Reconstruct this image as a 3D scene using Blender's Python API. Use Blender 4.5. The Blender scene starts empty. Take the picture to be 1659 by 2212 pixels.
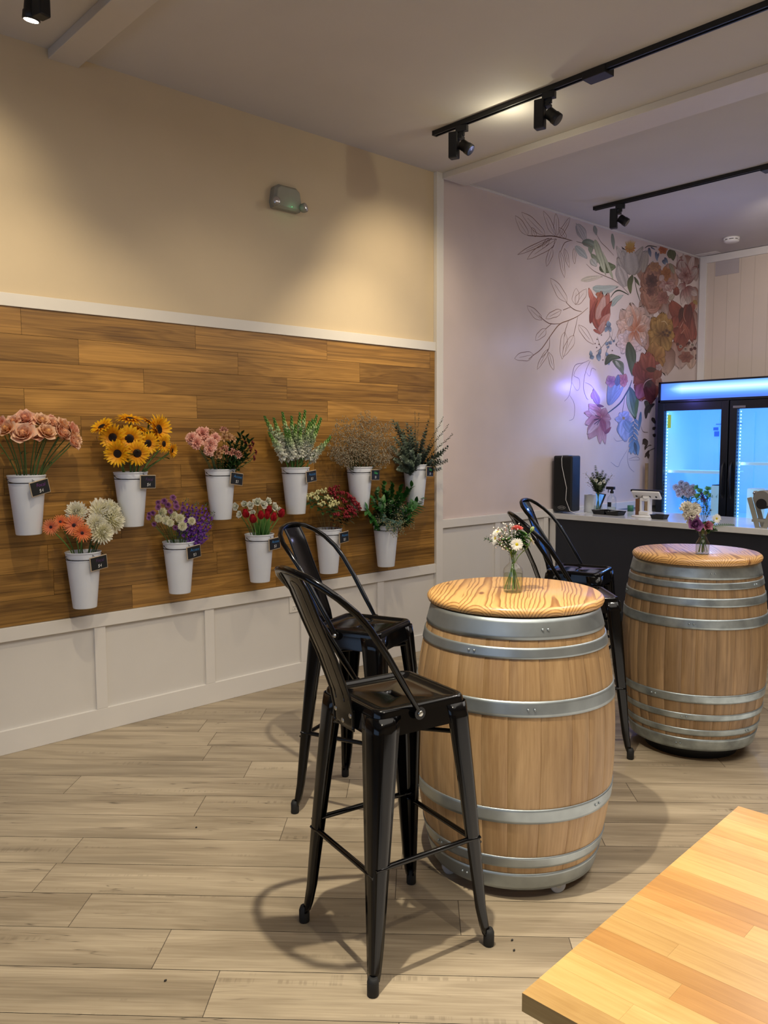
import bpy, bmesh, math, random
from mathutils import Vector, Matrix, Quaternion
PI = math.pi
scene = bpy.context.scene
COL = scene.collection
R = math.radians

def lin(c):
    if isinstance(c, str):
        c = [int(c[i:i+2], 16)/255 for i in (0, 2, 4)]
    return tuple((x/12.92 if x <= .04045 else ((x+.055)/1.055)**2.4) for x in c[:3])

# ------------------------------------------------------------------ materials
def newmat(name):
    m = bpy.data.materials.new(name); m.use_nodes = True
    nt = m.node_tree; nt.nodes.clear()
    out = nt.nodes.new('ShaderNodeOutputMaterial')
    return m, nt, out

class NT:
    def __init__(s, nt): s.nt = nt
    def n(s, t, **kw):
        nd = s.nt.nodes.new(t)
        for k, v in kw.items():
            if k.startswith('i_'):
                key = k[2:]
                key = int(key) if key.isdigit() else key.replace('_', ' ')
                nd.inputs[key].default_value = v
            else: setattr(nd, k, v)
        return nd
    def l(s, a, b): s.nt.links.new(a, b)
    def math(s, op, a, b=None, c=None):
        nd = s.nt.nodes.new('ShaderNodeMath'); nd.operation = op
        for i, v in enumerate((a, b, c)):
            if v is None: continue
            if isinstance(v, (int, float)): nd.inputs[i].default_value = v
            else: s.l(v, nd.inputs[i])
        return nd.outputs[0]
    def mix(s, f, a, b, mode='MIX'):
        nd = s.nt.nodes.new('ShaderNodeMix'); nd.data_type = 'RGBA'; nd.blend_type = mode
        for sock, v in ((nd.inputs[0], f), (nd.inputs[6], a), (nd.inputs[7], b)):
            if isinstance(v, (int, float)): sock.default_value = v
            elif isinstance(v, tuple): sock.default_value = (*v[:3], 1)
            else: s.l(v, sock)
        return nd.outputs[2]
    def ramp(s, f, stops, interp='LINEAR'):
        nd = s.nt.nodes.new('ShaderNodeValToRGB'); nd.color_ramp.interpolation = interp
        e = nd.color_ramp.elements
        while len(e) < len(stops): e.new(.5)
        for el, (p, c) in zip(e, stops):
            el.position = p; el.color = (*c[:3], 1) if isinstance(c, tuple) else (c, c, c, 1)
        s.l(f, nd.inputs[0]); return nd.outputs[0]

def pbr(name, color, rough=.5, metal=0., noise=0., nscale=20., coat=0., emis=None, estr=0., bump=0., spec=None, bscale=None):
    m, nt, out = newmat(name); g = NT(nt)
    b = g.n('ShaderNodeBsdfPrincipled'); g.l(b.outputs[0], out.inputs[0])
    c = lin(color)
    b.inputs['Base Color'].default_value = (*c, 1)
    b.inputs['Roughness'].default_value = rough; b.inputs['Metallic'].default_value = metal
    b.inputs['Coat Weight'].default_value = coat; b.inputs['Coat Roughness'].default_value = .06
    if spec is not None: b.inputs['Specular IOR Level'].default_value = spec
    if emis: b.inputs['Emission Color'].default_value = (*lin(emis), 1); b.inputs['Emission Strength'].default_value = estr
    tc = g.n('ShaderNodeTexCoord')
    nz = g.n('ShaderNodeTexNoise'); nz.inputs['Scale'].default_value = nscale; nz.inputs['Detail'].default_value = 3
    g.l(tc.outputs['Object'], nz.inputs['Vector'])
    k = max(noise, .01)
    col = g.ramp(nz.outputs[0], [(.3, tuple(x*(1-k) for x in c)), (.7, tuple(min(1, x*(1+k)) for x in c))])
    g.l(col, b.inputs['Base Color'])
    if bump:
        n2 = g.n('ShaderNodeTexNoise'); n2.inputs['Scale'].default_value = bscale or nscale*8; n2.inputs['Detail'].default_value = 2
        g.l(tc.outputs['Object'], n2.inputs['Vector'])
        bp = g.n('ShaderNodeBump'); bp.inputs['Strength'].default_value = bump; bp.inputs['Distance'].default_value = .002
        g.l(n2.outputs[0], bp.inputs['Height']); g.l(bp.outputs[0], b.inputs['Normal'])
    return m

def emit(name, color, s):
    m, nt, out = newmat(name); g = NT(nt)
    e = g.n('ShaderNodeEmission'); e.inputs[0].default_value = (*lin(color), 1); e.inputs[1].default_value = s
    g.l(e.outputs[0], out.inputs[0]); return m

def attr_mat(name, rough=.55, transl=.18, spec=.4, noise=.06, emi=0.):
    m, nt, out = newmat(name); g = NT(nt)
    b = g.n('ShaderNodeBsdfPrincipled'); a = g.n('ShaderNodeAttribute', attribute_name='Col')
    b.inputs['Roughness'].default_value = rough; b.inputs['Specular IOR Level'].default_value = spec
    tc = g.n('ShaderNodeTexCoord'); nz = g.n('ShaderNodeTexNoise'); nz.inputs['Scale'].default_value = 60
    g.l(tc.outputs['Object'], nz.inputs['Vector'])
    col = g.mix(1., a.outputs['Color'], g.ramp(nz.outputs[0], [(.3, 1-noise), (.7, 1.)]), 'MULTIPLY')
    g.l(col, b.inputs['Base Color'])
    if transl:
        t = g.n('ShaderNodeBsdfTranslucent'); g.l(col, t.inputs[0])
        mx = g.n('ShaderNodeMixShader'); mx.inputs[0].default_value = transl
        g.l(b.outputs[0], mx.inputs[1]); g.l(t.outputs[0], mx.inputs[2]); g.l(mx.outputs[0], out.inputs[0])
    else: g.l(b.outputs[0], out.inputs[0])
    return m

def thin_glass(name, tint='e8f0ee', gloss_r=.02, edge=.55, f=1.):
    m, nt, out = newmat(name); g = NT(nt)
    t = g.n('ShaderNodeBsdfTransparent'); s = g.n('ShaderNodeBsdfGlossy'); s.inputs['Roughness'].default_value = gloss_r
    lw = g.n('ShaderNodeLayerWeight'); lw.inputs[0].default_value = .35
    c = g.mix(g.math('POWER', lw.outputs['Facing'], 2.5), lin(tint), tuple(x*edge for x in lin(tint)))
    g.l(c, t.inputs[0])
    mx = g.n('ShaderNodeMixShader'); g.l(g.math('MULTIPLY', g.math('ADD', g.math('MULTIPLY', g.math('POWER', lw.outputs['Facing'], 4.), .55), .045), f), mx.inputs[0])
    g.l(t.outputs[0], mx.inputs[1]); g.l(s.outputs[0], mx.inputs[2]); g.l(mx.outputs[0], out.inputs[0])
    return m

def plank_mat(name, dark, light, rough=.4, sx=1.2, sy=30., var=.25, cracks=0., patch=0., hue=None, ringy=.35, coat=0., lines=0., bump=.15, saw=True):
    """wood from the UV map (u along the grain, metres) and the per-plank 'rnd' colour"""
    m, nt, out = newmat(name); g = NT(nt)
    b = g.n('ShaderNodeBsdfPrincipled'); g.l(b.outputs[0], out.inputs[0])
    b.inputs['Roughness'].default_value = rough; b.inputs['Coat Weight'].default_value = coat; b.inputs['Coat Roughness'].default_value = .25
    uv = g.n('ShaderNodeUVMap'); uv.uv_map = 'UVMap'
    rn = g.n('ShaderNodeAttribute', attribute_name='rnd')
    sc = g.n('ShaderNodeVectorMath', operation='SCALE'); sc.inputs['Scale'].default_value = 23.
    g.l(rn.outputs['Color'], sc.inputs[0])
    ad = g.n('ShaderNodeVectorMath', operation='ADD'); g.l(uv.outputs[0], ad.inputs[0]); g.l(sc.outputs[0], ad.inputs[1])
    sr = g.n('ShaderNodeSeparateColor'); g.l(rn.outputs['Color'], sr.inputs[0])
    def nz(mx, my, detail=4, rgh=.55, dist=0.):
        mp = g.n('ShaderNodeMapping'); mp.inputs['Scale'].default_value = (mx, my, 1); g.l(ad.outputs[0], mp.inputs[0])
        t = g.n('ShaderNodeTexNoise'); t.inputs['Scale'].default_value = 1; t.inputs['Detail'].default_value = detail
        t.inputs['Roughness'].default_value = rgh; t.inputs['Distortion'].default_value = dist
        g.l(mp.outputs[0], t.inputs['Vector']); return t.outputs[0]
    fig = nz(sx, sy*.28, 3, .5, .6)       # broad cathedral figure
    bands = g.math('FRACT', g.math('MULTIPLY', fig, 9.))
    bands = g.math('ABSOLUTE', g.math('SUBTRACT', bands, .5))
    fine = nz(sx*3, sy*5, 4, .65)
    f = g.math('ADD', g.math('MULTIPLY', fig, .55), g.math('ADD', g.math('MULTIPLY', bands, ringy), g.math('MULTIPLY', fine, .45)))
    col = g.ramp(f, [(.33, lin(dark)), (.78, lin(light))])
    bright = g.math('ADD', g.math('MULTIPLY', sr.outputs[0], var*2), 1-var)
    br = g.n('ShaderNodeCombineColor'); [g.l(bright, br.inputs[i]) for i in range(3)]
    col = g.mix(1., col, br.outputs[0], 'MULTIPLY')
    if hue: col = g.mix(g.math('MULTIPLY', g.math('GREATER_THAN', sr.outputs[1], .72), .6), col, lin(hue), 'MULTIPLY')
    if patch:
        pt = nz(sx*.9, sy*.22, 3, .5)
        col = g.mix(g.math('MULTIPLY', g.ramp(pt, [(.5, 0.), (.68, 1.)]), patch), col, tuple(x*.62 for x in lin(dark)))
        sw = nz(90, 3., 2, .5); sm = nz(sx*1.3, sy*.5, 2, .5)
        k = g.math('MULTIPLY', g.ramp(sw, [(.5, 0.), (.6, 1.)]), g.ramp(sm, [(.63, 0.), (.70, 1.)]))
        if saw: col = g.mix(g.math('MULTIPLY', k, .3), col, tuple(x*.45 for x in lin(dark)))
    if cracks:
        ck = nz(sx*.75, sy*.42, 3, .55, .3)
        th = g.ramp(g.math('ABSOLUTE', g.math('SUBTRACT', ck, .5)), [(.0, 1.), (.0055, 0.)])
        msk = g.ramp(nz(sx*1.6, sy*.12, 2), [(.50, 0.), (.58, 1.)])
        col = g.mix(g.math('MULTIPLY', g.math('MULTIPLY', th, msk), cracks), col, tuple(x*.22 for x in lin(dark)))
    if lines:
        ln = nz(sx*.5, sy*2.2, 2, .5, .2)
        col = g.mix(g.math('MULTIPLY', g.ramp(ln, [(.56, 0.), (.66, 1.)]), lines), col, tuple(x*.45 for x in lin(dark)))
    g.l(col, b.inputs['Base Color'])
    if bump:
        bp = g.n('ShaderNodeBump'); bp.inputs['Strength'].default_value = bump; bp.inputs['Distance'].default_value = .001
        g.l(fine, bp.inputs['Height']); g.l(bp.outputs[0], b.inputs['Normal'])
    return m

def pine_mat(name, light, dark, tone, wob=.04):
    """solid pine: growth rings round the local X axis of glued boards"""
    m, nt, out = newmat(name); g = NT(nt)
    b = g.n('ShaderNodeBsdfPrincipled'); g.l(b.outputs[0], out.inputs[0]); b.inputs['Roughness'].default_value = .38
    b.inputs['Coat Weight'].default_value = .25; b.inputs['Coat Roughness'].default_value = .2
    tc = g.n('ShaderNodeTexCoord'); sp = g.n('ShaderNodeSeparateXYZ'); g.l(tc.outputs['Object'], sp.inputs[0])
    mp = g.n('ShaderNodeMapping'); mp.inputs['Scale'].default_value = (3.5, 8, 8); g.l(tc.outputs['Object'], mp.inputs[0])
    nz = g.n('ShaderNodeTexNoise'); nz.inputs['Scale'].default_value = 1; nz.inputs['Detail'].default_value = 2; g.l(mp.outputs[0], nz.inputs['Vector'])
    bw = .112
    ys = g.math('DIVIDE', g.math('ADD', sp.outputs[1], .5), bw)
    idx = g.math('FLOOR', ys); fr = g.math('SUBTRACT', g.math('FRACT', ys), .5)
    wn = g.n('ShaderNodeTexWhiteNoise', noise_dimensions='1D'); g.l(idx, wn.inputs['W'])
    r1 = g.n('ShaderNodeSeparateColor'); g.l(wn.outputs['Color'], r1.inputs[0])
    yy = g.math('ADD', g.math('MULTIPLY', g.math('ADD', fr, g.math('SUBTRACT', r1.outputs[0], .5)), bw), g.math('MULTIPLY', g.math('SUBTRACT', nz.outputs[0], .5), wob))
    zz = g.math('ADD', g.math('ADD', sp.outputs[2], g.math('MULTIPLY', r1.outputs[1], .05)), g.math('MULTIPLY', sp.outputs[0], .012))
    rad = g.math('SQRT', g.math('ADD', g.math('MULTIPLY', yy, yy), g.math('MULTIPLY', zz, zz)))
    ring = g.math('FRACT', g.math('MULTIPLY', rad, 108.))
    col = g.ramp(ring, [(0., lin(light)), (.5, lin(light)), (.82, lin(dark)), (.93, lin(dark)), (1., lin(light))])
    f2 = g.n('ShaderNodeTexNoise'); mp2 = g.n('ShaderNodeMapping'); mp2.inputs['Scale'].default_value = (6, 120, 60)
    g.l(tc.outputs['Object'], mp2.inputs[0]); g.l(mp2.outputs[0], f2.inputs['Vector']); f2.inputs['Scale'].default_value = 1
    col = g.mix(.35, col, g.ramp(f2.outputs[0], [(.3, lin(tone)), (.7, lin(light))]))
    # knots
    mk = g.n('ShaderNodeMapping'); mk.inputs['Scale'].default_value = (6.5, 17, 9); mk.inputs['Location'].default_value = (.3, .4, .2); g.l(tc.outputs['Object'], mk.inputs[0])
    vo = g.n('ShaderNodeTexVoronoi'); vo.inputs['Scale'].default_value = 1; g.l(mk.outputs[0], vo.inputs['Vector'])
    sel = g.n('ShaderNodeSeparateColor'); g.l(vo.outputs['Color'], sel.inputs[0])
    kn = g.math('MULTIPLY', g.ramp(vo.outputs['Distance'], [(.12, 1.), (.22, 0.)]), g.math('GREATER_THAN', sel.outputs[0], .72))
    col = g.mix(g.math('MULTIPLY', kn, .85), col, lin('6a3a22'))
    g.l(col, b.inputs['Base Color'])
    return m

# ------------------------------------------------------------------ mesh helper
class MB:
    def __init__(s): s.v = []; s.f = []; s.c = []; s.mi = []; s.sm = []; s.uv = {}; s.rnd = {}; s.cur = (1., 1., 1.); s.m = 0
    def vert(s, p, c=None): s.v.append(Vector(p)); s.c.append(c or s.cur); return len(s.v)-1
    def face(s, idx, smooth=False): s.f.append(tuple(idx)); s.mi.append(s.m); s.sm.append(smooth); return len(s.f)-1
    def box(s, c, d, M=None):
        x, y, z = (q/2 for q in d); n = len(s.v); c = Vector(c)
        for p in ((-x,-y,-z),(x,-y,-z),(x,y,-z),(-x,y,-z),(-x,-y,z),(x,-y,z),(x,y,z),(-x,y,z)):
            q = Vector(p); q = (M @ q) if M else q; s.vert(c+q)
        for f in ((0,3,2,1),(4,5,6,7),(0,1,5,4),(1,2,6,5),(2,3,7,6),(3,0,4,7)): s.face([n+i for i in f])
        return s
    def box2(s, a, b):
        return s.box([(p+q)/2 for p, q in zip(a, b)], [abs(q-p) for p, q in zip(a, b)])
    def grid(s, pts, closed_u=False, closed_v=False, smooth=True, cols=None):
        nu, nv = len(pts), len(pts[0]); base = len(s.v)
        for i in range(nu):
            for j in range(nv): s.vert(pts[i][j], cols[i][j] if cols else None)
        for i in range(nu if closed_u else nu-1):
            for j in range(nv if closed_v else nv-1):
                a = base+i*nv+j; b = base+i*nv+(j+1) % nv; c = base+((i+1) % nu)*nv+(j+1) % nv; d = base+((i+1) % nu)*nv+j
                s.face((a, b, c, d), smooth)
        return base
    def tube(s, path, rad, seg=8, caps=True, closed=False, cols=None, flat=None):
        path = [Vector(p) for p in path]; n = len(path)
        rads = rad if isinstance(rad, (list, tuple)) else [rad]*n
        rings = []; up = None
        for i, p in enumerate(path):
            if closed: t = path[(i+1) % n]-path[i-1]
            else: t = path[min(i+1, n-1)]-path[max(i-1, 0)]
            t.normalize()
            if up is None: up = Vector((0,0,1)) if abs(t.z) < .9 else Vector((1,0,0))
            a = t.cross(up)
            if a.length < 1e-6: a = t.orthogonal()
            a.normalize(); b2 = a.cross(t).normalized(); up = b2
            fl = flat[i] if flat else 1.
            rings.append([p+(a*math.cos(2*PI*k/seg)+b2*math.sin(2*PI*k/seg)*fl)*rads[i] for k in range(seg)])
        cc = [[cols[i]]*seg for i in range(n)] if cols else None
        b = s.grid(rings, closed_u=closed, closed_v=True, cols=cc)
        if caps and not closed:
            s.face([b+k for k in range(seg)]); s.face([b+(n-1)*seg+k for k in range(seg)][::-1])
        return s
    def lathe(s, prof, seg=32, c=(0,0,0), capb=True, capt=True, smooth=True, cols=None):
        rings = [[(c[0]+r*math.cos(2*PI*k/seg), c[1]+r*math.sin(2*PI*k/seg), c[2]+z) for k in range(seg)] for r, z in prof]
        cc = [[q]*seg for q in cols] if cols else None
        b = s.grid(rings, closed_v=True, smooth=smooth, cols=cc); n = len(prof)
        if capb and prof[0][0] > 1e-5: s.face([b+k for k in range(seg)][::-1])
        if capt and prof[-1][0] > 1e-5: s.face([b+(n-1)*seg+k for k in range(seg)])
        return s
    def ball(s, c, r, seg=8, rings=5, sc=(1,1,1), col=None, M=None):
        if col: old = s.cur; s.cur = col
        pts = []
        for i in range(rings+1):
            th = PI*i/rings; row = []
            for k in range(seg):
                q = Vector((math.sin(th)*math.cos(2*PI*k/seg)*sc[0], math.sin(th)*math.sin(2*PI*k/seg)*sc[1], -math.cos(th)*sc[2]))*r
                if M: q = M @ q
                row.append(Vector(c)+q)
            pts.append(row)
        s.grid(pts, closed_v=True)
        if col: s.cur = old
        return s
    def add(s, other, M):
        n = len(s.v)
        for v, c in zip(other.v, other.c): s.v.append(M @ v); s.c.append(c)
        for f, mi, sm in zip(other.f, other.mi, other.sm): s.f.append(tuple(i+n for i in f)); s.mi.append(mi); s.sm.append(sm)
        return s
    def mesh(s, name, mats, color=False):
        me = bpy.data.meshes.new(name)
        me.from_pydata([tuple(v) for v in s.v], [], s.f)
        for m in (mats if isinstance(mats, (list, tuple)) else [mats]): me.materials.append(m)
        me.polygons.foreach_set('material_index', s.mi); me.polygons.foreach_set('use_smooth', s.sm)
        if color:
            a = me.color_attributes.new('Col', 'FLOAT_COLOR', 'POINT')
            a.data.foreach_set('color', [x for c in s.c for x in (c[0], c[1], c[2], 1.)])
        me.update(); return me
    def build(s, name, mats, parent=None, color=False, bevel=0, bseg=2, solid=0, subsurf=0, fixn=False):
        me = s.mesh(name, mats, color)
        if fixn:
            bm = bmesh.new(); bm.from_mesh(me); bmesh.ops.remove_doubles(bm, verts=bm.verts, dist=1e-5); bmesh.ops.recalc_face_normals(bm, faces=bm.faces); bm.to_mesh(me); bm.free()
        o = bpy.data.objects.new(name, me); COL.objects.link(o)
        if parent: o.parent = parent
        if solid: md = o.modifiers.new('solid', 'SOLIDIFY'); md.thickness = solid; md.offset = 0
        if bevel: md = o.modifiers.new('bevel', 'BEVEL'); md.width = bevel; md.segments = bseg; md.limit_method = 'ANGLE'; md.angle_limit = R(40)
        if subsurf: md = o.modifiers.new('sub', 'SUBSURF'); md.levels = md.render_levels = subsurf
        return o

def tag(o, label=None, cat=None, group=None, kind=None):
    if label: o['label'] = label
    if cat: o['category'] = cat
    if group: o['group'] = group
    if kind: o['kind'] = kind
    return o
def thing(name, loc, label, cat, rotz=0., group=None):
    o = bpy.data.objects.new(name, None); COL.objects.link(o); o.empty_display_size = .05
    o.location = loc; o.rotation_euler = (0, 0, rotz)
    return tag(o, label, cat, group)
def struct(o): o['kind'] = 'structure'; return o
def put(name, me, parent, loc=(0,0,0), rot=None, sc=None):
    o = bpy.data.objects.new(name, me); COL.objects.link(o); o.parent = parent; o.location = loc
    if rot is not None: o.rotation_mode = 'QUATERNION'; o.rotation_quaternion = rot
    if sc is not None: o.scale = (sc, sc, sc) if isinstance(sc, (int, float)) else sc
    return o
def copy_tree(o, parent=None):
    c = o.copy(); COL.objects.link(c)
    if parent: c.parent = parent
    for ch in list(o.children): copy_tree(ch, c)
    return c
def text_mesh(txt, size, name='lettering', shear=0.):
    cu = bpy.data.curves.new('t', 'FONT'); cu.body = txt; cu.size = size; cu.align_x = 'CENTER'; cu.align_y = 'CENTER'; cu.extrude = .0002; cu.shear = shear; cu.offset = -.0003
    ob = bpy.data.objects.new('t', cu); COL.objects.link(ob)
    bpy.context.view_layer.update()
    me = bpy.data.meshes.new_from_object(ob.evaluated_get(bpy.context.evaluated_depsgraph_get()))
    bpy.data.objects.remove(ob); bpy.data.curves.remove(cu); me.name = name
    return me

def planks_mesh(name, rects, mat, xf, gap=.0015, thick=0., clip=None, seed=0, parent=None):
    """rects: (u0,u1,v0,v1) in plank space; xf maps (u,v,h) to the world"""
    rnd = random.Random(seed); bm = bmesh.new(); uvl = bm.loops.layers.uv.new('UVMap'); cl = bm.loops.layers.float_color.new('rnd')
    for (u0, u1, v0, v1) in rects:
        r = (rnd.random(), rnd.random(), rnd.random(), 1.)
        a, b, c, d = u0+gap/2, u1-gap/2, v0+gap/2, v1-gap/2
        vs = [bm.verts.new(xf(*p)) for p in ((a,c,0),(b,c,0),(b,d,0),(a,d,0))]
        quads = [(vs, ((a,c),(b,c),(b,d),(a,d)))]
        if thick:
            lo = [bm.verts.new(xf(*p)) for p in ((a,c,-thick),(b,c,-thick),(b,d,-thick),(a,d,-thick))]
            quads += [([vs[0],lo[0],lo[1],vs[1]], ((a,c),(a,c-thick),(b,c-thick),(b,c))), ([vs[1],lo[1],lo[2],vs[2]], ((b,c),(b+thick,c),(b+thick,d),(b,d))),
                      ([vs[2],lo[2],lo[3],vs[3]], ((b,d),(b,d+thick),(a,d+thick),(a,d))), ([vs[3],lo[3],lo[0],vs[0]], ((a,d),(a-thick,d),(a-thick,c),(a,c))), (lo[::-1], ((a,d),(b,d),(b,c),(a,c)))]
        for q, uvs in quads:
            f = bm.faces.new(q)
            for lp, t in zip(f.loops, uvs): lp[uvl].uv = t; lp[cl] = r
    if clip:
        for co, no in clip:
            bmesh.ops.bisect_plane(bm, geom=bm.verts[:]+bm.edges[:]+bm.faces[:], plane_co=co, plane_no=no, clear_outer=True)
    bmesh.ops.recalc_face_normals(bm, faces=bm.faces)
    me = bpy.data.meshes.new(name); bm.to_mesh(me); bm.free(); me.materials.append(mat)
    o = bpy.data.objects.new(name, me); COL.objects.link(o)
    if parent: o.parent = parent
    return o

# ------------------------------------------------------------------ material library
M = {}
M['ceil'] = pbr('ceiling paint', 'c1bcb7', .8, noise=.02, nscale=3, bump=.15, bscale=90)
M['beige'] = pbr('beige wall paint', 'cfbd9f', .55, noise=.02, nscale=4, bump=.12, bscale=120)
M['pink'] = pbr('blush wallpaper', 'd4c5c0', .32, noise=.05, nscale=2.2, bump=.1, bscale=140)
M['trim'] = pbr('white trim paint', 'dcd8d2', .42, noise=.015, nscale=6)
M['panelw'] = pbr('white wainscot paint', 'd6d2cc', .5, noise=.015, nscale=5, bump=.08, bscale=100)
M['black'] = pbr('gloss black steel', '050506', .13, noise=.05, coat=0., spec=.32)
M['rail'] = pbr('black lamp housing', '101012', .5, noise=.05)
M['rubber'] = pbr('black rubber', '141414', .7)
M['bolt'] = pbr('zinc bolt', 'b9b9b4', .3, 1.)
M['hoop'] = pbr('galvanised hoop', '9ba3a6', .44, .85, noise=.16, nscale=9, bump=.08, bscale=60)
M['hoop2'] = pbr('weathered galvanised hoop', '9fa9ac', .42, .82, noise=.3, nscale=14, bump=.1, bscale=50)
M['bucket'] = pbr('white enamel', 'e2e8f2', .32, noise=.02, nscale=8)
M['wire'] = pbr('black wire', '121214', .45)
M['chalk'] = pbr('chalkboard', '0e1012', .6, noise=.2, nscale=40)
M['cream'] = pbr('cream board edge', 'b9a78e', .6)
M['petal'] = attr_mat('petals')
M['leafm'] = attr_mat('leaves', rough=.4, transl=.12)
M['mural'] = attr_mat('mural paint', rough=.38, transl=0, noise=.12)
M['stemm'] = attr_mat('stems', rough=.5, transl=0)
M['glass'] = thin_glass('clear vase glass', 'fafcfb', .02, .5, 1.3)
M['door_glass'] = thin_glass('fridge door glass', 'f2f6fa', .01, .9, .5)
M['water'] = thin_glass('vase water', 'f2f3e8', .05, .9, .5)
M['steel'] = pbr('brushed steel', '9a9c9e', .3, 1.)
M['grey'] = pbr('pale grey plastic', '8f8d82', .5, noise=.02)
M['white'] = pbr('white plastic', 'e4e2de', .35, noise=.01)
M['dark'] = pbr('charcoal counter laminate', '1c1f2a', .5, noise=.06, nscale=6)
M['marble'] = pbr('pale marble laminate', 'd4d4d2', .16, noise=.05, nscale=9, coat=.3)
M['fridge'] = pbr('black fridge enamel', '0e1116', .3, noise=.03)
M['liner'] = pbr('fridge liner', 'cfe2f2', .45, noise=.01, emis='3c86ff', estr=.55)  # blue glow of the lit interior is put into the liner as emission
M['brown'] = pbr('brown card', '6d4a30', .7, noise=.15)
M['paper'] = pbr('white paper', 'e6e6e4', .7)
M['pole'] = pbr('pale wood pole', 'c5a373', .5, noise=.1)
M['outlet'] = pbr('outlet plastic', 'dedad2', .35)
M['slot'] = pbr('dark slot', '2a2622', .6)
M['gap'] = pbr('plank gap', '2c241c', .8)
M['floorgap'] = pbr('floor gap', '4c4236', .8)
M['screen'] = pbr('tablet screen', '2c5aa0', .2, emis='5aa0f0', estr=.8)
M['floor'] = plank_mat('grey oak floor', '82735d', 'c5b59a', rough=.42, sx=1.1, sy=34, var=.07, cracks=.85, patch=.5, ringy=.10, bump=.1)
M['clad'] = plank_mat('honey wall plank', '5c3c12', 'bb8c46', rough=.38, sx=.8, sy=34, var=.2, ringy=.2, lines=.35, coat=.15)
M['block'] = plank_mat('butcher block', 'b88c48', 'e4ba74', rough=.3, sx=2.2, sy=26, var=.15, hue='dcb888', ringy=.12, coat=.5, bump=.05)
M['stave'] = plank_mat('oak stave', '86653f', 'c4a274', rough=.5, sx=2.0, sy=22, var=.07, ringy=.06, patch=.25, saw=False, lines=.10, bump=.1)
M['stave2'] = plank_mat('older oak stave', '6c5134', 'b2926a', rough=.5, sx=1.6, sy=22, var=.14, ringy=.08, patch=.35, saw=False, lines=.25, bump=.1)
M['pine'] = pine_mat('pine lid', 'deae6c', '6e3f1a', 'c48c4c')
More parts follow.
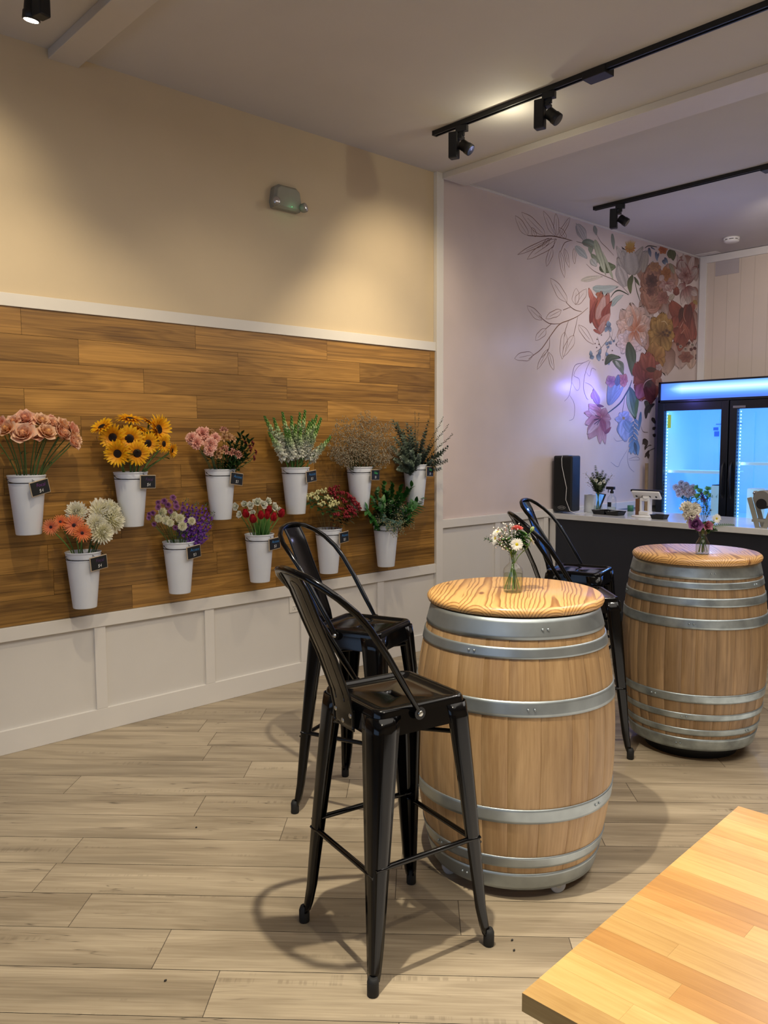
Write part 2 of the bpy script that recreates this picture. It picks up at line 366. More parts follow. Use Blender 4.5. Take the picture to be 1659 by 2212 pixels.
FLOWERS = {'alst': [(2.422, 3.921, 1.532, 0.0312), (2.432, 3.958, 1.571, 0.0209), (2.455, 3.916, 1.524, 0.0235), (2.397, 3.895, 1.461, 0.0232), (2.357, 3.879, 1.45, 0.0192),
          (2.446, 3.891, 1.446, 0.0208), (2.35, 3.882, 1.428, 0.0166), (2.474, 3.874, 1.433, 0.0195), (2.357, 3.958, 1.556, 0.0194)],
 'alstred': [(2.584, 3.936, 1.467, 0.02), (2.617, 3.96, 1.495, 0.0175), (2.578, 3.887, 1.414, 0.0146), (2.57, 3.957, 1.494, 0.0147), (2.607, 3.913, 1.447, 0.0147)],
 'carn': [(2.293, 3.945, 1.549, 0.0371), (2.224, 3.938, 1.524, 0.0329), (2.236, 3.904, 1.498, 0.0328), (2.309, 3.889, 1.489, 0.0382), (2.357, 3.926, 1.524, 0.029),
          (2.294, 3.876, 1.46, 0.0304), (2.302, 3.937, 1.52, 0.0307)],
 'chrys': [(1.705, 3.958, 1.151, 0.0618), (1.756, 3.938, 1.111, 0.0563), (1.664, 3.916, 1.101, 0.0465), (1.684, 3.895, 1.06, 0.0494), (1.595, 3.972, 1.16, 0.0464),
           (1.755, 3.96, 1.16, 0.0505)],
 'euc': [(3.717, 3.949, 1.659), (3.741, 3.931, 1.632), (3.83, 3.926, 1.637), (3.93, 3.95, 1.713), (3.978, 3.959, 1.705), (4.053, 3.936, 1.664), (4.205, 3.941, 1.681),
         (4.25, 3.93, 1.629), (4.274, 3.913, 1.562), (4.196, 3.889, 1.47), (4.093, 3.887, 1.415), (3.69, 3.901, 1.539), (3.647, 3.88, 1.473), (3.8, 3.934, 1.593),
         (3.913, 3.933, 1.594), (4.031, 3.934, 1.588), (3.757, 3.89, 1.473), (3.959, 3.911, 1.505), (3.674, 3.88, 1.394), (3.829, 3.878, 1.445), (4.023, 3.897, 1.471)],
 'gerb': [(1.44, 3.901, 1.104, 0.0435), (1.502, 3.944, 1.122, 0.0398), (1.556, 3.914, 1.103, 0.057), (1.572, 3.86, 1.068, 0.0499)],
 'hypr': [(3.201, 3.962, 1.209), (3.249, 3.967, 1.213), (3.225, 3.957, 1.177), (3.267, 3.939, 1.176), (3.335, 3.951, 1.169), (3.277, 3.932, 1.128), (3.349, 3.929, 1.137),
          (3.371, 3.91, 1.105), (3.304, 3.915, 1.089), (3.221, 3.895, 1.083), (3.315, 3.889, 1.068), (3.373, 3.903, 1.08), (3.26, 3.893, 1.055), (3.165, 3.875, 1.056)],
 'hypw': [(2.992, 3.922, 1.168), (3.042, 3.947, 1.184), (3.045, 3.907, 1.16), (3.138, 3.954, 1.2), (3.064, 3.886, 1.129), (3.129, 3.908, 1.156), (3.16, 3.898, 1.142),
          (3.125, 3.866, 1.112), (3.172, 3.878, 1.121), (3.084, 3.946, 1.19)],
 'leafy': [(2.559, 3.968, 1.554), (2.587, 3.963, 1.534), (2.518, 3.942, 1.514), (2.602, 3.939, 1.514), (2.552, 3.936, 1.467), (2.477, 3.894, 1.409),
           (2.564, 3.919, 1.428), (2.479, 3.953, 1.501), (2.439, 3.882, 1.384)],
 'mump': [(2.105, 3.946, 1.209, 0.0188), (2.049, 3.938, 1.193, 0.0205), (2.022, 3.952, 1.187, 0.0161), (2.068, 3.932, 1.171, 0.0199), (2.116, 3.931, 1.159, 0.02),
          (2.151, 3.92, 1.151, 0.0163), (2.009, 3.928, 1.164, 0.0185), (1.968, 3.908, 1.137, 0.0171), (1.938, 3.895, 1.116, 0.0151), (1.96, 3.882, 1.082, 0.0152),
          (2.074, 3.919, 1.14, 0.0161), (2.079, 3.88, 1.055, 0.0155), (2.118, 3.944, 1.18, 0.0176), (1.952, 3.919, 1.132, 0.0134)],
 'mumw': [(2.043, 3.944, 1.137, 0.0248), (2.001, 3.908, 1.108, 0.0233), (2.034, 3.89, 1.098, 0.0258), (2.043, 3.863, 1.086, 0.0221), (2.096, 3.923, 1.117, 0.0225),
          (2.121, 3.906, 1.099, 0.0269), (2.11, 3.86, 1.063, 0.026), (2.175, 3.882, 1.084, 0.0238)],
 'rose': [(1.205, 3.897, 1.542, 0.0307), (1.246, 3.943, 1.589, 0.0269), (1.268, 3.918, 1.563, 0.0311), (1.308, 3.95, 1.597, 0.0245), (1.358, 3.957, 1.606, 0.0363),
          (1.423, 3.936, 1.597, 0.0321), (1.329, 3.887, 1.537, 0.0405), (1.386, 3.906, 1.536, 0.0263), (1.432, 3.899, 1.545, 0.0342), (1.473, 3.932, 1.587, 0.0279),
          (1.483, 3.967, 1.609, 0.0214), (1.525, 3.929, 1.577, 0.031), (1.505, 3.911, 1.543, 0.0364), (1.563, 3.92, 1.566, 0.0272), (1.557, 3.891, 1.523, 0.0309),
          (1.54, 3.862, 1.501, 0.0279)],
 'rusc': [(3.651, 3.963, 1.231), (3.73, 3.959, 1.228), (3.792, 3.946, 1.202), (3.894, 3.943, 1.205), (3.952, 3.915, 1.125), (3.841, 3.929, 1.174), (3.501, 3.907, 1.144),
          (3.432, 3.888, 1.071), (3.558, 3.93, 1.186), (3.906, 3.911, 1.089), (3.807, 3.875, 1.049), (3.459, 3.88, 1.031), (3.649, 3.932, 1.162), (3.739, 3.93, 1.138)],
 'seed': [(3.65, 3.933, 1.088), (3.739, 3.945, 1.117), (3.79, 3.92, 1.065), (3.818, 3.886, 1.004), (3.838, 3.877, 0.925), (3.715, 3.848, 0.889), (3.648, 3.845, 0.878),
          (3.546, 3.898, 1.011), (3.514, 3.883, 0.981), (3.59, 3.86, 0.918), (3.735, 3.907, 1.004), (3.764, 3.879, 0.944)],
 'snap': [(2.692, 3.935, 1.655), (2.753, 3.93, 1.646), (2.831, 3.952, 1.682), (2.887, 3.938, 1.659), (2.957, 3.948, 1.681), (3.004, 3.958, 1.698), (3.045, 3.937, 1.644),
          (3.079, 3.939, 1.67), (3.104, 3.928, 1.652), (2.689, 3.888, 1.56), (3.126, 3.864, 1.538), (2.893, 3.905, 1.61), (2.817, 3.906, 1.582)],
 'stat': [(3.168, 3.893, 1.482), (3.213, 3.918, 1.557), (3.288, 3.948, 1.614), (3.339, 3.931, 1.589), (3.424, 3.951, 1.622), (3.476, 3.947, 1.661), (3.537, 3.943, 1.636),
          (3.603, 3.938, 1.598), (3.676, 3.944, 1.599), (3.661, 3.904, 1.506), (3.647, 3.88, 1.447), (3.567, 3.861, 1.396), (3.204, 3.879, 1.427), (3.161, 3.875, 1.44),
          (3.341, 3.915, 1.513), (3.467, 3.924, 1.539), (3.532, 3.9, 1.513), (3.382, 3.885, 1.462), (3.29, 3.894, 1.45), (3.485, 3.886, 1.436)],
 'stock': [(2.201, 3.975, 1.206), (2.253, 3.955, 1.185), (2.326, 3.968, 1.174), (2.35, 3.942, 1.125), (2.32, 3.912, 1.071), (2.281, 3.881, 1.011), (2.238, 3.893, 0.998),
           (2.218, 3.952, 1.133)],
 'sun': [(1.723, 3.938, 1.582, 0.0554), (1.77, 3.918, 1.529, 0.0657), (1.881, 3.956, 1.625, 0.063), (1.854, 3.912, 1.523, 0.0653), (1.772, 3.874, 1.449, 0.0629),
         (1.868, 3.86, 1.45, 0.0591), (1.947, 3.901, 1.499, 0.0572), (2.023, 3.931, 1.572, 0.0746), (1.916, 3.926, 1.574, 0.0481), (2.025, 3.882, 1.496, 0.0456),
         (2.073, 3.886, 1.462, 0.038), (1.982, 3.946, 1.609, 0.0457)],
 'tulip': [(2.527, 3.904, 1.097, 0.0266), (2.541, 3.854, 1.069, 0.0264), (2.612, 3.883, 1.083, 0.0255), (2.704, 3.94, 1.101, 0.0274), (2.694, 3.874, 1.068, 0.0257),
           (2.761, 3.896, 1.084, 0.0274), (2.651, 3.876, 1.081, 0.0242)],
 'wrose': [(2.491, 3.937, 1.141, 0.0239), (2.56, 3.953, 1.149, 0.0215), (2.586, 3.933, 1.142, 0.0242), (2.65, 3.962, 1.154, 0.0286), (2.683, 3.95, 1.139, 0.0273),
           (2.721, 3.958, 1.156, 0.0248), (2.747, 3.936, 1.123, 0.0289), (2.764, 3.911, 1.101, 0.0248), (2.475, 3.874, 1.101, 0.021), (2.574, 3.896, 1.1, 0.0214)]}
MURAL = [('p',(7.077,2.839),(7.237,2.637),(7.027,2.702),(7.288,2.777),(7.156,2.739),'a8806c','cdb8ae'),
 ('p',(7.448,2.881),(7.573,2.669),(7.369,2.744),(7.655,2.809),(7.51,2.776),'8c5a4c','cdb8ae'),
 ('p',(7.544,3.229),(7.673,2.992),(7.464,3.077),(7.755,3.147),(7.608,3.111),'a8806c','b78a78'),
 ('p',(7.867,3.355),(7.902,3.165),(7.69,3.227),(8.086,3.295),(7.885,3.26),'9a6a58','c8ada4'),
 ('p',(8.05,3.383),(8.103,3.133),(7.954,3.237),(8.202,3.28),(8.076,3.258),'8c5a4c','c8ada4'),
 ('p',(8.081,3.072),(8.108,2.839),(7.989,2.942),(8.202,2.969),(8.095,2.956),'8c5a4c','c9a894'),
 ('p',(7.68,2.851),(7.649,2.562),(7.526,2.699),(7.807,2.715),(7.665,2.707),'b58d7c','a8786c'),
 ('p',(8.071,2.835),(8.117,2.484),(7.957,2.646),(8.233,2.675),(8.094,2.66),'8c5a4c','c8ada4'),
 ('p',(7.062,3.16),(7.157,2.957),(6.977,3.028),(7.246,3.091),(7.109,3.059),'a8806c','b78a78'),
 ('p',(7.818,2.519),(7.81,2.227),(7.567,2.361),(8.072,2.386),(7.814,2.373),'9a6a58','c8ada4'),
 ('p',(7.471,2.434),(7.542,2.155),(7.272,2.268),(7.75,2.323),(7.506,2.295),'8c5a4c','c9a894'),
 ('p',(8.042,2.478),(8.056,2.241),(7.888,2.349),(8.214,2.371),(8.049,2.36),'c0a498','c9a894'),
 ('p',(7.129,2.627),(7.185,2.357),(6.999,2.473),(7.32,2.513),(7.157,2.493),'b58d7c','b78a78'),
 ('l',[(5.31,3.126),(5.314,3.155),(5.301,3.175),(5.282,3.191),(5.263,3.207),(5.244,3.223),(5.218,3.235),(5.186,3.244),(5.15,3.25)],0.0035,'7a5542'),
 ('l',[(5.31,3.126),(5.268,3.129),(5.234,3.137),(5.21,3.151),(5.194,3.169),(5.181,3.188),(5.166,3.206),(5.154,3.226),(5.15,3.25)],0.0028,'7a5542'),
 ('l',[(5.31,3.126),(5.278,3.151),(5.245,3.176),(5.213,3.201),(5.19,3.219)],0.002,'7a5542'),
 ('l',[(5.536,3.163),(5.522,3.199),(5.49,3.221),(5.452,3.238),(5.414,3.255),(5.377,3.272),(5.333,3.283),(5.282,3.288),(5.228,3.291)],0.0035,'7a5542'),
 ('l',[(5.536,3.163),(5.472,3.161),(5.419,3.167),(5.376,3.18),(5.342,3.199),(5.311,3.22),(5.278,3.24),(5.248,3.262),(5.228,3.291)],0.0028,'7a5542'),
 ('l',[(5.536,3.163),(5.472,3.189),(5.41,3.215),(5.348,3.241),(5.303,3.26)],0.002,'7a5542'),
 ('l',[(5.632,3.157),(5.564,3.14),(5.504,3.118),(5.447,3.093),(5.391,3.069),(5.335,3.044),(5.282,3.018),(5.232,2.989),(5.184,2.959)],0.0035,'7a5542'),
 ('l',[(5.632,3.157),(5.582,3.123),(5.529,3.092),(5.474,3.065),(5.416,3.042),(5.358,3.02),(5.301,2.997),(5.244,2.976),(5.184,2.959)],0.0028,'7a5542'),
 ('l',[(5.632,3.157),(5.539,3.116),(5.448,3.076),(5.358,3.036),(5.292,3.007)],0.002,'7a5542'),
 ('l',[(5.696,3.161),(5.624,3.147),(5.567,3.124),(5.517,3.096),(5.467,3.069),(5.417,3.042),(5.374,3.012),(5.337,2.977),(5.304,2.94)],0.0035,'7a5542'),
 ('l',[(5.696,3.161),(5.666,3.119),(5.628,3.083),(5.581,3.052),(5.528,3.027),(5.473,3.003),(5.42,2.979),(5.365,2.957),(5.304,2.94)],0.0028,'7a5542'),
 ('l',[(5.696,3.161),(5.615,3.116),(5.536,3.071),(5.457,3.027),(5.399,2.994)],0.002,'7a5542'),
 ('l',[(5.412,3.133),(5.423,3.149),(5.422,3.159),(5.416,3.168),(5.411,3.176),(5.405,3.184),(5.394,3.19),(5.378,3.194),(5.359,3.197)],0.0035,'7a5542'),
 ('l',[(5.412,3.133),(5.388,3.134),(5.372,3.138),(5.362,3.145),(5.359,3.154),(5.357,3.164),(5.354,3.174),(5.354,3.184),(5.359,3.197)],0.0028,'7a5542'),
 ('l',[(5.412,3.133),(5.401,3.146),(5.391,3.159),(5.38,3.172),(5.372,3.181)],0.002,'7a5542'),
 ('l',[(5.674,3.183),(5.678,3.215),(5.665,3.24),(5.646,3.262),(5.626,3.284),(5.606,3.305),(5.58,3.323),(5.547,3.339),(5.511,3.352)],0.0035,'7a5542'),
 ('l',[(5.674,3.183),(5.63,3.194),(5.596,3.209),(5.571,3.229),(5.556,3.252),(5.542,3.276),(5.526,3.299),(5.514,3.323),(5.511,3.352)],0.0028,'7a5542'),
 ('l',[(5.674,3.183),(5.641,3.217),(5.608,3.251),(5.575,3.285),(5.551,3.31)],0.002,'7a5542'),
 ('l',[(5.696,3.186),(5.718,3.213),(5.724,3.237),(5.723,3.259),(5.722,3.282),(5.721,3.305),(5.714,3.326),(5.699,3.346),(5.68,3.365)],0.0035,'7a5542'),
 ('l',[(5.696,3.186),(5.671,3.204),(5.656,3.224),(5.65,3.246),(5.652,3.269),(5.657,3.292),(5.66,3.315),(5.666,3.339),(5.68,3.365)],0.0028,'7a5542'),
 ('l',[(5.696,3.186),(5.693,3.222),(5.69,3.258),(5.687,3.293),(5.684,3.32)],0.002,'7a5542'),
 ('l',[(5.828,3.189),(5.833,3.207),(5.826,3.219),(5.814,3.229),(5.802,3.238),(5.79,3.247),(5.773,3.254),(5.751,3.258),(5.727,3.26)],0.0035,'7a5542'),
 ('l',[(5.828,3.189),(5.799,3.189),(5.776,3.193),(5.76,3.2),(5.751,3.211),(5.743,3.222),(5.734,3.233),(5.727,3.245),(5.727,3.26)],0.0028,'7a5542'),
 ('l',[(5.828,3.189),(5.807,3.203),(5.787,3.218),(5.767,3.232),(5.752,3.243)],0.002,'7a5542'),
 ('l',[(5.729,3.179),(5.766,3.2),(5.791,3.223),(5.81,3.246),(5.83,3.27),(5.849,3.294),(5.864,3.318),(5.873,3.343),(5.879,3.369)],0.0035,'7a5542'),
 ('l',[(5.729,3.179),(5.73,3.205),(5.738,3.23),(5.753,3.254),(5.776,3.277),(5.799,3.3),(5.822,3.324),(5.847,3.347),(5.879,3.369)],0.0028,'7a5542'),
 ('l',[(5.729,3.179),(5.758,3.217),(5.788,3.254),(5.818,3.292),(5.841,3.321)],0.002,'7a5542'),
 ('l',[(5.633,3.082),(5.601,3.063),(5.585,3.043),(5.575,3.023),(5.565,3.003),(5.556,2.983),(5.552,2.963),(5.555,2.943),(5.562,2.922)],0.0035,'7a5542'),
 ('l',[(5.633,3.082),(5.646,3.062),(5.65,3.042),(5.645,3.021),(5.632,3.001),(5.617,2.981),(5.603,2.962),(5.587,2.942),(5.562,2.922)],0.0028,'7a5542'),
 ('l',[(5.633,3.082),(5.619,3.05),(5.605,3.018),(5.591,2.986),(5.58,2.962)],0.002,'7a5542'),
 ('l',[(5.742,3.074),(5.73,3.043),(5.733,3.015),(5.741,2.989),(5.749,2.963),(5.757,2.937),(5.771,2.912),(5.791,2.888),(5.814,2.865)],0.0035,'7a5542'),
 ('l',[(5.742,3.074),(5.77,3.053),(5.791,3.03),(5.804,3.005),(5.809,2.978),(5.812,2.95),(5.817,2.923),(5.819,2.895),(5.814,2.865)],0.0028,'7a5542'),
 ('l',[(5.742,3.074),(5.756,3.033),(5.771,2.991),(5.785,2.949),(5.796,2.918)],0.002,'7a5542'),
 ('l',[(5.808,3.103),(5.799,3.08),(5.803,3.06),(5.811,3.042),(5.819,3.023),(5.827,3.005),(5.84,2.988),(5.858,2.972),(5.879,2.957)],0.0035,'7a5542'),
 ('l',[(5.808,3.103),(5.833,3.09),(5.851,3.074),(5.863,3.057),(5.869,3.038),(5.873,3.018),(5.879,2.999),(5.882,2.979),(5.879,2.957)],0.0028,'7a5542'),
 ('l',[(5.808,3.103),(5.822,3.074),(5.836,3.045),(5.85,3.016),(5.861,2.994)],0.002,'7a5542'),
 ('l',[(5.943,3.124),(5.928,3.105),(5.925,3.088),(5.926,3.073),(5.927,3.057),(5.928,3.041),(5.934,3.026),(5.944,3.011),(5.958,2.997)],0.0035,'7a5542'),
 ('l',[(5.943,3.124),(5.96,3.111),(5.971,3.097),(5.976,3.081),(5.974,3.065),(5.972,3.048),(5.971,3.032),(5.967,3.015),(5.958,2.997)],0.0028,'7a5542'),
 ('l',[(5.943,3.124),(5.946,3.099),(5.949,3.073),(5.952,3.048),(5.954,3.029)],0.002,'7a5542'),
 ('l',[(5.589,3.15),(5.561,3.142),(5.545,3.131),(5.534,3.119),(5.523,3.108),(5.512,3.096),(5.506,3.084),(5.505,3.071),(5.507,3.056)],0.0035,'7a5542'),
 ('l',[(5.589,3.15),(5.595,3.135),(5.594,3.121),(5.587,3.109),(5.573,3.098),(5.558,3.087),(5.545,3.076),(5.529,3.066),(5.507,3.056)],0.0028,'7a5542'),
 ('l',[(5.589,3.15),(5.572,3.131),(5.556,3.112),(5.539,3.094),(5.527,3.08)],0.002,'7a5542'),
 ('l',[(5.918,3.184),(5.784,3.182),(5.631,3.175),(5.484,3.148),(5.31,3.126)],0.006,'6b4a38'),('l',[(5.895,3.181),(5.807,3.147),(5.753,3.069)],0.004,'6b4a38'),
 ('l',[(5.675,3.164),(5.654,3.098),(5.633,3.082)],0.004,'6b4a38'),
 ('l',[(5.853,2.668),(5.855,2.706),(5.835,2.732),(5.807,2.754),(5.779,2.776),(5.75,2.798),(5.713,2.815),(5.668,2.827),(5.618,2.836)],0.0035,'7a5542'),
 ('l',[(5.853,2.668),(5.793,2.674),(5.745,2.686),(5.71,2.705),(5.687,2.729),(5.666,2.754),(5.644,2.778),(5.625,2.804),(5.618,2.836)],0.0028,'7a5542'),
 ('l',[(5.853,2.668),(5.805,2.702),(5.757,2.736),(5.71,2.77),(5.675,2.795)],0.002,'7a5542'),
 ('l',[(5.979,2.662),(6.032,2.671),(6.063,2.687),(6.085,2.705),(6.106,2.723),(6.128,2.742),(6.14,2.763),(6.142,2.787),(6.138,2.812)],0.0035,'7a5542'),
 ('l',[(5.979,2.662),(5.967,2.689),(5.968,2.713),(5.982,2.733),(6.008,2.75),(6.036,2.767),(6.063,2.783),(6.095,2.799),(6.138,2.812)],0.0028,'7a5542'),
 ('l',[(5.979,2.662),(6.01,2.692),(6.042,2.722),(6.074,2.752),(6.098,2.774)],0.002,'7a5542'),
 ('l',[(5.979,2.662),(6.013,2.682),(6.025,2.7),(6.027,2.718),(6.03,2.735),(6.031,2.753),(6.025,2.769),(6.008,2.785),(5.986,2.8)],0.0035,'7a5542'),
 ('l',[(5.979,2.662),(5.949,2.677),(5.931,2.692),(5.927,2.709),(5.934,2.727),(5.943,2.745),(5.951,2.762),(5.963,2.781),(5.986,2.8)],0.0028,'7a5542'),
 ('l',[(5.979,2.662),(5.98,2.69),(5.982,2.717),(5.983,2.745),(5.984,2.765)],0.002,'7a5542'),
 ('l',[(5.776,2.595),(5.733,2.598),(5.701,2.591),(5.673,2.58),(5.646,2.569),(5.619,2.558),(5.596,2.543),(5.577,2.524),(5.561,2.503)],0.0035,'7a5542'),
 ('l',[(5.776,2.595),(5.764,2.57),(5.745,2.55),(5.72,2.536),(5.69,2.527),(5.659,2.52),(5.629,2.511),(5.598,2.505),(5.561,2.503)],0.0028,'7a5542'),
 ('l',[(5.776,2.595),(5.733,2.576),(5.689,2.558),(5.646,2.54),(5.614,2.526)],0.002,'7a5542'),
 ('l',[(5.508,2.486),(5.504,2.513),(5.485,2.529),(5.461,2.542),(5.437,2.554),(5.413,2.566),(5.383,2.574),(5.348,2.578),(5.31,2.58)],0.0035,'7a5542'),
 ('l',[(5.508,2.486),(5.464,2.484),(5.427,2.487),(5.399,2.497),(5.378,2.511),(5.359,2.527),(5.338,2.541),(5.321,2.558),(5.31,2.58)],0.0028,'7a5542'),
 ('l',[(5.508,2.486),(5.468,2.505),(5.428,2.524),(5.388,2.542),(5.359,2.556)],0.002,'7a5542'),
 ('l',[(5.563,2.422),(5.522,2.418),(5.498,2.408),(5.48,2.395),(5.462,2.382),(5.445,2.37),(5.434,2.354),(5.429,2.336),(5.428,2.316)],0.0035,'7a5542'),
 ('l',[(5.563,2.422),(5.567,2.399),(5.564,2.38),(5.551,2.365),(5.529,2.354),(5.506,2.343),(5.485,2.332),(5.46,2.322),(5.428,2.316)],0.0028,'7a5542'),
 ('l',[(5.563,2.422),(5.536,2.4),(5.508,2.379),(5.482,2.358),(5.461,2.342)],0.002,'7a5542'),
 ('l',[(5.399,2.202),(5.36,2.219),(5.327,2.22),(5.296,2.215),(5.265,2.21),(5.235,2.204),(5.207,2.193),(5.182,2.176),(5.158,2.155)],0.0035,'7a5542'),
 ('l',[(5.399,2.202),(5.376,2.175),(5.35,2.156),(5.321,2.146),(5.289,2.145),(5.257,2.145),(5.225,2.143),(5.193,2.145),(5.158,2.155)],0.0028,'7a5542'),
 ('l',[(5.399,2.202),(5.35,2.192),(5.301,2.183),(5.253,2.173),(5.217,2.166)],0.002,'7a5542'),
 ('l',[(5.826,2.419),(5.79,2.39),(5.776,2.361),(5.772,2.332),(5.766,2.304),(5.762,2.275),(5.766,2.247),(5.779,2.219),(5.798,2.19)],0.0035,'7a5542'),
 ('l',[(5.826,2.419),(5.852,2.392),(5.867,2.364),(5.869,2.335),(5.86,2.306),(5.848,2.277),(5.838,2.248),(5.824,2.22),(5.798,2.19)],0.0028,'7a5542'),
 ('l',[(5.826,2.419),(5.82,2.374),(5.815,2.328),(5.809,2.282),(5.805,2.248)],0.002,'7a5542'),
 ('l',[(5.963,2.405),(5.91,2.387),(5.881,2.365),(5.86,2.341),(5.839,2.317),(5.819,2.293),(5.808,2.267),(5.805,2.24),(5.809,2.211)],0.0035,'7a5542'),
 ('l',[(5.963,2.405),(5.974,2.374),(5.973,2.346),(5.96,2.32),(5.934,2.297),(5.906,2.275),(5.88,2.252),(5.85,2.23),(5.809,2.211)],0.0028,'7a5542'),
 ('l',[(5.963,2.405),(5.932,2.366),(5.901,2.327),(5.87,2.288),(5.847,2.259)],0.002,'7a5542'),
 ('l',[(5.598,2.26),(5.562,2.243),(5.538,2.222),(5.519,2.201),(5.5,2.179),(5.482,2.158),(5.468,2.135),(5.459,2.111),(5.454,2.086)],0.0035,'7a5542'),
 ('l',[(5.598,2.26),(5.597,2.234),(5.589,2.21),(5.574,2.187),(5.552,2.166),(5.529,2.145),(5.508,2.125),(5.484,2.105),(5.454,2.086)],0.0028,'7a5542'),
 ('l',[(5.598,2.26),(5.569,2.225),(5.54,2.19),(5.511,2.155),(5.489,2.129)],0.002,'7a5542'),
 ('l',[(5.61,2.235),(5.598,2.213),(5.6,2.194),(5.608,2.176),(5.616,2.158),(5.624,2.14),(5.637,2.123),(5.656,2.108),(5.678,2.093)],0.0035,'7a5542'),
 ('l',[(5.61,2.235),(5.637,2.222),(5.657,2.207),(5.669,2.19),(5.674,2.171),(5.677,2.152),(5.682,2.133),(5.684,2.114),(5.678,2.093)],0.0028,'7a5542'),
 ('l',[(5.61,2.235),(5.623,2.207),(5.637,2.179),(5.651,2.15),(5.661,2.129)],0.002,'7a5542'),
 ('l',[(6.03,2.497),(6.032,2.465),(6.052,2.442),(6.079,2.423),(6.107,2.404),(6.135,2.386),(6.17,2.37),(6.214,2.359),(6.262,2.35)],0.0035,'7a5542'),
 ('l',[(6.03,2.497),(6.083,2.492),(6.127,2.481),(6.161,2.466),(6.185,2.445),(6.207,2.423),(6.231,2.401),(6.251,2.378),(6.262,2.35)],0.0028,'7a5542'),
 ('l',[(6.03,2.497),(6.075,2.468),(6.121,2.439),(6.168,2.409),(6.203,2.387)],0.002,'7a5542'),
 ('l',[(6.167,2.656),(6.028,2.575),(5.891,2.523),(5.757,2.478),(5.65,2.391),(5.513,2.26),(5.399,2.196),(5.338,2.16)],0.006,'7a5540'),
 ('l',[(6.073,2.613),(5.98,2.616),(5.91,2.635),(5.842,2.666)],0.005,'6b4a38'),('l',[(5.91,2.635),(5.799,2.597)],0.004,'6b4a38'),
 ('l',[(5.757,2.481),(5.604,2.47),(5.466,2.519)],0.005,'6b4a38'),('l',[(5.648,2.474),(5.563,2.422)],0.004,'6b4a38'),
 ('l',[(5.88,2.515),(5.837,2.433),(5.827,2.381)],0.004,'6b4a38'),('l',[(6.016,2.568),(5.984,2.473),(5.952,2.391)],0.004,'6b4a38'),
 ('l',[(5.618,2.363),(5.609,2.267),(5.515,2.185)],0.004,'6b4a38'),
 ('l',[(6.198,2.208),(6.108,2.18),(5.994,2.155),(5.953,2.084),(5.938,1.994),(5.906,1.893),(5.839,1.841)],0.004,'7c6a78'),
 ('l',[(6.216,2.204),(6.147,2.104),(6.119,1.972),(6.162,1.887),(6.199,1.865)],0.004,'7c6a78'),
 ('l',[(6.108,2.18),(6.021,2.132),(5.971,2.065),(6.05,2.039),(6.061,1.969),(6.018,1.94),(5.946,2.004)],0.003,'7c6a78'),
 ('l',[(5.915,1.893),(5.986,1.821),(5.981,1.706),(5.912,1.679)],0.003,'7c6a78'),('l',[(6.156,2.105),(6.211,2.072),(6.245,2.14),(6.31,2.129)],0.003,'7c6a78'),
 ('l',[(6.14,2.013),(6.223,1.996),(6.288,1.958)],0.003,'7c6a78'),('l',[(6.866,1.426),(6.747,1.319),(6.699,1.265),(6.578,1.311)],0.004,'8a8296'),
 ('l',[(6.872,1.41),(6.865,1.328),(6.904,1.255),(6.99,1.208)],0.004,'8a8296'),('l',[(6.891,1.322),(7.081,1.324),(7.026,1.353),(6.88,1.333)],0.003,'8a8296'),
 ('l',[(6.619,1.535),(6.67,1.503),(6.77,1.509)],0.003,'8a8296'),('p',(5.983,3.33),(6.126,3.211),(5.994,3.242),(6.115,3.3),(6.054,3.271),'a9a6a4','bdb6b2'),
 ('p',(6.126,3.198),(5.971,3.334),(6.079,3.281),(6.018,3.253),(6.048,3.267),'b3adab','c2bbb8'),
 ('p',(6.068,3.202),(6.284,3.173),(6.145,3.151),(6.204,3.224),(6.185,3.201),'5e6a5c','8e9a8a'),
 ('p',(5.965,3.147),(6.142,3.07),(6.015,3.083),(6.09,3.134),(6.053,3.109),'aab0ae','a3a8a8'),
 ('p',(6.186,3.195),(6.201,3.118),(6.158,3.149),(6.229,3.163),(6.193,3.156),'7d8a75','8a957f'),
 ('p',(6.241,3.362),(6.28,3.289),(6.231,3.316),(6.289,3.334),(6.26,3.325),'8f9790','a0a59c'),
 ('p',(6.527,3.343),(6.558,3.212),(6.514,3.272),(6.571,3.284),(6.542,3.278),'7b877c','8c968a'),
 ('p',(6.332,3.01),(6.595,3.067),(6.476,2.993),(6.448,3.083),(6.462,3.039),'3f4a33','6e7b57'),
 ('p',(6.257,3.245),(6.427,2.976),(6.288,3.096),(6.394,3.128),(6.341,3.112),'98a086','aeb39a'),
 ('p',(6.201,3.118),(6.337,3.058),(6.242,3.071),(6.295,3.105),(6.268,3.088),'7c886c','97a088'),
 ('p',(6.202,3.078),(6.289,3.024),(6.201,3.028),(6.289,3.075),(6.245,3.051),'b7b8ae','c0bdb6'),
 ('p',(6.234,2.83),(6.635,2.893),(6.437,2.821),(6.425,2.901),(6.434,2.84),'9aa8a4','b4bbb8'),
 ('p',(6.538,2.71),(6.73,2.828),(6.665,2.754),(6.601,2.783),(6.614,2.777),'8d9c97','a7b0ac'),
 ('p',(6.555,2.952),(6.383,3.159),(6.491,3.064),(6.445,3.048),(6.468,3.056),'a1a68c','aab096'),
 ('p',(6.054,2.874),(6.378,2.949),(6.222,2.889),(6.205,2.933),(6.213,2.911),'b5ab9b','bdb1a4'),
 ('l',[(6.132,3.022),(6.253,2.979),(6.44,2.958),(6.568,2.944),(6.7,2.908),(6.836,2.848)],0.005,'7a6560'),('l',[(5.975,3.187),(6.127,3.185),(6.223,3.174)],0.005,'75645c'),
